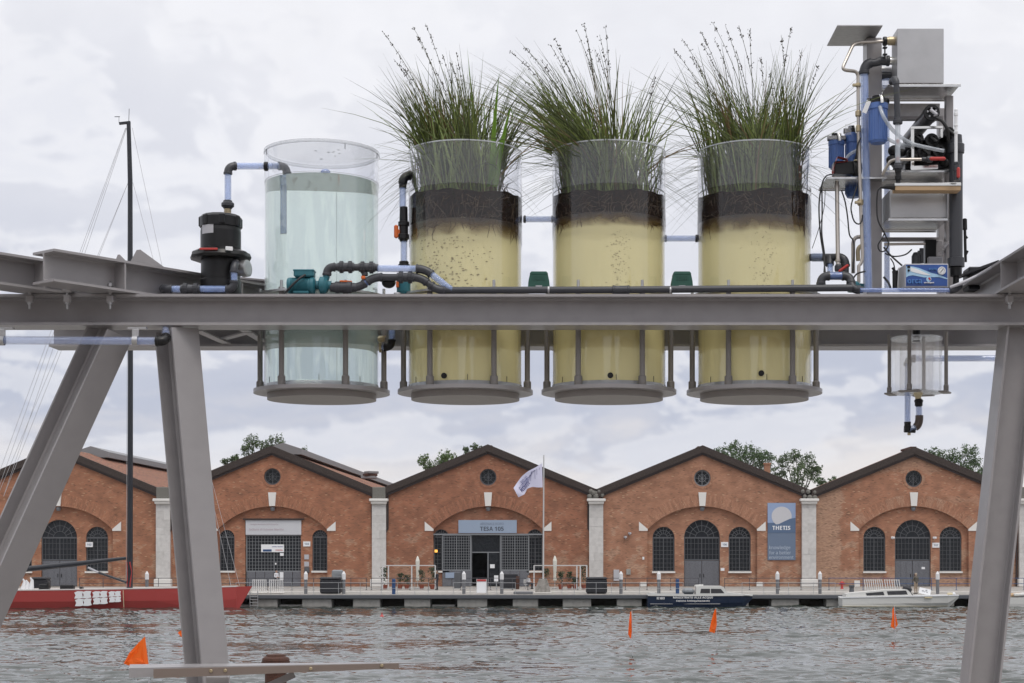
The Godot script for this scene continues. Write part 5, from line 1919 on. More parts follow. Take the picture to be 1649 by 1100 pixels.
# ---------------------------------------------------------------- near side: helpers for pipework
func along(axis: Vector3) -> Basis:
	var y := axis.normalized()
	var x := y.cross(Vector3.BACK)
	if x.length() < 0.05:
		x = y.cross(Vector3.RIGHT)
	x = x.normalized()
	return Basis(x, y, x.cross(y))
func ring(g: G, c: Vector3, axis: Vector3, r: float, w: float, sides := 16, bev := 0.15) -> void:
	var b := w * bev
	g.lathe([Vector2(0, -w / 2), Vector2(r - b, -w / 2), Vector2(r, -w / 2 + b), Vector2(r, w / 2 - b), Vector2(r - b, w / 2), Vector2(0, w / 2)], c, sides, along(axis))
func bend(a: Vector3, c: Vector3, e: Vector3, n := 7) -> Array:
	var o := []
	for i in n + 1:
		var t := float(i) / n
		o.append(a.lerp(c, t).lerp(c.lerp(e, t), t))
	return o
# straight lengths of pipe between corners, and a socketed elbow at each corner
func run(t: Node3D, pts: Array, r: float, m: String, em := "dark_pvc", double := true) -> void:
	var rc := r * 2.1
	for i in pts.size() - 1:
		var a: Vector3 = pts[i]
		var e: Vector3 = pts[i + 1]
		var d := (e - a).normalized()
		var a2 := a + d * (rc * 0.75 if i > 0 else 0.0)
		var e2 := e - d * (rc * 0.75 if i < pts.size() - 2 else 0.0)
		if (e2 - a2).dot(d) <= 0.01:
			continue
		var g := G.new()
		g.tube([a2, e2], r, 14, m.begins_with("dark") or not double)
		if m.begins_with("clear_pvc") and m != "clear_pvc_deep" and double:
			g.tube([a2, e2], r * 0.80, 14, false)
		obj("pipe", g, M[m], t)
	for i in range(1, pts.size() - 1):
		var c: Vector3 = pts[i]
		var u := (pts[i] - pts[i - 1] as Vector3).normalized()
		var w := (pts[i + 1] - pts[i] as Vector3).normalized()
		var g := G.new()
		g.tube(bend(c - u * rc, c, c + w * rc), r * 1.18, 14)
		ring(g, c - u * rc, u, r * 1.32, r * 0.7)
		ring(g, c + w * rc, w, r * 1.32, r * 0.7)
		obj("elbow", g, M[em], t)
# threaded union: sleeve with two ribbed nuts
func coupling(t: Node3D, c: Vector3, axis: Vector3, r: float, l: float, m := "dark_pvc") -> void:
	var g := G.new()
	var b := along(axis)
	g.lathe([Vector2(0, -l / 2), Vector2(r * 1.25, -l / 2), Vector2(r * 1.25, l / 2), Vector2(0, l / 2)], c, 16, b)
	for s in [-1.0, 1.0]:
		var cc: Vector3 = c + b.y * s * l * 0.27
		ring(g, cc, b.y, r * 1.55, l * 0.26, 18)
		for k in 12:
			var a := TAU * k / 12
			g.box(cc + b * Vector3(cos(a), 0, sin(a)) * r * 1.55, Vector3(r * 0.22, l * 0.22, r * 0.3), b * Basis(Vector3.UP, -a))
	obj("union_coupling", g, M[m], t)
func cable(label: String, pts: Array, r := 0.006, m := "cable", cat := "cable") -> void:
	var c := Curve3D.new()
	for i in pts.size():
		var p: Vector3 = pts[i]
		var tn: Vector3 = ((pts[mini(i + 1, pts.size() - 1)] as Vector3) - pts[maxi(i - 1, 0)]) / 6.0
		c.add_point(p, -tn, tn)
	c.bake_interval = 0.03
	var o := []
	for p in c.get_baked_points():
		o.append(p)
	var g := G.new()
	g.tube(o, r, 6)
	tag(obj("hose" if cat == "hose" else "cable", g, M[m]), label, cat, "loose cables and hoses of the filter rack")

# ---------------------------------------------------------------- the steel frame
const ZF := -12.40
const ZR := -13.69
const BT := 6.611   # top of the beams
const BB := 6.375   # underside of the beams
func steel_frame() -> void:
	var g: G
	var t := thing("steel_gantry", "taupe painted steel frame of I-beams on leaning legs carrying the tanks", "steel frame", Vector3(0, 1.75, -13))
	var yc := (BT + BB) / 2
	g = G.new()
	g.ibeam(Vector3(-6.4, yc, ZF), Vector3(5.6, yc, ZF), 0.28, BT - BB, 0.020, 0.011)
	obj("front_beam", g, M.steel_paint, t)
	g = G.new()
	g.ibeam(Vector3(-4.36, yc, ZR), Vector3(5.6, yc, ZR), 0.28, BT - BB, 0.020, 0.011)
	obj("rear_beam", g, M.steel_paint, t)
	# beams laid across the two, with stiffeners
	var oy := BT + 0.004 + 0.118
	var dirv := Vector3(1.19, 0, -1.49).normalized()
	for q in [Vector3(-4.42, oy, -11.72), Vector3(-3.83, oy, -11.78)]:
		g = G.new()
		g.ibeam(q, q + dirv * 3.05, 0.27, 0.236, 0.018, 0.011)
		obj("cross_beam", g, M.steel_paint, t)
		for k in [0.62, 1.75]:
			g = G.new()
			var c: Vector3 = q + dirv * k
			var side := dirv.cross(Vector3.UP)
			for s in [-1.0, 1.0]:
				g.box(c + side * s * 0.068, Vector3(0.122, 0.198, 0.014), Basis(side, Vector3.UP, side.cross(Vector3.UP)))
			obj("stiffener_plate", g, M.steel_paint, t)
	g = G.new()
	g.ibeam(Vector3(3.40, oy, -11.55), Vector3(3.36, oy, -14.0), 0.27, 0.236, 0.018, 0.011)
	obj("cross_beam", g, M.steel_paint, t)
	g = G.new()
	for s in [-1.0, 1.0]:
		g.box(Vector3(3.385 + s * 0.068, oy, -12.15), Vector3(0.122, 0.198, 0.014))
	obj("stiffener_plate", g, M.steel_paint, t)
	# triangular gussets behind
	for q in [[P(191, 424, 13.9), 0.14, 0.10], [P(222, 424, 13.6), 0.26, 0.155]]:
		g = G.new()
		var p: Vector3 = q[0]
		g.prism([Vector2(p.x - q[1] * 0.35, p.y - 0.05), Vector2(p.x + q[1] * 0.95, p.y - 0.05), Vector2(p.x + q[1] * 0.10, p.y + q[2] * 0.72), Vector2(p.x - q[1] * 0.02, p.y + q[2] * 0.70)], Transform3D(Basis(), Vector3(0, 0, p.z)), 0.02)
		obj("gusset_plate", g, M.steel_paint, t)
	g = G.new()
	g.ibeam(P(160, 440, 13.9), P(470, 470, 13.75), 0.2, 0.14, 0.014, 0.01)
	obj("cross_beam", g, M.steel_paint, t)
	# legs
	var leg := func(a: Vector3, e: Vector3, yaw: float, w: float, h: float) -> void:
		var gg := G.new()
		var n := Vector3(sin(yaw), 0, cos(yaw))
		gg.ibeam(e, a, w, h, 0.016, 0.011, n)
		obj("leg", gg, M.steel_paint, t)
	var base_at := func(px: float, d: float) -> Vector3: return Vector3((px - CX) * d / FL, 1.75, -d)
	leg.call(P(178, 532, 12.42), base_at.call(-262, 12.42), deg_to_rad(58), 0.24, 0.25)
	leg.call(P(284, 532, 12.42), base_at.call(371, 12.42), deg_to_rad(45), 0.235, 0.25)
	leg.call(P(1641, 528, 12.42), base_at.call(1535, 12.42), deg_to_rad(-88), 0.235, 0.25)
	leg.call(P(1890, 528, 12.42), base_at.call(2120, 12.42), deg_to_rad(-58), 0.24, 0.25)
	# slim ties between the two beams
	for q in [[P(318, 535, 12.55), P(365, 556, 13.56)], [P(352, 551, 13.5), P(400, 538, 12.7)], [P(392, 534, 12.55), P(424, 553, 13.5)]]:
		g = G.new()
		g.bar(q[0] + Vector3(0, 0.015, 0), q[1] + Vector3(0, 0.015, 0), 0.07, 0.012)
		obj("tie_bar", g, M.steel_paint, t)
	# clamps hanging over the top flange
	var cl := [P(50, 472, 12.25), P(110.5, 474, 12.25), P(179, 474, 12.25), P(1624, 470, 12.25)]
	for p in cl:
		g = G.new()
		var c := Vector3(p.x, BT, ZF + 0.14)
		g.box(c + Vector3(0, -0.045, 0.035), Vector3(0.055, 0.06, 0.05), Basis(), 0.008)
		g.box(c + Vector3(0, 0.03, 0.0), Vector3(0.075, 0.03, 0.13), Basis(Vector3.RIGHT, 0.25), 0.008)
		var k := obj("beam_clamp", g, M.steel_paint, t)
		g = G.new()
		g.lathe([Vector2(0, -0.12), Vector2(0.011, -0.12), Vector2(0.011, -0.085), Vector2(0.02, -0.085), Vector2(0.02, -0.065), Vector2(0.012, -0.065), Vector2(0.012, 0.05), Vector2(0.024, 0.05), Vector2(0.024, 0.075), Vector2(0.012, 0.08), Vector2(0, 0.095)], c + Vector3(0, 0, 0.04), 6)
		obj("bolt", g, M.galvanised, k)
	for px in [168.0, 172.0, 640.0]:
		g = G.new()
		ring(g, P(px if px > 200 else px + 60, 468, 12.35) * Vector3(1, 0, 1) + Vector3(0, BT + 0.012, 0), Vector3.UP, 0.028, 0.024, 6)
		obj("bolt", g, M.dull_metal, t)

# ---------------------------------------------------------------- tanks
const TD := 13.04
func tank(i: int, px: float, label: String) -> void:
	var X := (px - CX) * TD / FL
	var Z := -TD
	var at := func(h: float) -> Vector3: return Vector3(X, EY + h, Z)
	var t := thing("clear_tank", label, "tank", at.call(1.2), "clear cylindrical tanks hung in the frame")
	var g := G.new()
	var R := 0.459
	var clear_from := 2.95 if i == 0 else 2.86
	g.lathe([Vector2(R, 1.30), Vector2(R, clear_from)], at.call(0), 72, Basis(), true)
	var wall := obj("acrylic_wall", g, M.acrylic, t)
	g = G.new()
	g.lathe([Vector2(R - 0.011, clear_from), Vector2(R, clear_from), Vector2(R, 3.188), Vector2(R - 0.011, 3.188), Vector2(R - 0.011, clear_from)], at.call(0), 96)
	obj("upper_wall", g, M.thick_acrylic, wall)
	g = G.new()
	g.lathe([Vector2(R - 0.010, 3.190), Vector2(R + 0.002, 3.190), Vector2(R + 0.002, 3.200), Vector2(R - 0.010, 3.200), Vector2(R - 0.010, 3.190)] if i > 0 else [Vector2(R - 0.012, 3.180), Vector2(R + 0.005, 3.180), Vector2(R + 0.005, 3.205), Vector2(R - 0.012, 3.205), Vector2(R - 0.012, 3.180)], at.call(0), 72)
	obj("rim", g, M.acrylic_edge, t)
	g = G.new()
	g.lathe([Vector2(0, 1.29), Vector2(R + 0.008, 1.29), Vector2(R + 0.008, 1.306), Vector2(R + 0.001, 1.308), Vector2(R + 0.001, 1.322), Vector2(0, 1.322)], at.call(0), 72)
	obj("acrylic_base", g, M.acrylic_edge, t)
	g = G.new()
	var top := 2.942 if i == 0 else 2.60
	g.lathe([Vector2(0, 1.324), Vector2(R - 0.008, 1.324), Vector2(R - 0.008, top), Vector2(0, top)], at.call(0), 96)
	obj("liquid", g, M.clear_water if i == 0 else M.yellow_water, t)
	g = G.new()
	g.lathe([Vector2(0.40, 1.255), Vector2(0.545, 1.255), Vector2(0.545, 1.285), Vector2(0.0, 1.285)], at.call(0), 72)
	obj("base_plate", g, M.steel_paint, t)
	g = G.new()
	g.lathe([Vector2(0, 1.205), Vector2(0.436, 1.205), Vector2(0.436, 1.254), Vector2(0.3, 1.254)], at.call(0), 72)
	obj("end_cap", g, M.cap_paint, t)
	g = G.new()
	g.lathe([Vector2(0.47, 2.012), Vector2(0.555, 2.012), Vector2(0.555, 2.028), Vector2(0.47, 2.028), Vector2(0.47, 2.012)], at.call(0), 60)
	obj("ring_plate", g, M.dull_metal, t)
	for k in 6:
		var a := deg_to_rad(30 + 60 * k)
		var p := Vector3(X + sin(a) * 0.50, 0, Z + cos(a) * 0.50)
		g = G.new()
		g.tube([p + Vector3(0, EY + 1.285, 0), p + Vector3(0, EY + 2.012, 0)], 0.0215, 12)
		var rod := obj("hanger_rod", g, M.rod_paint, t)
		g = G.new()
		g.lathe([Vector2(0, 1.286), Vector2(0.031, 1.286), Vector2(0.031, 1.352), Vector2(0.0225, 1.362)], p + Vector3(0, EY, 0), 12)
		obj("rod_socket", g, M.rod_paint, rod)
		g = G.new()
		g.lathe([Vector2(0, 2.029), Vector2(0.024, 2.029), Vector2(0.024, 2.05), Vector2(0.012, 2.05), Vector2(0.012, 2.105), Vector2(0, 2.107)], p + Vector3(0, EY, 0), 8)
		obj("rod_stud", g, M.dull_metal, rod)
	# little seam ticks near the base and under the rim
	g = G.new()
	for q in [[-0.95, 1.345], [0.1, 1.345], [0.85, 1.345]] + ([[-1.1, 3.16], [0.55, 3.16], [1.4, 3.16]] if i == 0 else []):
		g = G.new()
		g.box(Vector3(X + sin(q[0]) * (R + 0.002), EY + q[1], Z + cos(q[0]) * (R + 0.002)), Vector3(0.004, 0.045, 0.004))
		obj("seam_tick", g, M.black_plastic, t)
	if i == 0:
		g = G.new()
		var r0 := RandomNumberGenerator.new()
		r0.seed = 8
		for k in 9:
			var p := Vector3(X + r0.randfn(0.03, 0.07), EY + 3.202, Z + r0.randfn(0, 0.08))
			g.box(p, Vector3(r0.randf_range(0.006, 0.02), 0.002, r0.randf_range(0.01, 0.03)), Basis(Vector3.UP, r0.randf() * 3))
		obj("rim_dirt", g, M.print_grey, t, "stuff")
		g = G.new()
		g.lathe([Vector2(0, 3.2), Vector2(R - 0.012, 3.2)], at.call(0), 48)
		obj("clear_lid", g, M.acrylic, t)
		g = G.new()
		g.ball(P(524, 278, 13.0), Vector3(0.042, 0.03, 0.042))
		obj("float_ball", g, M.clear_pvc_deep, t)
		return
	# soil plug with ragged fringe of roots beneath it
	var r := RandomNumberGenerator.new()
	r.seed = 40 + i
	g = G.new()
	var RS := R - 0.004
	var n := 72
	var low := [0.0, 2.555, 2.60, 2.585][i] as float
	var prof := func(a: float, k: int) -> float: return (0.024 * sin(a * 3.0 + i) + 0.014 * sin(a * 7.0 + i * 2.0) + 0.010 * sin(a * 17.0 + i)) * (1.0 if k == 0 else 0.8)
	for k in n:
		var a0 := TAU * k / n
		var a1 := TAU * (k + 1) / n
		var y0: float = low + prof.call(a0, 0)
		var y1: float = low + prof.call(a1, 0)
		var u0: float = 2.815 + 0.6 * prof.call(a0 + 1.0, 1)
		var u1: float = 2.815 + 0.6 * prof.call(a1 + 1.0, 1)
		var d0 := Vector3(sin(a0), 0, cos(a0))
		var d1 := Vector3(sin(a1), 0, cos(a1))
		var c := Vector3(X, EY, Z)
		g.poly([c + d0 * RS + Vector3(0, y0, 0), c + d1 * RS + Vector3(0, y1, 0), c + d1 * RS + Vector3(0, u1, 0), c + d0 * RS + Vector3(0, u0, 0)], d0)
		g.poly([c + d0 * RS + Vector3(0, u0, 0), c + d1 * RS + Vector3(0, u1, 0), c + Vector3(0, 2.84, 0)], Vector3.UP)
		g.poly([c + d0 * RS + Vector3(0, y0, 0), c + d1 * RS + Vector3(0, y1, 0), c + Vector3(0, low, 0)], Vector3.DOWN)
	obj("soil", g, M.soil, t)
	g = G.new()
	for k in 150:
		var a := r.randf() * TAU
		var l = (0.02 + 0.13 * pow(r.randf(), 3.0)) * [0, 1.0, 0.7, 0.9][i]
		var p := Vector3(X + sin(a) * (RS - 0.002), EY + low + 0.02 + prof.call(a, 0), Z + cos(a) * (RS - 0.002))
		var tx := Vector3(cos(a), 0, -sin(a))
		g.tube([p, p + Vector3(0, -l * 0.5, 0) + tx * r.randfn(0, 0.01), p + Vector3(0, -l, 0) + tx * r.randfn(0, 0.03)], [r.randf_range(0.002, 0.005), 0.0025, 0.0008], 4, false)
	obj("root_fringe", g, M.rusty_roots, t, "stuff")
	# peaty water drifting out of the soil
	g = G.new()
	var fn := FastNoiseLite.new()
	fn.seed = i
	fn.frequency = 1.0
	var drop := [0.0, 0.155, 0.12, 0.145][i] as float
	for k in n:
		for j in 10:
			for e in [[k, j], [k + 1, j], [k + 1, j + 1], [k, j], [k + 1, j + 1], [k, j + 1]]:
				var a: float = TAU * (e[0] % n) / n
				var f: float = e[1] / 10.0
				var dd := Vector3(sin(a), 0, cos(a))
				var nz := fn.get_noise_3d(dd.x * 2.2, f * 0.9, dd.z * 2.2)
				g.ix.append(g.put(Vector3(X, EY + low + 0.035 - f * drop, Z) + dd * (RS + 0.0008), dd))
				var dark := clampf(1.0 - f * 1.5 + nz * 0.5, 0.0, 1.0)
				var al := clampf(1.15 - f * 1.15 + nz * 0.55, 0.0, 1.0) * (1.0 - smoothstep(0.75, 1.0, f))
				var cc := Color(0.17, 0.105, 0.022).lerp(Color(0.016, 0.010, 0.007), dark)
				g.c.append(Color(cc.r, cc.g, cc.b, al))
	obj("peaty_water", g, M.murk, t)
	g = G.new()
	for k in 170:
		var a := r.randfn(0.2, 1.0)
		var h := r.randf_range(low + 0.02, 2.80)
		var p := Vector3(X + sin(a) * (RS + 0.002), EY + h, Z + cos(a) * (RS + 0.002))
		var a2 := a + r.randfn(0, 0.13)
		var p2 := Vector3(X + sin(a2) * (RS + 0.002), EY + h - r.randf_range(-0.03, 0.12), Z + cos(a2) * (RS + 0.002))
		g.tube([p, (p + p2) * 0.5 + Vector3(0, r.randfn(0, 0.01), 0), p2], r.randf_range(0.001, 0.0028), 4, false)
	obj("root_thread", g, M.root, t, "stuff")
	# sediment flecks on the inside of the wall
	g = G.new()
	for k in 230 if i == 1 else 120:
		var a := r.randfn([0, -0.22, 0.15, 0.05][i], [0, 0.36, 0.10, 0.13][i])
		var h := r.randf_range([0, 1.95, 2.0, 1.98][i], low - 0.10)
		if absf(a) > 1.2: continue
		var p := Vector3(X + sin(a) * (R - 0.0055), EY + h, Z + cos(a) * (R - 0.0055))
		var tx := Vector3(cos(a), 0, -sin(a))
		var w := r.randf_range(0.002, 0.009) * (1.7 if i == 1 else 1.1)
		var hh := r.randf_range(0.0012, 0.004) * (1.7 if i == 1 else 1.1)
		g.poly([p - tx * w, p + Vector3(0, hh, 0) + tx * w * 0.2, p + tx * w, p - Vector3(0, hh, 0)], Vector3(sin(a), 0, cos(a)))
	obj("sediment_fleck", g, M.sediment, t, "stuff")
	var pp: Array = [null, [721.0, 605.0], [980.5, 605.0], [1215.0, 601.5]][i]
	var off := clampf((pp[0] - px) * 12.6 / FL / R, -1, 1)
	var pa := asin(off)
	g = G.new()
	ring(g, Vector3(X + sin(pa) * (R + 0.004), EY + (HY - pp[1]) * 12.6 / FL, Z + cos(pa) * (R + 0.004)), Vector3(sin(pa), 0, cos(pa)), 0.023, 0.014)
	obj("port_plug", g, M.black_plastic, t)

# ---------------------------------------------------------------- reeds
func reeds(i: int, px: float, label: String, stems: Array, leaves: Array) -> void:
	var r := RandomNumberGenerator.new()
	r.seed = 900 + i
	var X := (px - CX) * TD / FL
	var C := Vector3(X, EY + 2.81, -TD)
	var t := thing("sedge_clump", label, "sedge", C, "sedge clumps growing out of the tanks")
	var g := G.new()
	var blade := func(pts: Array, w: float, col: Color, face: Vector3) -> void:
		var n := pts.size()
		# kept inside the wall until it clears the rim
		var push := Vector3.ZERO
		for k in n:
			var p: Vector3 = pts[k] + push
			var off := (p - C) * Vector3(1, 0, 1)
			if p.y - C.y < 0.395 and off.length() > 0.43 and push.length() < 0.5 and k < n - 3:
				var fix := off.normalized() * 0.43 - off
				push += fix
				p += fix
			pts[k] = p
		var first := g.v.size()
		for k in n:
			var tg: Vector3 = ((pts[mini(k + 1, n - 1)] as Vector3) - pts[maxi(k - 1, 0)]).normalized()
			var side := tg.cross(face).normalized()
			var ww: float = w * (1.0 - pow(float(k) / (n - 1), 2.2) * 0.93)
			var nn := side.cross(tg)
			g.put(pts[k] - side * ww, (nn - side * 0.35).normalized())
			g.put(pts[k] + side * ww, (nn + side * 0.35).normalized())
			g.c.append(col); g.c.append(col)
		for k in n - 1:
			var a := first + k * 2
			g.ix.append_array([a, a + 2, a + 1, a + 1, a + 2, a + 3])
	# clumps within the pot lean as tufts
	var tufts := []
	for k in 16:
		var a := r.randf() * TAU
		var rr := 0.40 * sqrt(r.randf())
		tufts.append([Vector3(cos(a) * rr, 0, sin(a) * rr), Vector3(([0.0, -0.17, -0.25, -0.20][i] if cos(a) * rr < 0.14 else [0.0, 0.0, 0.06, -0.02][i]) + r.randfn(0, 0.14), 0, r.randfn(0, 0.12))])
	if i == 1:
		tufts = tufts.filter(func(q): return q[0].x < 0.16)
	for k in 720:
		var tf: Array = tufts[r.randi() % tufts.size()]
		var b: Vector3 = C + tf[0] + Vector3(r.randfn(0, 0.05), 0.0, r.randfn(0, 0.05))
		var rad := (b - C) * Vector3(1, 0, 1)
		if rad.length() > 0.42:
			b = C + rad.normalized() * 0.42
		var lean: Vector3 = tf[1] * 0.9 + rad * 0.10 + Vector3(r.randfn(0, 0.055 if r.randf() < 0.75 else 0.22), 0, r.randfn(0, 0.14))
		lean.x *= lerpf(1.0, 0.62, clampf(-rad.x / 0.4, 0.0, 1.0))
		var wig := r.randfn(0, 0.008)
		var L := lerpf(0.56, 1.24, pow(r.randf(), 0.85)) * (0.95 if i == 1 else 1.0)
		var droop := 0.08 + 0.55 * pow(r.randf(), 1.8)
		var pts := []
		for j in 8:
			var s := j / 7.0
			var out := 0.40 * s + (0.75 + droop * 2.2) * s * s
			pts.append(b + Vector3(lean.x * L * out + wig * sin(s * 5.0), L * (s - droop * s * s * (0.30 + lean.length())), lean.z * L * out))
		var tone := r.randf_range(0.65, 1.3)
		var col := Color(0.058, 0.075, 0.016) * tone
		if r.randf() < 0.11:
			col = Color(0.19, 0.13, 0.06) * tone
		elif r.randf() < 0.42:
			col = Color(0.112, 0.148, 0.026) * tone
		blade.call(pts, r.randf_range(0.0030, 0.0072), col, Vector3(r.randfn(0, 0.5), 0.2, 1).normalized())
	# pale stiff culms near the front wall
	for k in 70:
		var a := r.randfn(PI / 2, 0.9)
		var b := C + Vector3(cos(a), 0, sin(a)) * r.randf_range(0.25, 0.42)
		if i == 1 and b.x > C.x + 0.3: continue
		var L := r.randf_range(0.45, 0.8)
		var lx := r.randfn(-0.05, 0.16)
		var pts := []
		for j in 6:
			var s := j / 5.0
			pts.append(b + Vector3(lx * L * s + lx * L * s * s * 0.4, L * s, -0.06 * s))
		blade.call(pts, r.randf_range(0.004, 0.0085), Color(0.20, 0.26, 0.075) * r.randf_range(0.6, 1.2), Vector3(r.randfn(0, 0.3), 0.1, 1).normalized())
	# long fine blades arching out over the rim
	for k in 165:
		var a := r.randf() * TAU
		var left := r.randf() < (0.66 if i == 1 else 0.55)
		var dirx := -1.0 if left else 1.0
		var out := Vector3(dirx * r.randf_range(0.25, 1.0), 0, r.randfn(0, 0.45)).normalized() * (0.8 if i == 1 else 1.0)
		if i == 1 and not left and r.randf() < 0.6:
			continue
		var b := C + Vector3(cos(a), 0, sin(a)) * 0.40 * sqrt(r.randf())
		if i == 1:
			b.x = minf(b.x, C.x + 0.12)
		var L := r.randf_range(0.75, 1.25)
		var up := r.randf_range(0.62, 1.0)
		var bendy := r.randf_range(0.25, 1.10)
		var reach := sqrt(maxf(0.05, 1.0 - up * up)) + 0.15
		var pts := []
		for j in 10:
			var s := j / 9.0
			var h := up * s - bendy * 0.90 * pow(s, 2.5)
			pts.append(b + out * L * (reach * s * (0.25 + 0.5 * s) + 0.34 * bendy * s * s) + Vector3(-0.10 * L * s * s, L * h, 0))
		var tone := r.randf_range(0.6, 1.2)
		var col := Color(0.050, 0.068, 0.024) * tone
		if r.randf() < 0.16:
			col = Color(0.10, 0.08, 0.045) * tone
		blade.call(pts, r.randf_range(0.0016, 0.0032), col, Vector3(r.randfn(0, 0.4), 0.5, 1).normalized())
	# dead strands tangled on the soil
	for k in 110:
		var a := r.randf() * TAU
		var b := C + Vector3(cos(a), 0, sin(a)) * 0.42 * sqrt(r.randf())
		var e := b + Vector3(r.randfn(0, 0.12), r.randf_range(0.02, 0.22), r.randfn(0, 0.12))
		var rad := (e - C) * Vector3(1, 0, 1)
		if rad.length() > 0.43:
			e -= rad.normalized() * (rad.length() - 0.43)
		blade.call([b, (b + e) * 0.5 + Vector3(0, 0.04, 0), e], 0.003, Color(0.11, 0.065, 0.035) * r.randf_range(0.5, 1.2), Vector3.BACK)
	obj("foliage", g, M.blade, t, "stuff")
	# flowering stalks
	for q in stems:
		var tip := P(q[0], q[1], TD + r.randf_range(-0.25, 0.25))
		var b := C + Vector3(clampf((tip.x - C.x) * 0.35 + 0.12 + r.randfn(0, 0.05), -0.36, 0.36), 0, r.randf_range(-0.25, 0.25))
		var h := tip.y - b.y
		var ctrl := b + Vector3((tip.x - b.x) * 0.25, h * 0.62, (tip.z - b.z) * 0.4)
		g = G.new()
		var pts := bend(b, ctrl, tip, 12)
		g.tube(pts, [0.0040, 0.0038, 0.0036, 0.0034, 0.0032, 0.003, 0.0028, 0.0026, 0.0024, 0.0022, 0.002, 0.0017, 0.0013], 5)
		g.c.resize(g.v.size())
		g.c.fill(Color(0.055, 0.062, 0.022))
		var st := obj("flower_stalk", g, M.blade, t)
		g = G.new()
		for k in 15:
			var s := 1.0 - 0.30 * pow(r.randf(), 1.3)
			var p := b.lerp(ctrl, s).lerp(ctrl.lerp(tip, s), s)
			var cluster := 1 + (r.randi() % 3)
			for w in cluster:
				var o := Vector3(r.randfn(0, 0.007), r.randfn(0, 0.008), r.randfn(0, 0.006))
				g.ball(p + o, Vector3(r.randf_range(0.002, 0.0042), r.randf_range(0.004, 0.008), 0.0035), 6, 4)
				if w > 0:
					g.bar(p, p + o, 0.002, 0.002)
		obj("seed_head", g, M.seed_head, st, "stuff")
	for q in leaves:
		g = G.new()
		var b := P(q[0], 300, TD - q[4])
		var tip := P(q[1], q[2], TD - q[4])
		var w: float = q[3]
		var cut: float = q[5]
		var pts := bend(b, b.lerp(tip, 0.5) + Vector3((tip.x - b.x) * -0.12, 0.05, 0), tip, 10)
		if cut > 0.0:
			pts.append(tip + Vector3(0.02, -0.06, 0))
			pts.append(tip + Vector3(0.0, -cut, 0.02))
		var n := pts.size()
		for k in n - 1:
			var w0: float = w * minf(1.0, (n - 1.0 - k) / (n * 0.55))
			var w1: float = w * minf(1.0, (n - 2.0 - k) / (n * 0.55))
			var tg: Vector3 = (pts[k + 1] - pts[k]).normalized()
			var side := tg.cross(Vector3.BACK).normalized()
			var lift := Vector3(0, 0, 0.012)
			g.poly([pts[k] - side * w0, pts[k] - lift, pts[k + 1] - lift, pts[k + 1] - side * w1], Vector3.BACK)
			g.poly([pts[k] - lift, pts[k] + side * w0, pts[k + 1] + side * w1, pts[k + 1] - lift], Vector3.BACK)
		obj("leaf", g, M.broad_leaf, t)

func tanks() -> void:
	tank(0, 518.5, "clear tank of pale greenish water, without plants, nearest the black filter canister")
	tank(1, 749.5, "clear tank of cloudy yellow water with soil and sedge, next to the plain water tank")
	tank(2, 980.5, "clear tank of cloudy yellow water with soil and sedge, between two like it")
	tank(3, 1214.5, "clear tank of cloudy yellow water with soil and sedge, next to the filter rack")
	reeds(1, 749.5, "sedge clump with a few broad blades, over the tank beside the plain water tank",
		[[617, 52], [665, 43], [685, 38], [634, 95], [643, 104], [672, 60], [712, 88], [735, 86], [725, 100], [700, 110]],
		[[790, 804, 116, 0.019, 0.30, 0.0], [798, 822, 174, 0.017, 0.34, 0.22], [786, 778, 155, 0.010, 0.0, 0.0], [770, 752, 75, 0.009, 0.1, 0.0], [786, 815, 205, 0.013, 0.3, 0.0], [796, 795, 160, 0.012, 0.25, 0.0]])
	reeds(2, 980.5, "broad even sedge clump over the middle one of the yellow water tanks",
		[[820, 82], [843, 75], [833, 118], [886, 72], [893, 62], [928, 48], [940, 38], [946, 66], [966, 58], [975, 43], [905, 90], [958, 80], [1055, 125], [870, 96]],
		[[930, 870, 205, 0.007, -0.1, 0.32], [960, 940, 120, 0.009, 0.0, 0.0], [1040, 1052, 150, 0.008, -0.1, 0.0]])
	reeds(3, 1214.5, "tall sedge clump with many flower stalks over the tank beside the filter rack",
		[[1084, 78], [1098, 62], [1128, 50], [1148, 37], [1150, 62], [1168, 41], [1190, 43], [1207, 49], [1130, 70], [1113, 92], [1258, 56], [1274, 45], [1292, 78], [1318, 106], [1225, 95], [1185, 80], [1240, 120]],
		[[1180, 1160, 130, 0.009, 0.0, 0.0], [1250, 1290, 140, 0.008, -0.1, 0.0], [1212, 1204, 150, 0.010, -0.2, 0.0]])

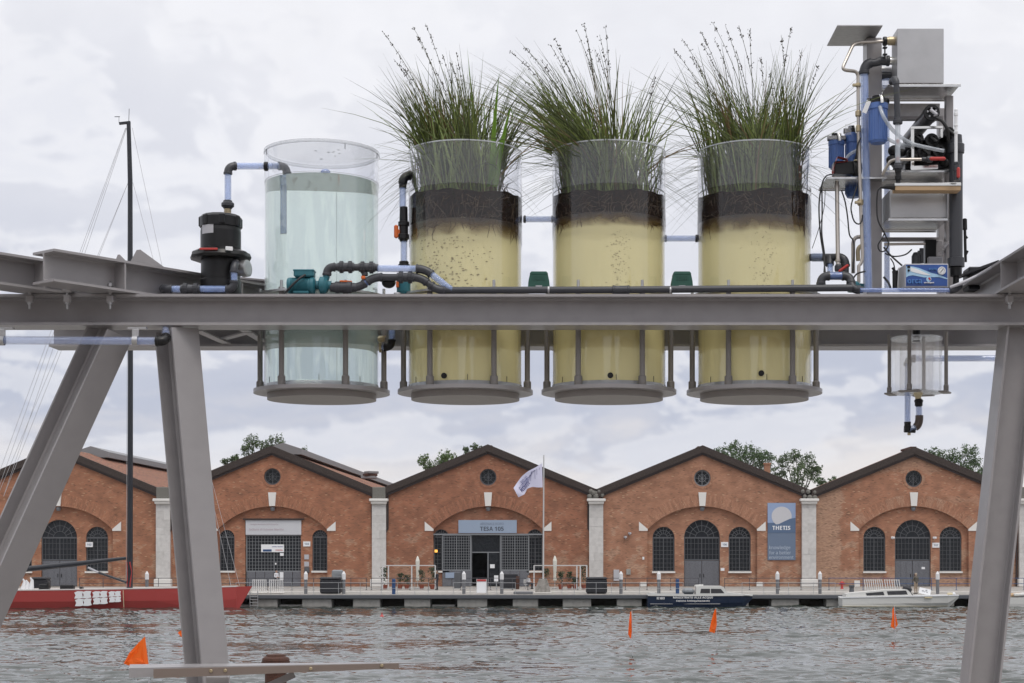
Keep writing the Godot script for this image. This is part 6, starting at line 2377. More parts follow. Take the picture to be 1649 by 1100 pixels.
# ---------------------------------------------------------------- pumps, filters and pipes on the frame
func kit_left() -> void:
	var g: G
	var D := 12.6
	var s := D / FL
	# black filter canister
	var c := P(355.5, 472, D)
	c.y = BT + 0.012
	var t := thing("filter_canister", "black lidded filter canister with a wide clamp ring standing on the beam", "filter canister", c)
	var hh := func(py: float) -> float: return EY + (HY - py) * s - c.y
	g = G.new()
	g.lathe([Vector2(0, 0), Vector2(0.158, 0), Vector2(0.160, 0.02), Vector2(0.157, hh.call(452)), Vector2(0.152, hh.call(451)), Vector2(0.152, hh.call(420)), Vector2(0.10, hh.call(420))], c, 40)
	obj("lower_body", g, M.black_plastic, t)
	g = G.new()
	g.lathe([Vector2(0.15, hh.call(420)), Vector2(0.232, hh.call(419)), Vector2(0.240, hh.call(415)), Vector2(0.228, hh.call(409)), Vector2(0.160, hh.call(402)), Vector2(0.155, hh.call(401))], c, 10)
	obj("clamp_ring", g, M.black_plastic, t)
	g = G.new()
	for k in 10:
		var a := TAU * (k + 0.5) / 10
		g.box(c + Vector3(cos(a) * 0.205, hh.call(413), sin(a) * 0.205), Vector3(0.03, 0.06, 0.05), Basis(Vector3.UP, -a), 0.008)
	obj("clamp_lug", g, M.black_plastic, t)
	g = G.new()
	g.lathe([Vector2(0.10, hh.call(402)), Vector2(0.156, hh.call(402)), Vector2(0.156, hh.call(374)), Vector2(0.150, hh.call(366)), Vector2(0.10, hh.call(366))], c, 40)
	obj("upper_body", g, M.black_plastic, t)
	g = G.new()
	g.lathe([Vector2(0.14, hh.call(368)), Vector2(0.163, hh.call(367)), Vector2(0.163, hh.call(352)), Vector2(0.142, hh.call(347.5)), Vector2(0.06, hh.call(346.5)), Vector2(0, hh.call(346.5))], c, 14)
	for k in 7:
		var a := TAU * k / 7 + 0.4
		g.box(c + Vector3(cos(a) * 0.152, hh.call(358), sin(a) * 0.152), Vector3(0.035, 0.085, 0.05), Basis(Vector3.UP, -a), 0.01)
	obj("lid", g, M.black_plastic, t)
	g = G.new()
	for k in 7:
		var a := 1.72 + 0.105 * k
		var e := a + 0.105
		var y0: float = c.y + hh.call(381)
		var y1: float = c.y + hh.call(365.5)
		var r := 0.1585
		g.poly([Vector3(c.x + cos(a) * r, y0, c.z + sin(a) * r), Vector3(c.x + cos(e) * r, y0, c.z + sin(e) * r), Vector3(c.x + cos(e) * r, y1, c.z + sin(e) * r), Vector3(c.x + cos(a) * r, y1, c.z + sin(a) * r)], Vector3(cos(a), 0, sin(a)))
	obj("label_plate", g, M.print_grey, t)
	g = G.new()
	g.box(c + Vector3(-0.045, hh.call(409.5), 0.226), Vector3(0.14, 0.016, 0.012), Basis(), 0.003)
	obj("red_strip", g, M.red_plastic, t)
	g = G.new()
	g.box(c + Vector3(0.11, hh.call(408.5), 0.215), Vector3(0.055, 0.030, 0.012), Basis(Vector3.UP, 0.45), 0.002)
	obj("warning_label", g, M.print_white, t)
	g = G.new()
	var o := P(386, 434, 12.55)
	g.lathe([Vector2(0, 0), Vector2(0.055, 0), Vector2(0.055, 0.05), Vector2(0.066, 0.05), Vector2(0.066, 0.095), Vector2(0.05, 0.10), Vector2(0, 0.10)], o + Vector3(-0.02, 0, 0), 20, along(Vector3(1, 0.05, 0.35)))
	obj("outlet_cap", g, M.dull_metal, t)
	g = G.new()
	g.tube([P(366.5, 348, D), P(366.5, 335, D)], 0.026, 14)
	for k in 4:
		ring(g, P(366.5, 346 - k * 2.6, D), Vector3.UP, 0.029, 0.005)
	obj("threaded_neck", g, M.brass, t)
	# riser from the canister over into the first tank
	t = thing("riser_pipe", "clear pipe rising from the black canister and over the rim into the plain water tank", "pipe", P(367, 340, D))
	g = G.new()
	ring(g, P(366.7, 329.5, D), Vector3.UP, 0.036, 0.068, 16, 0.1)
	ring(g, P(366.7, 330, D), Vector3.UP, 0.050, 0.036, 20, 0.2)
	obj("union_coupling", g, M.dark_pvc, t)
	run(t, [P(367, 325, D), P(367, 267.5, D), P(461.5, 267.5, D + 0.22), P(463.5, 300, D + 0.22)], 0.0265, "clear_pvc")
	g = G.new()
	ring(g, P(428.5, 268, 12.72), Vector3.RIGHT, 0.037, 0.03)
	obj("wall_collar", g, M.black_plastic, t)
	g = G.new()
	g.tube([P(463.5, 300, D + 0.22), P(463.5, 378, D + 0.22)], 0.0265, 14)
	obj("dip_pipe", g, M.clear_pvc_deep, t)
	# low pipe with union in front of the canister
	var dl := 12.42
	t = thing("low_pipe", "clear low pipe with a ribbed union along the foot of the black canister", "pipe", P(320, 466, dl))
	run(t, [P(262, 462, dl + 0.35), P(264, 465.5, dl), P(377, 465.5, dl), P(377, 426, dl), P(383, 424, dl + 0.1)], 0.026, "clear_pvc")
	coupling(t, P(307, 465.5, dl), Vector3.RIGHT, 0.027, 0.15)
	# small pump with terminal box and its pipework
	var dp := 12.42
	t = thing("circulation_pump", "small teal circulation pump with a square terminal box on the beam", "pump", P(490, 472, dp))
	g = G.new()
	var pc := P(482, 460, dp)
	var prof := [Vector2(0, -0.09), Vector2(0.055, -0.09), Vector2(0.062, -0.075), Vector2(0.062, -0.06)]
	for k in 14:
		var x := -0.055 + k * 0.0095
		prof.append_array([Vector2(0.056, x), Vector2(0.062, x + 0.003), Vector2(0.062, x + 0.0065)])
	prof.append_array([Vector2(0.062, 0.085), Vector2(0.068, 0.09), Vector2(0.068, 0.115), Vector2(0.05, 0.125), Vector2(0, 0.125)])
	g.lathe(prof, pc, 24, along(Vector3.RIGHT))
	g.box(P(482, 472, dp) + Vector3(0.02, 0, 0), Vector3(0.12, 0.02, 0.11), Basis(), 0.005)
	obj("motor", g, M.teal_paint, t)
	g = G.new()
	g.box(P(490.5, 441.5, dp), Vector3(0.155, 0.056, 0.10), Basis(), 0.01)
	g.box(P(490.5, 436.8, dp), Vector3(0.162, 0.014, 0.106), Basis(), 0.004)
	obj("terminal_box", g, M.teal_paint, t)
	g = G.new()
	var vc := P(521, 459.5, dp)
	g.lathe([Vector2(0, -0.035), Vector2(0.045, -0.035), Vector2(0.066, -0.025), Vector2(0.068, 0.01), Vector2(0.05, 0.03), Vector2(0.032, 0.036), Vector2(0.032, 0.06), Vector2(0, 0.06)], vc, 24, along(Vector3.RIGHT))
	g.tube([vc, P(526.3, 444, dp)], 0.026, 12)
	g.tube([P(509, 459, dp), P(519, 459, dp)], 0.032, 12)
	obj("volute", g, M.teal_paint, t)
	cable("black power cable looping from the teal pump's terminal box to the beam", [P(491.5, 443, dp - 0.06), P(484, 447, dp - 0.09), P(470, 460, dp - 0.09), P(458, 473, dp - 0.05)], 0.009)
	# pressure line: up from the pump and along
	var dq := 12.42
	t = thing("pressure_pipe", "grey pipe with ribbed unions and a clear length rising from the teal pump", "pipe", P(620, 432, dq))
	run(t, [P(526.5, 444, dq), P(526.5, 430, dq), P(609, 431, dq)], 0.027, "dark_pvc")
	run(t, [P(608, 432.5, dq), P(684, 433.2, dq), P(728, 468, dq)], 0.0275, "clear_pvc")
	coupling(t, P(557, 430.2, dq), Vector3.RIGHT, 0.028, 0.125)
	coupling(t, P(591, 430.8, dq), Vector3.RIGHT, 0.028, 0.125)
	g = G.new()
	g.box(P(585, 447.2, dq - 0.02), Vector3(0.032, 0.026, 0.03), Basis(), 0.006)
	obj("valve_handle", g, M.orange_plastic, t)
	g = G.new()
	ring(g, P(587.5, 441.5, dq), Vector3.UP, 0.024, 0.03)
	obj("valve_neck", g, M.dark_pvc, t)
	# suction line: along the beam and away to the far end
	t = thing("suction_pipe", "long dark grey pipe running along the whole beam in front of the tanks", "pipe", P(900, 467, dq))
	run(t, [P(532, 463, dq), P(577, 463.5, dq), P(602, 446.5, dq), P(677, 446.8, dq), P(704, 467.6, dq), P(1000, 466.8, dq), P(1372, 463.5, dq)], 0.0270, "dark_pvc")
	coupling(t, P(653, 446.6, dq), Vector3.RIGHT, 0.028, 0.13)
	g = G.new()
	g.lathe([Vector2(0, -0.10), Vector2(0.034, -0.10), Vector2(0.040, -0.06), Vector2(0.047, -0.06), Vector2(0.047, -0.03), Vector2(0.042, -0.03), Vector2(0.042, 0.03), Vector2(0.047, 0.03), Vector2(0.047, 0.06), Vector2(0.036, 0.07), Vector2(0.034, 0.10), Vector2(0, 0.10)], P(553, 463, dq), 18, along(Vector3.RIGHT))
	var vb := obj("valve_body", g, M.dark_pvc, t)
	g = G.new()
	g.box(P(557, 453.5, dq), Vector3(0.095, 0.014, 0.03), Basis(Vector3.BACK, -0.05), 0.004)
	g.box(P(557, 455.5, dq), Vector3(0.024, 0.02, 0.024))
	obj("valve_handle", g, M.orange_plastic, vb)
	g = G.new()
	g.tube([P(583, 459.4, dq), P(591, 453.9, dq)], 0.0285, 14)
	obj("clear_sleeve", g, M.clear_pvc_deep, t)
	for px in [883.5, 1079.5]:
		g = G.new()
		ring(g, P(px, 467, dq), Vector3.RIGHT, 0.0295, 0.014)
		obj("pipe_clip", g, M.dull_metal, t)
	# black strainer and teal pump behind
	g = G.new()
	g.ball(P(626, 455, 12.5), Vector3(0.055, 0.045, 0.05), 16, 10)
	g.tube([P(626, 452, 12.5), P(626, 446, 12.5)], 0.04, 14)
	tag(obj("strainer_bowl", g, M.black_plastic), "black strainer bowl hanging under the grey pipe between the first two tanks", "strainer")
	t = thing("dosing_pump", "small teal pump half hidden behind the grey pipes between the first two tanks", "pump", P(649, 470, 12.75))
	g = G.new()
	g.lathe([Vector2(0, 0), Vector2(0.05, 0), Vector2(0.055, 0.02), Vector2(0.055, 0.09), Vector2(0.03, 0.11), Vector2(0.03, 0.14), Vector2(0, 0.14)], P(650, 474, 12.75), 18)
	obj("pump_body", g, M.teal_paint, t)
	g = G.new()
	g.box(P(640, 458, 12.70), Vector3(0.02, 0.05, 0.03), Basis(), 0.004)
	obj("valve_handle", g, M.orange_plastic, t)
	# valve riser beside the second tank
	var dv := 12.86
	t = thing("valve_riser", "upright clear pipe with a black valve and orange handle beside the second tank", "pipe", P(650, 420, dv))
	g = G.new()
	g.tube(bend(P(648.5, 296, dv), P(648.5, 283, dv), P(661, 282.5, dv + 0.05)), 0.036, 14)
	g.tube([P(648.5, 296, dv), P(648.5, 303, dv)], 0.030, 14)
	ring(g, P(660, 282.5, dv + 0.05), Vector3(1, 0, -0.5), 0.040, 0.03)
	obj("elbow", g, M.black_plastic, t)
	for q in [[302, 334, 648.5], [388, 422, 650.5]]:
		g = G.new()
		g.tube([P(q[2], q[0], dv), P(q[2], q[1], dv)], 0.0275, 14, false)
		g.tube([P(q[2], q[0], dv), P(q[2], q[1], dv)], 0.022, 14, false)
		obj("pipe", g, M.clear_pvc, t)
	g = G.new()
	g.lathe([Vector2(0, 0), Vector2(0.030, 0), Vector2(0.036, 0.02), Vector2(0.044, 0.02), Vector2(0.044, 0.055), Vector2(0.036, 0.06), Vector2(0.036, 0.12), Vector2(0.044, 0.125), Vector2(0.044, 0.155), Vector2(0.034, 0.16), Vector2(0.031, 0.275), Vector2(0, 0.275)], P(650, 389, dv), 18)
	var body_v := obj("valve_body", g, M.black_plastic, t)
	g = G.new()
	g.box(P(638, 373, dv - 0.02), Vector3(0.034, 0.105, 0.03), Basis(), 0.01)
	g.box(P(643, 373, dv - 0.01), Vector3(0.04, 0.03, 0.02))
	obj("valve_handle", g, M.orange_plastic, body_v)
	g = G.new()
	ring(g, P(650.5, 424, dv), Vector3.UP, 0.038, 0.03)
	ring(g, P(650.5, 427, dv), Vector3.UP, 0.046, 0.012)
	obj("collar", g, M.black_plastic, t)
	# links between the tanks
	for q in [[842, 893, 353.0, "clear link pipe joining the second and third tank"], [1068, 1125, 384.0, "clear link pipe joining the third and fourth tank"]]:
		t = thing("link_pipe", q[3], "pipe", P(q[0], q[2], TD), "clear link pipes between tanks")
		g = G.new()
		g.tube([P(q[0], q[2], TD), P(q[1], q[2], TD)], 0.025, 14, false)
		g.tube([P(q[0], q[2], TD), P(q[1], q[2], TD)], 0.020, 14, false)
		obj("pipe", g, M.clear_pvc, t)
		for k in [0.06, 0.94]:
			g = G.new()
			ring(g, P(lerpf(q[0], q[1], k), q[2], TD), Vector3.RIGHT, 0.031, 0.018)
			obj("collar", g, M.dark_pvc, t)
	t = thing("tank_drain", "dark elbow and clear pipe leaving the plain water tank below the beam", "pipe", P(620, 558, TD))
	run(t, [P(613, 559.5, TD - 0.05), P(631, 559.5, TD - 0.05), P(631, 531, TD - 0.05)], 0.026, "clear_pvc", "black_plastic")
	g = G.new()
	ring(g, P(612.5, 559.5, TD - 0.05), Vector3.RIGHT, 0.042, 0.02)
	obj("wall_collar", g, M.brass, t)
	g = G.new()
	ring(g, P(614, 546, TD - 0.1), Vector3(1, 0, 0.4), 0.026, 0.05)
	g.box(P(616, 544, TD - 0.14), Vector3(0.06, 0.014, 0.016), Basis(Vector3.BACK, 0.5))
	obj("drain_tap", g, M.brass, t)
	# green air pumps
	for q in [[868.0, "small green air pump on the beam between the second and third tank"], [1097.5, "small green air pump on the beam between the third and fourth tank"]]:
		var p := P(q[0], 465, 12.75)
		t = thing("air_pump", q[1], "air pump", p, "green air pumps between the tanks")
		g = G.new()
		g.prism([Vector2(-0.086, 0), Vector2(0.086, 0), Vector2(0.082, 0.05), Vector2(0.068, 0.115), Vector2(0.058, 0.125), Vector2(-0.058, 0.125), Vector2(-0.068, 0.115), Vector2(-0.082, 0.05)], Transform3D(Basis(), p - Vector3(0, 0, 0.07)), 0.14)
		obj("housing", g, M.green_paint, t)
		g = G.new()
		g.box(p + Vector3(0, 0.108, 0.0), Vector3(0.142, 0.012, 0.148), Basis(), 0.004)
		for k in 7:
			g.box(p + Vector3(-0.042 + 0.014 * k, 0.075, 0.072), Vector3(0.006, 0.036, 0.006))
		obj("vent_rib", g, M.green_paint, t)
		g = G.new()
		g.box(p + Vector3(0, 0.008, 0.072), Vector3(0.05, 0.014, 0.006))
		obj("label_plate", g, M.print_grey, t)
	# pipe slung under the left end of the beam
	var du := 12.10
	t = thing("slung_pipe", "clear pipe slung under the beam in front of the slanting leg", "pipe", P(110, 548, du))
	run(t, [P(-40, 547.5, du), P(267, 549.5, du), P(267, 526, du + 0.25)], 0.031, "clear_pvc_thin", "black_plastic")
	for px in [3.0, 218.0]:
		g = G.new()
		g.box(P(px, 536, du), Vector3(0.05, 0.055, 0.02), Basis(), 0.004)
		g.box(P(px + 4, 529, du + 0.05), Vector3(0.14, 0.012, 0.06))
		g.lathe([Vector2(0.033, -0.02), Vector2(0.037, -0.02), Vector2(0.037, 0.02), Vector2(0.033, 0.02), Vector2(0.033, -0.02)], P(px, 548.5, du), 16, along(Vector3.RIGHT))
		obj("pipe_bracket", g, M.dull_metal, t)

# ---------------------------------------------------------------- the tall filter rack
func kit_right() -> void:
	var g: G
	var t := thing("filter_rack", "tall grey steel rack post with metal shelves carrying filters and tanks", "rack", P(1408, 470, 12.95))
	var slab := func(called: String, x0: float, x1: float, d0: float, d1: float, h: float, th: float, m := "sheet_metal", lip := 0.03) -> MeshInstance3D:
		# x in pixels of the near edge; h above the lens
		var gg := G.new()
		var a := (x0 - CX) * d0 / FL
		var e := (x1 - CX) * d0 / FL
		gg.block(Vector3(a, EY + h - th, -d1), Vector3(e, EY + h, -d0), 0.003)
		if lip > 0.0:
			gg.block(Vector3(a, EY + h - lip, -d0 - 0.004), Vector3(e, EY + h - th - 0.001, -d0))
			gg.block(Vector3(a, EY + h - lip, -d1), Vector3(e, EY + h - th - 0.001, -d1 + 0.004))
		return obj(called, gg, M[m], t)
	g = G.new()
	g.block(Vector3(2.380, BT - 0.1, -13.04), Vector3(2.500, EY + 4.08, -12.86), 0.006)
	obj("post", g, M.steel_paint, t)
	g = G.new()
	g.block(Vector3(3.02, BT - 0.1, -13.24), Vector3(3.09, EY + 3.60, -13.16), 0.004)
	obj("rear_post", g, M.steel_paint, t)
	g = G.new()
	g.block(Vector3(2.995, BT - 0.1, -12.86), Vector3(3.055, EY + 3.60, -12.80), 0.004)
	obj("front_post", g, M.steel_paint, t)
	g = G.new()
	g.block(Vector3(2.10, EY + 4.085, -13.1), Vector3(2.455, EY + 4.096, -12.6), 0.002)
	obj("top_plate", g, M.dull_metal, t)
	slab.call("shelf", 1431.0, 1547.5, 12.60, 13.02, (885.0 - 135.0) * 12.6 / FL, 0.004, "sheet_metal", 0.022)
	g = G.new()
	g.block(Vector3(2.50, EY + 3.49, -13.05), Vector3(3.0, EY + 3.60, -13.03))
	obj("back_plate", g, M.dull_metal, t)
	g = G.new()
	g.block(Vector3(2.49, EY + 3.465, -13.06), Vector3(3.02, EY + 3.49, -13.0))
	obj("shelf_rail", g, M.steel_paint, t)
	slab.call("shelf", 1332.0, 1428.0, 12.70, 13.14, (885.0 - 284.5) * 12.7 / FL, 0.004, "sheet_metal", 0.016)
	slab.call("shelf", 1426.0, 1532.0, 12.70, 13.05, (885.0 - 273.5) * 12.7 / FL, 0.004, "sheet_metal", 0.018)
	g = G.new()
	g.block(Vector3(2.51, EY + 2.93, -13.05), Vector3(3.02, EY + 2.98, -13.03))
	obj("back_plate", g, M.sheet_metal, t)
	slab.call("shelf", 1431.0, 1530.0, 12.64, 13.12, (885.0 - 351.0) * 12.64 / FL, 0.004, "sheet_metal", 0.02)
	g = G.new()
	g.block(Vector3(2.53, EY + 2.50, -13.12), Vector3(3.0, EY + 2.53, -13.08))
	obj("shelf_rail", g, M.steel_paint, t)
	g = G.new()
	g.bar(P(1518, 398, 12.7), P(1545, 372, 13.1), 0.03, 0.02)
	g.bar(P(1513, 410, 12.7), P(1530, 398, 13.1), 0.03, 0.02)
	obj("brace", g, M.steel_paint, t)
	# metal boxes
	t = thing("metal_box", "plain square metal box on the top shelf of the rack", "metal box", P(1483, 135, 12.7))
	g = G.new()
	g.block(Vector3((1445 - CX) * 12.6 / FL, EY + (885 - 134.5) * 12.6 / FL + 0.002, -12.82), Vector3((1520 - CX) * 12.6 / FL, EY + (885 - 45.5) * 12.6 / FL, -12.60), 0.004)
	obj("box_body", g, M.galvanised, t)
	t = thing("metal_tank", "wide metal tank on the lower shelf of the rack behind the grey cylinder", "metal tank", P(1480, 350, 12.8))
	g = G.new()
	g.block(Vector3((1433 - CX) * 12.67 / FL, EY + (885 - 350) * 12.67 / FL - 0.004, -13.0), Vector3((1527 - CX) * 12.67 / FL, EY + (885 - 305) * 12.67 / FL, -12.67), 0.006)
	obj("tank_body", g, M.galvanised, t)
	# alloy beam with a timber underside carrying the fittings
	t = thing("fitting_beam", "bright alloy rail with a timber underside crossing the rack", "rail", P(1494, 300, 12.45))
	g = G.new()
	g.block(P(1441, 299.2, 12.45) + Vector3(0, 0, -0.12), P(1548, 294, 12.45), 0.003)
	obj("alloy_rail", g, M.chrome, t)
	g = G.new()
	g.block(P(1442, 306.5, 12.45) + Vector3(0, 0, -0.118), P(1547.5, 299.4, 12.45) + Vector3(0, 0, -0.004), 0.003)
	obj("timber", g, M.wood_block, t)
	g = G.new()
	g.tube([P(1441, 301, 12.48), P(1428, 300.5, 12.48), P(1418, 302, 12.48)], [0.026, 0.02, 0.008], 12)
	obj("rubber_plug", g, M.black_rubber, t)
	# membrane tubes lying away from the lens, in a light frame
	t = thing("membrane_unit", "black membrane tubes stacked in a light metal frame on the rack shelf", "membrane unit", P(1495, 270, 12.8))
	var tubes := [[1500.0, 182.0, 13.4], [1477.0, 224.0, 10.5], [1500.0, 226.0, 11.0], [1488.0, 246.0, 11.0], [1512.0, 244.0, 10.5], [1468.0, 250.0, 9.5], [1528.0, 214.0, 9.0]]
	for k in tubes.size():
		var q: Array = tubes[k]
		var d0 := 12.50 if k == 0 else 12.62
		var r: float = q[2] * d0 / FL
		var p := P(q[0], q[1], d0)
		g = G.new()
		g.lathe([Vector2(r * 0.62, -0.02), Vector2(r * 0.95, -0.02), Vector2(r, -0.01), Vector2(r, 0.07), Vector2(r * 0.9, 0.075), Vector2(r * 0.9, 0.80), Vector2(0, 0.80)], p, 24, along(Vector3.FORWARD))
		g.lathe([Vector2(0, 0.02), Vector2(r * 0.62, 0.02), Vector2(r * 0.62, -0.02)], p, 24, along(Vector3.FORWARD))
		var tb := obj("membrane_tube", g, M.black_plastic, t)
		g = G.new()
		for a in 5:
			var u := TAU * a / 5 + 0.4
			g.box(p + Vector3(cos(u), sin(u), 0) * r * 0.52 + Vector3(0, 0, 0.012), Vector3(r * 0.22, r * 0.22, 0.02), Basis(Vector3.BACK, u), 0.003)
		g.tube([p + Vector3(-0.012, 0.016, 0.03), p + Vector3(0.03, -0.03, 0.06)], 0.013, 10)
		obj("end_fitting", g, M.print_grey if k == 0 else M.black_plastic, tb)
	g = G.new()
	g.bar(P(1469.5, 274, 12.56), P(1469.5, 205, 12.56), 0.024, 0.02)
	g.bar(P(1467, 206, 12.55), P(1518, 205, 12.55), 0.02, 0.018)
	g.bar(P(1467, 271, 12.55), P(1510, 269, 12.55), 0.02, 0.03)
	g.bar(P(1516, 205, 12.56), P(1516, 222, 12.56), 0.02, 0.018)
	obj("light_frame", g, M.chrome, t)
	g = G.new()
	g.block(P(1458, 273, 12.75), P(1532, 236, 13.0), 0.01)
	obj("pump_block", g, M.black_plastic, t)
	g = G.new()
	for q in [[1440, 243, 10], [1436, 258, 9], [1452, 246, 7], [1503, 254, 6], [1520, 262, 8]]:
		g = G.new()
		g.ball(P(q[0], q[1], 12.75), Vector3(0.045, 0.04, 0.05) * q[2] / 9.0, 12, 8)
		obj("motor_end", g, M.black_rubber, t)
	# flow meter column
	var df := 12.45
	t = thing("flow_meter", "clear upright flow meter tube with orange floats in front of the black tubes", "flow meter", P(1446, 280, df))
	g = G.new()
	g.tube(bend(P(1436, 132, df + 0.1), P(1442, 122, df), P(1443.5, 136, df), 8), 0.026, 14)
	g.tube([P(1443.5, 135, df), P(1445.5, 193, df)], 0.0225, 14)
	obj("grey_pipe", g, M.dark_pvc, t)
	for py in [196.5, 269.5]:
		g = G.new()
		ring(g, P(1445.7, py, df), Vector3.UP, 0.037, 0.034, 18)
		ring(g, P(1445.7, py - 4.5, df), Vector3.UP, 0.029, 0.02, 18)
		obj("union_nut", g, M.dark_pvc, t)
	g = G.new()
	g.tube([P(1445.7, 266, df), P(1445.7, 200, df)], 0.0205, 16, false)
	obj("sight_tube", g, M.soft_hose, t)
	g = G.new()
	for py in [228.0, 256.0]:
		g = G.new()
		g.lathe([Vector2(0, -0.012), Vector2(0.008, -0.012), Vector2(0.015, 0.008), Vector2(0.010, 0.014), Vector2(0, 0.014)], P(1445.7, py, df), 12)
		obj("float", g, M.orange_plastic, t)
	g = G.new()
	g.lathe([Vector2(0, 0), Vector2(0.018, 0), Vector2(0.018, 0.02), Vector2(0.026, 0.02), Vector2(0.026, 0.05), Vector2(0.022, 0.055), Vector2(0.022, 0.075), Vector2(0.026, 0.08), Vector2(0.026, 0.11), Vector2(0, 0.11)], P(1446.5, 294, df), 16)
	obj("hose_tail", g, M.black_plastic, t)
	# steel feed pipe with red lever
	t = thing("feed_pipe", "pale steel pipe with a red lever valve across the black tubes", "pipe", P(1460, 257, 12.48))
	g = G.new()
	var pts := [P(1421, 281, 12.55)]
	pts.append_array(bend(P(1432, 262, 12.5), P(1435, 257.5, 12.5), P(1442, 257.2, 12.48), 5))
	pts.append(P(1488, 256.5, 12.48))
	g.tube(pts, 0.0125, 10)
	obj("pipe", g, M.warm_steel, t)
	g = G.new()
	ring(g, P(1488, 256.5, 12.48), Vector3.RIGHT, 0.018, 0.04)
	ring(g, P(1497, 256.5, 12.48), Vector3.RIGHT, 0.026, 0.05)
	obj("valve_body", g, M.dark_pvc, t)
	g = G.new()
	g.box(P(1510, 255.5, 12.42), Vector3(0.125, 0.028, 0.022), Basis(), 0.01)
	obj("valve_lever", g, M.red_plastic, t)
	# pale upright pipe with valve, standing on the alloy rail
	t = thing("sample_pipe", "pale upright pipe with a red handled valve in front of the grey cylinder", "pipe", P(1539, 290, 12.40))
	g = G.new()
	g.tube([P(1539.5, 263, 12.40), P(1539.5, 178, 12.40)], 0.0125, 12)
	ring(g, P(1539.5, 213, 12.40), Vector3.UP, 0.017, 0.02)
	ring(g, P(1539.5, 202, 12.40), Vector3.UP, 0.016, 0.015)
	ring(g, P(1539.5, 184, 12.40), Vector3.UP, 0.016, 0.03)
	g.ball(P(1539.5, 177.5, 12.40), Vector3(0.014, 0.014, 0.014), 10, 6)
	obj("pipe", g, M.print_white, t)
	g = G.new()
	ring(g, P(1540.5, 263, 12.40), Vector3.UP, 0.019, 0.02)
	g.lathe([Vector2(0, 0), Vector2(0.024, 0), Vector2(0.024, 0.03), Vector2(0.019, 0.03), Vector2(0.019, 0.075), Vector2(0.024, 0.075), Vector2(0.024, 0.12), Vector2(0, 0.12)], P(1540.5, 291, 12.40), 16)
	obj("valve_body", g, M.dark_pvc, t)
	g = G.new()
	g.box(P(1543.5, 278, 12.36), Vector3(0.026, 0.085, 0.022), Basis(), 0.010)
	obj("valve_lever", g, M.red_plastic, t)
	# wide grey cylinder
	t = thing("grey_cylinder", "wide dark grey upright cylinder at the outer side of the rack", "filter column", P(1539, 470, 12.62))
	var dc := 12.62
	var hc := func(py: float) -> float: return (HY - py) * dc / FL
	g = G.new()
	g.lathe([Vector2(0, hc.call(420)), Vector2(0.052, hc.call(420)), Vector2(0.052, hc.call(236)), Vector2(0.045, hc.call(218)), Vector2(0, hc.call(218))], Vector3((1539.5 - CX) * dc / FL, EY, -dc), 32)
	obj("column", g, M.dark_pvc, t)
	g = G.new()
	g.lathe([Vector2(0.05, hc.call(247)), Vector2(0.063, hc.call(247)), Vector2(0.065, hc.call(243)), Vector2(0.065, hc.call(233)), Vector2(0.05, hc.call(231))], Vector3((1539.5 - CX) * dc / FL, EY, -dc), 32)
	obj("collar", g, M.dark_pvc, t)
	g = G.new()
	g.lathe([Vector2(0.05, hc.call(430)), Vector2(0.066, hc.call(430)), Vector2(0.066, hc.call(416)), Vector2(0.05, hc.call(415))], Vector3((1539.5 - CX) * dc / FL, EY, -dc), 32)
	obj("collar", g, M.dark_pvc, t)
	g = G.new()
	g.lathe([Vector2(0, hc.call(461)), Vector2(0.024, hc.call(461)), Vector2(0.024, hc.call(446)), Vector2(0.045, hc.call(445)), Vector2(0.047, hc.call(431)), Vector2(0, hc.call(430))], Vector3((1539.5 - CX) * dc / FL, EY, -dc), 24)
	obj("outlet_cone", g, M.black_plastic, t)
	t = thing("bottom_pipe", "bluish clear pipe lying on the beam in front of the control box", "pipe", P(1460, 467, 12.42))
	g = G.new()
	g.tube([P(1385, 467.5, 12.42), P(1532, 467.5, 12.42)], 0.0175, 14)
	obj("pipe", g, M.clear_pvc_deep, t)
	g = G.new()
	g.tube(bend(P(1530, 467.5, 12.42), P(1541, 467, 12.42), P(1545, 460, 12.46)), 0.028, 14)
	ring(g, P(1531, 467.5, 12.42), Vector3.RIGHT, 0.024, 0.02)
	obj("end_elbow", g, M.dark_pvc, t)
	# tall clear riser with dark elbow to the top box
	t = thing("tall_riser", "tall clear pipe beside the rack post with a dark elbow to the top metal box", "pipe", P(1394, 465, 12.78))
	g = G.new()
	var r0 := 0.0335
	g.tube([P(1398, 465, 12.72), P(1391.5, 117, 12.72)], r0, 16, false)
	g.tube([P(1398, 465, 12.72), P(1391.5, 117, 12.72)], r0 * 0.82, 16, false)
	obj("pipe", g, M.clear_pvc, t)
	g = G.new()
	g.tube(bend(P(1391.3, 120, 12.72), P(1391, 103, 12.72), P(1403, 101.5, 12.72)), 0.038, 14)
	ring(g, P(1391.3, 117, 12.72), Vector3.UP, 0.043, 0.03)
	g.tube([P(1402, 102, 12.72), P(1410, 101, 12.72), P(1418, 98, 12.72), P(1431, 98, 12.72)], [0.03, 0.03, 0.036, 0.036], 14)
	ring(g, P(1430, 98, 12.72), Vector3.RIGHT, 0.042, 0.022)
	obj("elbow", g, M.dark_pvc, t)
	g = G.new()
	g.tube([P(1432, 98, 12.72), P(1446, 98, 12.72)], 0.031, 14)
	obj("steel_stub", g, M.chrome, t)
	t = thing("rear_riser", "pale clear pipe standing behind the rack post", "pipe", P(1428, 460, 13.3))
	g = G.new()
	g.tube([P(1428.5, 464, 13.3), P(1428, 195, 13.3)], 0.025, 12, false)
	g.tube([P(1428.5, 464, 13.3), P(1428, 195, 13.3)], 0.020, 12, false)
	obj("pipe", g, M.clear_pvc, t)
	# steel pipe looping from the top box down the rack
	t = thing("steel_pipe", "bent pale steel pipe looping from the top metal box down beside the rack post", "pipe", P(1380, 300, 12.7))
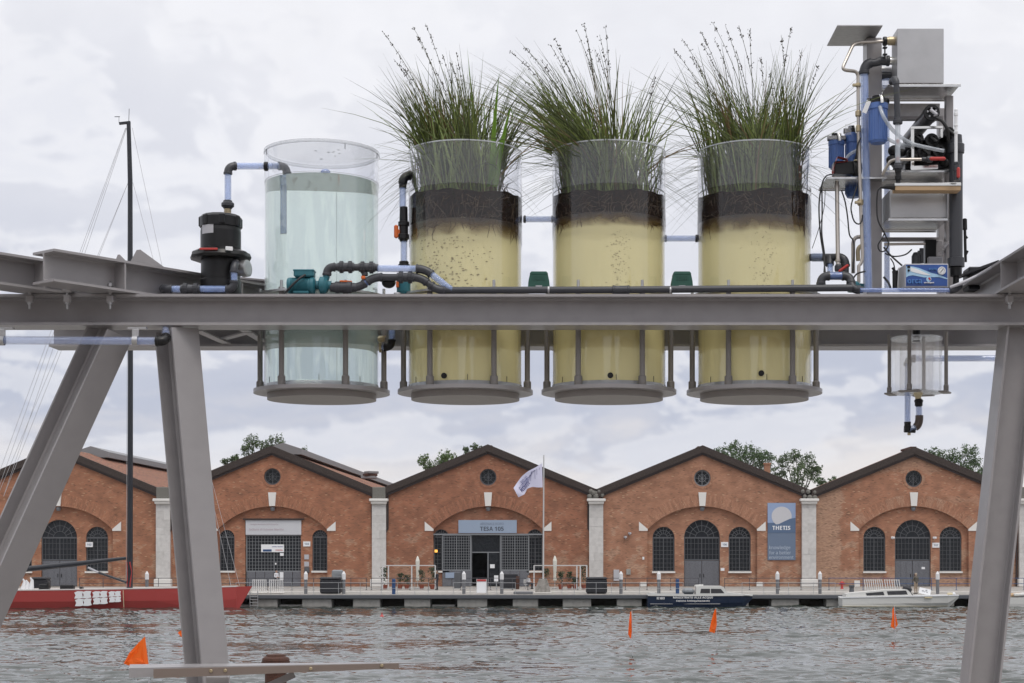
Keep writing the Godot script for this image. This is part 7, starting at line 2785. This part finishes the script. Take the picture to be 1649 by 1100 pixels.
	g = G.new()
	pts = [P(1424, 66.5, 12.70)]
	pts.append_array(bend(P(1386, 68.5, 12.70), P(1376, 69, 12.68), P(1372, 76, 12.66), 5))
	pts.append_array(bend(P(1359, 104, 12.58), P(1355, 112, 12.56), P(1363, 113.2, 12.58), 5))
	pts.append_array(bend(P(1374, 114.5, 12.64), P(1381.5, 115, 12.66), P(1381.7, 124, 12.66), 5))
	pts.append_array([P(1382.5, 215, 12.66), P(1386, 330, 12.66), P(1389, 408, 12.66)])
	pts.append_array(bend(P(1389, 414, 12.66), P(1388.5, 424, 12.66), P(1383, 428, 12.66), 5))
	pts.append(P(1383, 455, 12.66))
	g.tube(pts, 0.0135, 12)
	obj("pipe", g, M.warm_steel, t)
	g = G.new()
	for q in [[1381.8, 137, 0.022, 0.03], [1382.2, 183, 0.024, 0.05], [1385.5, 326, 0.024, 0.05], [1382.5, 207, 0.02, 0.06]]:
		g = G.new()
		ring(g, P(q[0], q[1], 12.66), Vector3.UP, q[2], q[3])
		if q[1] in [137, 326]:
			g.box(P(q[0] - 3.5, q[1], 12.63), Vector3(0.055, 0.022, 0.022), Basis(), 0.005)
		obj("pipe_fitting", g, M.brass, t)
	g = G.new()
	for q in [[64.5, 0.034, 1436], [98, 0.0, 0]]:
		if q[1] > 0:
			g.tube([P(1431, 66, 12.70), P(1446, 66, 12.70)], 0.034, 14)
			ring(g, P(1429, 66, 12.70), Vector3.RIGHT, 0.030, 0.03)
	obj("box_flange", g, M.brass, t)
	g = G.new()
	ring(g, P(1425, 66.5, 12.70), Vector3.RIGHT, 0.036, 0.03)
	for py in [77.0, 88.0]:
		g.box(P(1425, py, 12.66), Vector3(0.035, 0.012, 0.03), Basis(), 0.003)
	g.tube([P(1425, 60, 12.68), P(1425, 92, 12.68)], 0.006, 6)
	obj("clamp", g, M.black_plastic, t)
	g = G.new()
	pts = [P(1400, 381, 12.9)]
	pts.append_array(bend(P(1384, 381.5, 12.85), P(1374.5, 381.5, 12.85), P(1374, 392, 12.85), 5))
	pts.append(P(1374, 440, 12.85))
	g.tube(pts, 0.0155, 12)
	obj("return_bend", g, M.warm_steel, t)
	g = G.new()
	pts = [P(1399, 394, 12.9)]
	pts.append_array(bend(P(1388, 396, 12.85), P(1382, 397, 12.85), P(1381.5, 405, 12.85), 5))
	pts.append(P(1382, 420, 12.85))
	g.tube(pts, 0.017, 12)
	obj("return_bend", g, M.brass, t)
	# grey stubs behind the post at the top
	t = thing("pump_stack", "dark stacked pipe ends between the rack post and the top metal box", "pipe", P(1432, 130, 12.9))
	for q in [[1428, 113, 0.03, "dull_metal"], [1428, 123, 0.032, "dark_pvc"], [1430, 143, 0.03, "chrome"]]:
		g = G.new()
		g.tube([P(q[0] - 12, q[1], 12.9), P(q[0] + 14, q[1], 12.9)], q[2], 14)
		obj("pipe_end", g, M[q[3]], t)
	g = G.new()
	g.tube([P(1426, 128, 12.85), P(1428, 142, 12.85)], 0.034, 14)
	obj("sight_glass", g, M.clear_pvc, t)
	# blue filter housings
	var housings := [[1414.0, 168.0, 231.0, 0.078, 12.60, "big blue ribbed filter housing fixed to the face of the rack post"], [1347.0, 228.0, 272.0, 0.066, 13.05, "blue filter housing standing behind the red and black pump on the shelf"], [1374.0, 216.0, 318.0, 0.070, 13.08, "tall blue filter housing passing down behind the shelf edge"]]
	for q in housings:
		var d: float = q[4]
		var top: Vector3 = P(q[0], q[1], d)
		var bot: Vector3 = P(q[0], q[2], d)
		var h := top.y - bot.y
		var r: float = q[3]
		t = thing("filter_housing", q[5], "filter housing", bot, "blue filter housings on the rack")
		g = G.new()
		g.lathe([Vector2(0, 0), Vector2(r * 0.72, 0), Vector2(r * 0.86, 0.02), Vector2(r * 0.90, h * 0.84), Vector2(r, h * 0.86), Vector2(r, h), Vector2(0, h)], bot, 28)
		for k in 14:
			var a := TAU * k / 14
			g.box(bot + Vector3(cos(a) * r * 0.87, h * 0.44, sin(a) * r * 0.87), Vector3(0.012, h * 0.78, 0.012), Basis(Vector3.UP, -a), 0.003)
		obj("bowl", g, M.blue_housing, t)
		g = G.new()
		g.lathe([Vector2(0, 0), Vector2(r * 0.92, 0), Vector2(r * 0.92, 0.035), Vector2(r * 0.6, 0.045), Vector2(r * 0.6, 0.06), Vector2(0, 0.06)], top + Vector3(0, 0.001, 0), 20)
		g.tube([top + Vector3(-r * 1.1, 0.025, 0), top + Vector3(r * 1.1, 0.025, 0)], 0.022, 10)
		obj("cap", g, M.black_plastic, t)
		g = G.new()
		g.tube(bend(top + Vector3(0.008, 0.05, r * 0.8), top + Vector3(0.01, 0.04, r + 0.03), top + Vector3(0.012, -0.02, r + 0.03)), 0.014, 10)
		obj("hose_fitting", g, M.chrome, t)
	g = G.new()
	g.box(P(1395.5, 172, 12.55), Vector3(0.035, 0.10, 0.003), Basis(Vector3.BACK, -0.38))
	tag(obj("hanging_tag", g, M.print_white), "small white tag hanging beside the big blue filter housing", "tag")
	for q in [[1347.0, 221.5, 13.0], [1368.0, 206.0, 13.05]]:
		pass
	t = thing("clear_bracket", "clear plastic bracket over the two rear blue filter housings", "bracket", P(1355, 222, 13.0))
	g = G.new()
	g.block(P(1334, 224, 12.98), P(1362, 218, 12.98) + Vector3(0, 0, -0.01))
	g.block(P(1361, 217, 12.98), P(1371, 200, 12.98) + Vector3(0, 0, -0.01))
	obj("bracket_plate", g, M.acrylic_small, t)
	# red and black dosing pump on the shelf
	t = thing("shelf_pump", "black pump with a red cover on the left shelf of the rack", "pump", P(1360, 284, 12.85))
	g = G.new()
	g.box(P(1357, 272.5, 12.82), Vector3(0.155, 0.105, 0.13), Basis(), 0.008)
	obj("pump_body", g, M.black_plastic, t)
	g = G.new()
	g.lathe([Vector2(0, -0.035), Vector2(0.055, -0.035), Vector2(0.058, -0.025), Vector2(0.058, 0.025), Vector2(0.045, 0.035), Vector2(0, 0.035)], P(1380, 272, 12.82), 20, along(Vector3.RIGHT))
	g.tube([P(1380, 262, 12.82), P(1380, 252, 12.82)], [0.026, 0.016], 10)
	obj("motor_end", g, M.black_rubber, t)
	g = G.new()
	g.prism([Vector2(0, 0), Vector2(0.10, 0.012), Vector2(0.095, 0.03), Vector2(0.02, 0.05), Vector2(-0.02, -0.06), Vector2(-0.01, -0.08)], Transform3D(Basis(), P(1343, 265, 12.80)), 0.07)
	obj("red_cover", g, M.red_plastic, t)
	g = G.new()
	g.lathe([Vector2(0, 0), Vector2(0.027, 0), Vector2(0.027, 0.008), Vector2(0, 0.008)], P(1380, 259.5, 12.80), 14)
	obj("yellow_ring", g, M.cream_plastic, t)
	# steel stand-pipe under the shelf with red lever valve
	t = thing("stand_pipe", "steel stand-pipe rising under the left shelf with a red lever valve at its foot", "pipe", P(1348, 430, 12.72))
	g = G.new()
	g.tube([P(1349.5, 426, 12.72), P(1347.8, 292, 12.80)], 0.0165, 14)
	ring(g, P(1347.8, 300, 12.80), Vector3.UP, 0.020, 0.03)
	ring(g, P(1349.3, 420, 12.72), Vector3.UP, 0.021, 0.02)
	obj("pipe", g, M.warm_steel, t)
	g = G.new()
	g.lathe([Vector2(0, 0), Vector2(0.026, 0), Vector2(0.03, 0.012), Vector2(0.03, 0.04), Vector2(0.022, 0.052), Vector2(0, 0.052)], P(1350, 437, 12.70), 16)
	obj("valve_body", g, M.dark_pvc, t)
	g = G.new()
	g.box(P(1358.5, 432, 12.62), Vector3(0.095, 0.022, 0.02), Basis(Vector3.BACK, 0.62), 0.008)
	obj("valve_lever", g, M.red_plastic, t)
	# grey loop between the fourth tank and the bottom pipe
	t = thing("outlet_loop", "grey looped pipework with clear lengths between the fourth tank and the rack", "pipe", P(1345, 470, 12.6))
	run(t, [P(1305, 414.5, 12.9), P(1361, 414.5, 12.78), P(1361, 446, 12.78)], 0.030, "dark_pvc")
	g = G.new()
	g.tube([P(1308, 414.5, 12.88), P(1326, 414.5, 12.84)], 0.034, 14, false)
	obj("clear_sleeve", g, M.clear_pvc, t)
	g = G.new()
	g.tube([P(1336, 414.5, 12.83), P(1336, 427, 12.80)], 0.035, 14)
	obj("tee", g, M.dark_pvc, t)
	g = G.new()
	g.tube([P(1337, 427, 12.80), P(1337, 440, 12.72)], 0.0255, 14, false)
	g.tube([P(1337, 427, 12.80), P(1337, 440, 12.72)], 0.020, 14, false)
	obj("pipe", g, M.clear_pvc, t)
	run(t, [P(1322, 462, 12.5), P(1322, 444.5, 12.5), P(1370, 444.5, 12.5), P(1371, 466.5, 12.46), P(1390, 467, 12.44)], 0.028, "dark_pvc")
	g = G.new()
	g.tube([P(1334, 444.5, 12.5), P(1358, 444.5, 12.5)], 0.0305, 14)
	obj("clear_sleeve", g, M.clear_pvc_deep, t)
	g = G.new()
	g.lathe([Vector2(0, 0), Vector2(0.05, 0), Vector2(0.05, 0.06), Vector2(0.03, 0.08), Vector2(0, 0.08)], P(1375, 470, 12.65), 16)
	g.lathe([Vector2(0, 0), Vector2(0.04, 0), Vector2(0.04, 0.05), Vector2(0, 0.06)], P(1384, 468, 12.8), 16)
	tag(obj("foot_pump", g, M.teal_paint), "teal pump end tucked under the grey loop at the rack's foot", "pump")
	# control box
	t = thing("control_box", "blue and white printed control box with a round gauge on the beam", "control box", P(1492, 463, 12.5))
	var db := 12.50
	g = G.new()
	g.block(P(1457, 463, db) + Vector3(0, 0, -0.22), P(1527.5, 424.5, db), 0.006)
	obj("case", g, M.print_grey, t)
	var zf := -db + 0.003
	var X := func(px: float) -> float: return (px - CX) * db / FL
	var Y := func(py: float) -> float: return EY - (py - HY) * db / FL
	g = G.new()
	g.block(Vector3(X.call(1459), Y.call(460.5), -db - 0.002), Vector3(X.call(1525.5), Y.call(426.5), zf))
	var face := obj("printed_face", g, M.print_blue, t)
	g = G.new()
	var wave := []
	for q in [[1459, 429], [1470, 429.5], [1480, 432], [1490, 436], [1500, 440], [1512, 442.5], [1525.5, 448.5], [1525.5, 450], [1512, 446.5], [1500, 446.5], [1488, 447], [1478, 445], [1470, 443.5], [1463, 444.5], [1459, 447]]:
		wave.append(Vector2(X.call(q[0]), Y.call(q[1])))
	g.prism(wave, Transform3D(Basis(), Vector3(0, 0, zf + 0.0012)), 0.002)
	obj("printed_wave", g, M.print_pale_blue, face)
	g = G.new()
	wave = []
	for q in [[1466, 430.5], [1478, 434], [1489, 439], [1500, 444], [1486, 442.5], [1474, 439.5], [1466, 437]]:
		wave.append(Vector2(X.call(q[0]), Y.call(q[1])))
	g.prism(wave, Transform3D(Basis(), Vector3(0, 0, zf + 0.0042)), 0.0015)
	obj("printed_wave", g, M.print_white, face)
	text(face, "lettering", "orca", Vector3(X.call(1472.5), Y.call(453.5), zf + 0.006), 23 * db / FL, "print_mid_blue", true)
	text(face, "lettering", "osm", Vector3(X.call(1501.5), Y.call(433.8), zf + 0.006), 12 * db / FL, "print_mid_blue", true)
	text(face, "lettering", "orcaqua", Vector3(X.call(1495.5), Y.call(456.0), zf + 0.006), 16 * db / FL, "print_white", true, 0.012)
	g = G.new()
	ring(g, Vector3(X.call(1495.5), Y.call(450), zf + 0.003), Vector3.BACK, 0.020, 0.004, 24)
	obj("badge", g, M.print_pale_blue, face)
	g = G.new()
	g.box(Vector3(X.call(1496.5), Y.call(449.3), zf + 0.007), Vector3(0.012, 0.022, 0.003), Basis(Vector3.BACK, 0.6))
	obj("badge_mark", g, M.red_plastic, face)
	g = G.new()
	g.lathe([Vector2(0, 0.0), Vector2(0.031, 0.0), Vector2(0.031, 0.014), Vector2(0.027, 0.016), Vector2(0.027, 0.012), Vector2(0, 0.012)], Vector3(X.call(1516), Y.call(436.5), zf), 28, along(Vector3.BACK))
	var ga := obj("gauge", g, M.print_white, t)
	g = G.new()
	g.box(Vector3(X.call(1516), Y.call(436.5), zf + 0.0145), Vector3(0.004, 0.034, 0.002), Basis(Vector3.BACK, -0.7))
	for k in 12:
		var a := TAU * k / 12
		g.box(Vector3(X.call(1516) + cos(a) * 0.022, Y.call(436.5) + sin(a) * 0.022, zf + 0.013), Vector3(0.006, 0.002, 0.001), Basis(Vector3.BACK, a))
	obj("gauge_needle", g, M.black_plastic, ga)
	for q in [[1463, 430, 0], [1463, 436, 1]]:
		g = G.new()
		if q[2] == 0:
			g.box(Vector3(X.call(q[0]), Y.call(q[1]), zf + 0.006), Vector3(0.022, 0.018, 0.012), Basis(), 0.002)
		else:
			ring(g, Vector3(X.call(q[0]), Y.call(q[1]), zf + 0.006), Vector3.BACK, 0.009, 0.014, 14)
		obj("switch", g, M.black_plastic, t)
	g = G.new()
	g.lathe([Vector2(0, 0), Vector2(0.085, 0), Vector2(0.095, 0.02), Vector2(0.095, 0.12), Vector2(0.07, 0.165), Vector2(0.02, 0.18), Vector2(0, 0.18)], P(1461, 465, 12.78), 24)
	tag(obj("pressure_vessel", g, M.print_white), "rounded white vessel just behind the control box", "vessel")
	t = thing("rear_pump", "dark grey domed pump and pipe stub behind the control box", "pump", P(1475, 425, 12.9))
	g = G.new()
	g.lathe([Vector2(0, 0), Vector2(0.035, 0), Vector2(0.035, 0.07), Vector2(0.02, 0.10), Vector2(0, 0.105)], P(1475, 427, 12.9), 18)
	obj("dome", g, M.dark_pvc, t)
	g = G.new()
	g.tube([P(1484, 424, 12.9), P(1484, 400, 12.9)], 0.017, 12)
	g.tube([P(1478, 408, 12.9), P(1484, 408, 12.9)], 0.022, 12)
	obj("pipe_stub", g, M.dark_pvc, t)
	g = G.new()
	g.tube([P(1424, 393.5, 12.9), P(1490, 392.5, 12.9)], 0.011, 10)
	obj("cross_pipe", g, M.warm_steel, t)
	g = G.new()
	g.block(P(1490, 424, 13.0), P(1505, 388, 13.06))
	obj("black_panel", g, M.black_plastic, t)
	g = G.new()
	g.block(P(1495, 427, 12.95), P(1516, 415, 13.0), 0.006)
	obj("junction_box", g, M.print_grey, t)
	g = G.new()
	g.block(P(1505.5, 412, 13.1), P(1516, 388, 13.15), 0.006)
	obj("grey_panel", g, M.steel_paint, t)
	g = G.new()
	g.tube([P(1441, 464, 12.6), P(1441.5, 440, 12.6)], [0.018, 0.022], 10)
	ring(g, P(1441.5, 438, 12.6), Vector3.UP, 0.024, 0.02)
	g.tube([P(1441.5, 437, 12.6), P(1437, 431, 12.6)], 0.010, 8)
	tag(obj("plug_connector", g, M.black_plastic), "black upright plug connector beside the rounded white vessel", "connector")
	t = thing("side_valve", "slim black valve assembly on the outer edge of the grey cylinder", "valve", P(1554, 400, 12.85))
	g = G.new()
	g.tube([P(1555, 422, 12.85), P(1553.5, 352, 12.85)], 0.012, 8)
	g.tube([P(1553.8, 370, 12.85), P(1553.4, 353, 12.85)], 0.020, 8)
	g.tube([P(1554, 378, 12.85), P(1558, 384, 12.85)], 0.008, 6)
	g.tube([P(1555, 410, 12.85), P(1558, 404, 12.85)], 0.012, 6)
	obj("valve_body", g, M.black_plastic, t)
	# cables and hoses
	cable("black cable hanging from the left shelf's outer corner down to the grey loop", [P(1340, 281, 12.74), P(1331, 283, 12.72), P(1324, 296, 12.72), P(1319, 330, 12.74), P(1321, 375, 12.74), P(1326, 410, 12.7), P(1329, 440, 12.66)])
	cable("second black cable crossing the first below the left shelf", [P(1323.5, 300, 12.73), P(1324, 340, 12.73), P(1323.5, 376, 12.72), P(1328, 412, 12.7), P(1327, 438, 12.65)])
	cable("thin grey wire slanting from the left shelf to the fourth tank's wall", [P(1329, 305, 12.9), P(1327, 335, 12.9), P(1318, 370, 12.9), P(1308, 400, 12.9)], 0.003)
	cable("black cable running from under the left shelf to the looped pipework", [P(1355, 306, 12.8), P(1361, 325, 12.8), P(1365, 350, 12.8), P(1368, 378, 12.8), P(1375, 392, 12.78), P(1374, 440, 12.75)], 0.006)
	cable("black cable drooping in a loop beside the stand-pipe fitting", [P(1389, 346, 12.62), P(1388, 356, 12.62), P(1383, 361, 12.62), P(1376, 357, 12.62), P(1372, 345, 12.62), P(1371, 330, 12.62), P(1380, 300, 12.64)], 0.006)
	cable("black cable falling from the big blue housing behind the shelf pump", [P(1386, 222, 12.62), P(1381, 235, 12.62), P(1379, 255, 12.66)], 0.007)
	cable("black cable curling down the rack post below the rubber plug", [P(1422, 302, 12.6), P(1414, 306, 12.6), P(1412, 330, 12.6), P(1414, 355, 12.6), P(1424, 375, 12.6), P(1431, 392, 12.6), P(1425, 404, 12.6), P(1417, 404, 12.6), P(1414, 395, 12.6), P(1421, 383, 12.6), P(1424, 376, 12.62)], 0.006)
	cable("black cable stretched from the post to the control box top", [P(1423, 398, 12.62), P(1435, 412, 12.62), P(1453, 428, 12.62)], 0.007)
	cable("black cable sagging from the post towards the domed pump", [P(1425, 408, 12.7), P(1440, 413, 12.7), P(1458, 410, 12.75), P(1468, 402, 12.8)], 0.006)
	cable("short black cable from the post's foot to the bottom pipe", [P(1423, 446, 12.6), P(1430, 454, 12.6), P(1434, 463, 12.55)], 0.009)
	cable("black cable looping to the plug connector", [P(1434, 416, 12.62), P(1439, 424, 12.62), P(1441, 434, 12.62)], 0.005)
	cable("black cable crossing from the looped pipework to the tall riser", [P(1372, 452, 12.62), P(1380, 441, 12.62), P(1394, 437, 12.6)], 0.007)
	cable("clear hose curving from the big blue housing across to the grey cylinder", [P(1417, 172, 12.5), P(1424, 190, 12.46), P(1440, 212, 12.5), P(1466, 230, 12.52), P(1495, 238, 12.5), P(1520, 243, 12.5)], 0.016, "soft_hose", "hose")
	cable("second clear hose passing low behind the flow meter", [P(1426, 222, 12.6), P(1440, 229, 12.6), P(1458, 234, 12.62), P(1468, 236, 12.64)], 0.014, "soft_hose", "hose")
	cable("clear hose between the two rear blue housings", [P(1359, 262, 12.95), P(1367, 250, 12.95), P(1378, 243, 12.98), P(1388, 237, 13.0)], 0.014, "soft_hose", "hose")
	cable("black hose arching from the top membrane tube down to the tube stack", [P(1508, 190, 12.44), P(1518, 196, 12.42), P(1526, 210, 12.42), P(1527, 226, 12.48)], 0.014, "black_rubber", "hose")
	cable("pale hose lying from the control box over the right hand cross beam", [P(1530, 463, 12.4), P(1548, 456, 12.4), P(1572, 445, 12.5), P(1598, 430, 12.4)], 0.014, "print_grey", "hose")
	g = G.new()
	g.block(P(1560, 465, 13.2), P(1592, 436, 13.4), 0.01)
	g.box(P(1576, 434, 13.2), Vector3(0.3, 0.02, 0.2), Basis(Vector3.BACK, 0.35))
	tag(obj("covered_unit", g, M.tarp_black), "low dark covered unit between the grey cylinder and the cross beam", "unit")
	# small clear tank under the beam
	small_tank()

func small_tank() -> void:
	var d := 13.0
	var X := (1476.0 - CX) * d / FL
	var t := thing("drum_tank", "small clear drum with a mesh liner hung on four rods under the rack", "tank", Vector3(X, EY + 1.26, -d))
	var g := G.new()
	var R := 0.203
	g.lathe([Vector2(R, 1.268), Vector2(R, 1.690)], Vector3(X, EY, -d), 48, Basis(), true)
	obj("acrylic_wall", g, M.acrylic_small, t)
	g = G.new()
	g.lathe([Vector2(0, 1.690), Vector2(R + 0.004, 1.690), Vector2(R + 0.004, 1.705), Vector2(0, 1.705)], Vector3(X, EY, -d), 48)
	obj("end_disc", g, M.acrylic_edge, t)
	g = G.new()
	g.lathe([Vector2(0, 1.255), Vector2(R + 0.004, 1.255), Vector2(R + 0.004, 1.268), Vector2(0, 1.268)], Vector3(X, EY, -d), 48)
	obj("end_disc", g, M.acrylic_edge, t)
	g = G.new()
	g.lathe([Vector2(R * 0.66, 1.27), Vector2(R * 0.66, 1.655)], Vector3(X, EY, -d), 40, Basis(), true)
	obj("mesh_liner", g, M.acrylic_small, t)
	for q in [[0.215, 0.10, 0], [-0.10, 0.20, 0], [-0.20, -0.09, 1], [0.10, -0.19, 1]]:
		var p := Vector3(X + q[0], EY, -d + q[1])
		g = G.new()
		g.tube([p + Vector3(0, 1.27, 0), p + Vector3(0, 1.74, 0)], 0.0155, 12)
		g.lathe([Vector2(0, 1.268), Vector2(0.021, 1.268), Vector2(0.021, 1.31), Vector2(0.016, 1.318)], p, 12)
		var rod := obj("hanger_rod", g, M.rod_paint, t)
		g = G.new()
		var foot := Vector3(-q[0], 0, -q[1]).normalized()
		g.box(p + Vector3(0, 1.258, 0) + foot * 0.01, Vector3(0.17, 0.014, 0.07), Basis(Vector3.UP, atan2(q[0], q[1])), 0.004)
		obj("foot_plate", g, M.rod_paint, rod)
	g = G.new()
	ring(g, P(1476, 535, 12.95), Vector3.UP, 0.03, 0.09)
	ring(g, P(1476, 543, 12.95), Vector3.UP, 0.026, 0.02)
	obj("inlet_coupling", g, M.black_plastic, t)
	g = G.new()
	ring(g, P(1476, 549.5, 12.95), Vector3.UP, 0.03, 0.012)
	ring(g, P(1476, 628, 12.95), Vector3.UP, 0.03, 0.012)
	obj("seal_ring", g, M.dark_pvc, t)
	# outlet below
	t = thing("drum_outlet", "short pipe with a cream cone and brown elbow below the clear drum", "pipe", P(1477, 640, d))
	g = G.new()
	g.lathe([Vector2(0, 0), Vector2(0.024, 0), Vector2(0.024, 0.012), Vector2(0.042, 0.05), Vector2(0, 0.05)], P(1478.5, 642.5, d), 18)
	obj("cream_cone", g, M.cream_plastic, t)
	g = G.new()
	ring(g, P(1479.5, 648.5, d), Vector3.UP, 0.032, 0.065)
	ring(g, P(1479.5, 646, d), Vector3.UP, 0.036, 0.02)
	obj("union_coupling", g, M.black_plastic, t)
	g = G.new()
	g.tube([P(1480, 655, d), P(1480, 670, d)], 0.026, 14, false)
	g.tube([P(1480, 655, d), P(1480, 670, d)], 0.020, 14, false)
	obj("pipe", g, M.clear_pvc, t)
	g = G.new()
	g.tube(bend(P(1480.5, 669, d), P(1481, 685, d), P(1474, 688, d)), 0.032, 14)
	obj("elbow", g, M.elbow_brown, t)
	g = G.new()
	g.tube([P(1476, 687, d), P(1463, 692.5, d)], 0.024, 14, false)
	obj("pipe", g, M.clear_pvc, t)
	g = G.new()
	g.lathe([Vector2(0, 0), Vector2(0.022, 0), Vector2(0.03, 0.02), Vector2(0.03, 0.05), Vector2(0.026, 0.06), Vector2(0.028, 0.085), Vector2(0, 0.085)], P(1461.5, 696.5, d), 16)
	g.tube([P(1456, 692.5, d), P(1474, 693.5, d)], 0.02, 12)
	obj("tee", g, M.black_plastic, t)
	g = G.new()
	ring(g, P(1464, 699, d), Vector3.UP, 0.014, 0.02, 6)
	obj("drain_nut", g, M.brass, t)
	# supply pipe coming in from the side and going down behind the drum
	t = thing("drum_supply", "clear pipe from the lone leg turning down behind the small drum", "pipe", P(1540, 577, 13.3))
	run(t, [P(1640, 577, 13.3), P(1462, 577.5, 13.3), P(1461.5, 682, 13.05)], 0.0255, "clear_pvc", "print_grey")

# ---------------------------------------------------------------- near quay and what stands on it
func near_quay() -> void:
	var g := G.new()
	g.block(Vector3(-60, -4, -29.6), Vector3(60, 1.75, 40))
	obj("quay_ground", g, M.near_quay, self, "structure")
	g = G.new()
	g.block(Vector3(-60, -4, -30.3), Vector3(60, 1.80, -29.6), 0.02)
	obj("quay_kerb", g, M.kerb_stone, self, "structure")
	# added unseen warehouse blocks behind the lens, for steel and acrylic to reflect
	g = G.new()
	for q in [[-46.0, -9.0, 11.5], [-1.5, 11.0, 9.0], [17.0, 52.0, 12.5]]:
		g.prism([Vector2(q[0], 1.7), Vector2(q[1], 1.7), Vector2(q[1], q[2]), Vector2((q[0] + q[1]) * 0.5, q[2] + 3.0), Vector2(q[0], q[2])], Transform3D(Basis(), Vector3(0, 0, 24.0)), 14.0)
	obj("added_reflect_blocks", g, M.added_block_brick, self, "structure")
	# plate bolted across the foot of the upright leg
	var t := thing("bolted_plate", "long tapering grey plate bolted across the upright leg, with a bolted edge strip", "plate", P(440, 1085, 11.9))
	var h := EY - 0.842
	g = G.new()
	var L0 := Vector3((208 - CX) * 11.55 / FL, h, -11.55)
	var L1 := Vector3((702 - CX) * 12.10 / FL, h, -12.10)
	var dirv := (L1 - L0).normalized()
	var side := dirv.cross(Vector3.UP).normalized()
	var a := [L0 - side * 0.30, L0 + side * 0.09, L1 + side * 0.02, L1]
	var low := [0.07, 0.07, 0.004, 0.004]
	g.poly(a, Vector3.UP)
	var bt := []
	for k in 4:
		bt.append(a[k] - Vector3(0, low[k], 0))
	g.poly(bt, Vector3.DOWN)
	for k in 4:
		g.poly([a[k], a[(k + 1) % 4], bt[(k + 1) % 4], bt[k]], a[k] + a[(k + 1) % 4] - a[(k + 2) % 4] - a[(k + 3) % 4])
	obj("plate", g, M.steel_paint, t)
	g = G.new()
	var E0 := Vector3((247 - CX) * 11.42 / FL, 0, -11.42)
	var E1 := Vector3((642 - CX) * 11.85 / FL, 0, -11.85)
	var y := func(py: float, d: float) -> float: return EY - (py - HY) * d / FL
	var dz := Vector3(0, 0, -0.03)
	var o := [Vector3(E0.x, y.call(1077.5, 11.42), E0.z), Vector3(E1.x, y.call(1068.2, 11.85), E1.z), Vector3(E1.x, y.call(1076.5, 11.85), E1.z), Vector3(E0.x, y.call(1092.5, 11.42), E0.z)]
	g.poly(o, Vector3.BACK)
	var bk := o.map(func(p): return p + dz)
	g.poly(bk, Vector3.FORWARD)
	for k in 4:
		var mid: Vector3 = (o[0] + o[1] + o[2] + o[3]) * 0.25
		g.poly([o[k], o[(k + 1) % 4], bk[(k + 1) % 4], bk[k]], (o[k] + o[(k + 1) % 4]) * 0.5 - mid)
	var strip := obj("edge_strip", g, M.steel_brown, t)
	for q in [[340.0, 1080.5], [363.0, 1079.8], [500.5, 1076.8], [615.0, 1071.8]]:
		g = G.new()
		var f: float = (q[0] - 247.0) / (642.0 - 247.0)
		var d := lerpf(11.42, 11.85, f)
		ring(g, P(q[0], q[1], d) + Vector3(0, 0, 0.006), Vector3.BACK, 0.013, 0.016, 6)
		obj("bolt", g, M.brass, strip)
	g = G.new()
	g.bar(P(474, 1086, 11.95), P(425, 1108, 11.9), 0.05, 0.03, Vector3.BACK)
	g.bar(P(425, 1108, 11.9), P(340, 1150, 11.9), 0.05, 0.03, Vector3.BACK)
	obj("brace", g, M.steel_paint, t)
	g = G.new()
	g.block(P(331, 1094, 12.0) + Vector3(0, -1.9, -0.05), P(368, 1090, 12.0), 0.005)
	obj("support_post", g, M.steel_paint, t)
	# rusty bollard on the edge
	t = thing("rusty_bollard", "rusty ribbed mooring bollard at the near quay edge, behind the bolted plate", "bollard", Vector3(X_at(444, 28.6), 1.75, -28.6))
	g = G.new()
	var c := Vector3(X_at(444, 28.6), 1.75, -28.6)
	g.lathe([Vector2(0, 0), Vector2(0.30, 0), Vector2(0.24, 0.08), Vector2(0.19, 0.3), Vector2(0.19, 0.74), Vector2(0.24, 0.80), Vector2(0.25, 0.86)], c, 24)
	obj("shaft", g, M.rust, t)
	g = G.new()
	g.lathe([Vector2(0.22, 0.85), Vector2(0.25, 0.86), Vector2(0.25, 0.89), Vector2(0.235, 0.90), Vector2(0.25, 0.91), Vector2(0.25, 0.94), Vector2(0.235, 0.95), Vector2(0.245, 0.96), Vector2(0.23, 1.0), Vector2(0.17, 1.03), Vector2(0.16, 1.06), Vector2(0, 1.075)], c, 24)
	obj("cap", g, M.rust, t)

func _ready() -> void:
	make_view()
	font_plain = SystemFont.new()
	font_plain.font_names = PackedStringArray(["Droid Sans"])
	font_bold = SystemFont.new()
	font_bold.font_names = PackedStringArray(["Droid Sans"])
	font_bold.font_weight = 700
	font_serif = SystemFont.new()
	font_serif.font_names = PackedStringArray(["Droid Serif"])
	make_materials()
	mat("added_block_brick", 0.20, 0.12, 0.085, 0.9)
	mat("print_blue", 0.030, 0.085, 0.30, 0.3)
	mat("print_mid_blue", 0.075, 0.20, 0.48, 0.4)
	mat("print_pale_blue", 0.36, 0.56, 0.74, 0.35)
	mat("elbow_brown", 0.075, 0.055, 0.045, 0.4)
	water()
	near_quay()
	quay_far()
	warehouses()
	pillar(264.0, "white stone pillar between the leaning leg and the red yacht's mast", false)
	pillar(611.0, "white stone pillar beside the wide gate warehouse, with a plain block on top", false)
	pillar(960.0, "white stone pillar with a carved top beside the black crate", true)
	pillar(1302.0, "white stone pillar with a weathered top next to the blue banner", true)
	pillar(1651.0, "white stone pillar beyond the lone leaning steel leg", false)
	trees()
	steel_frame()
	tanks()
	kit_left()
	kit_right()
	boats()
	quay_things()
	markers()
	people()
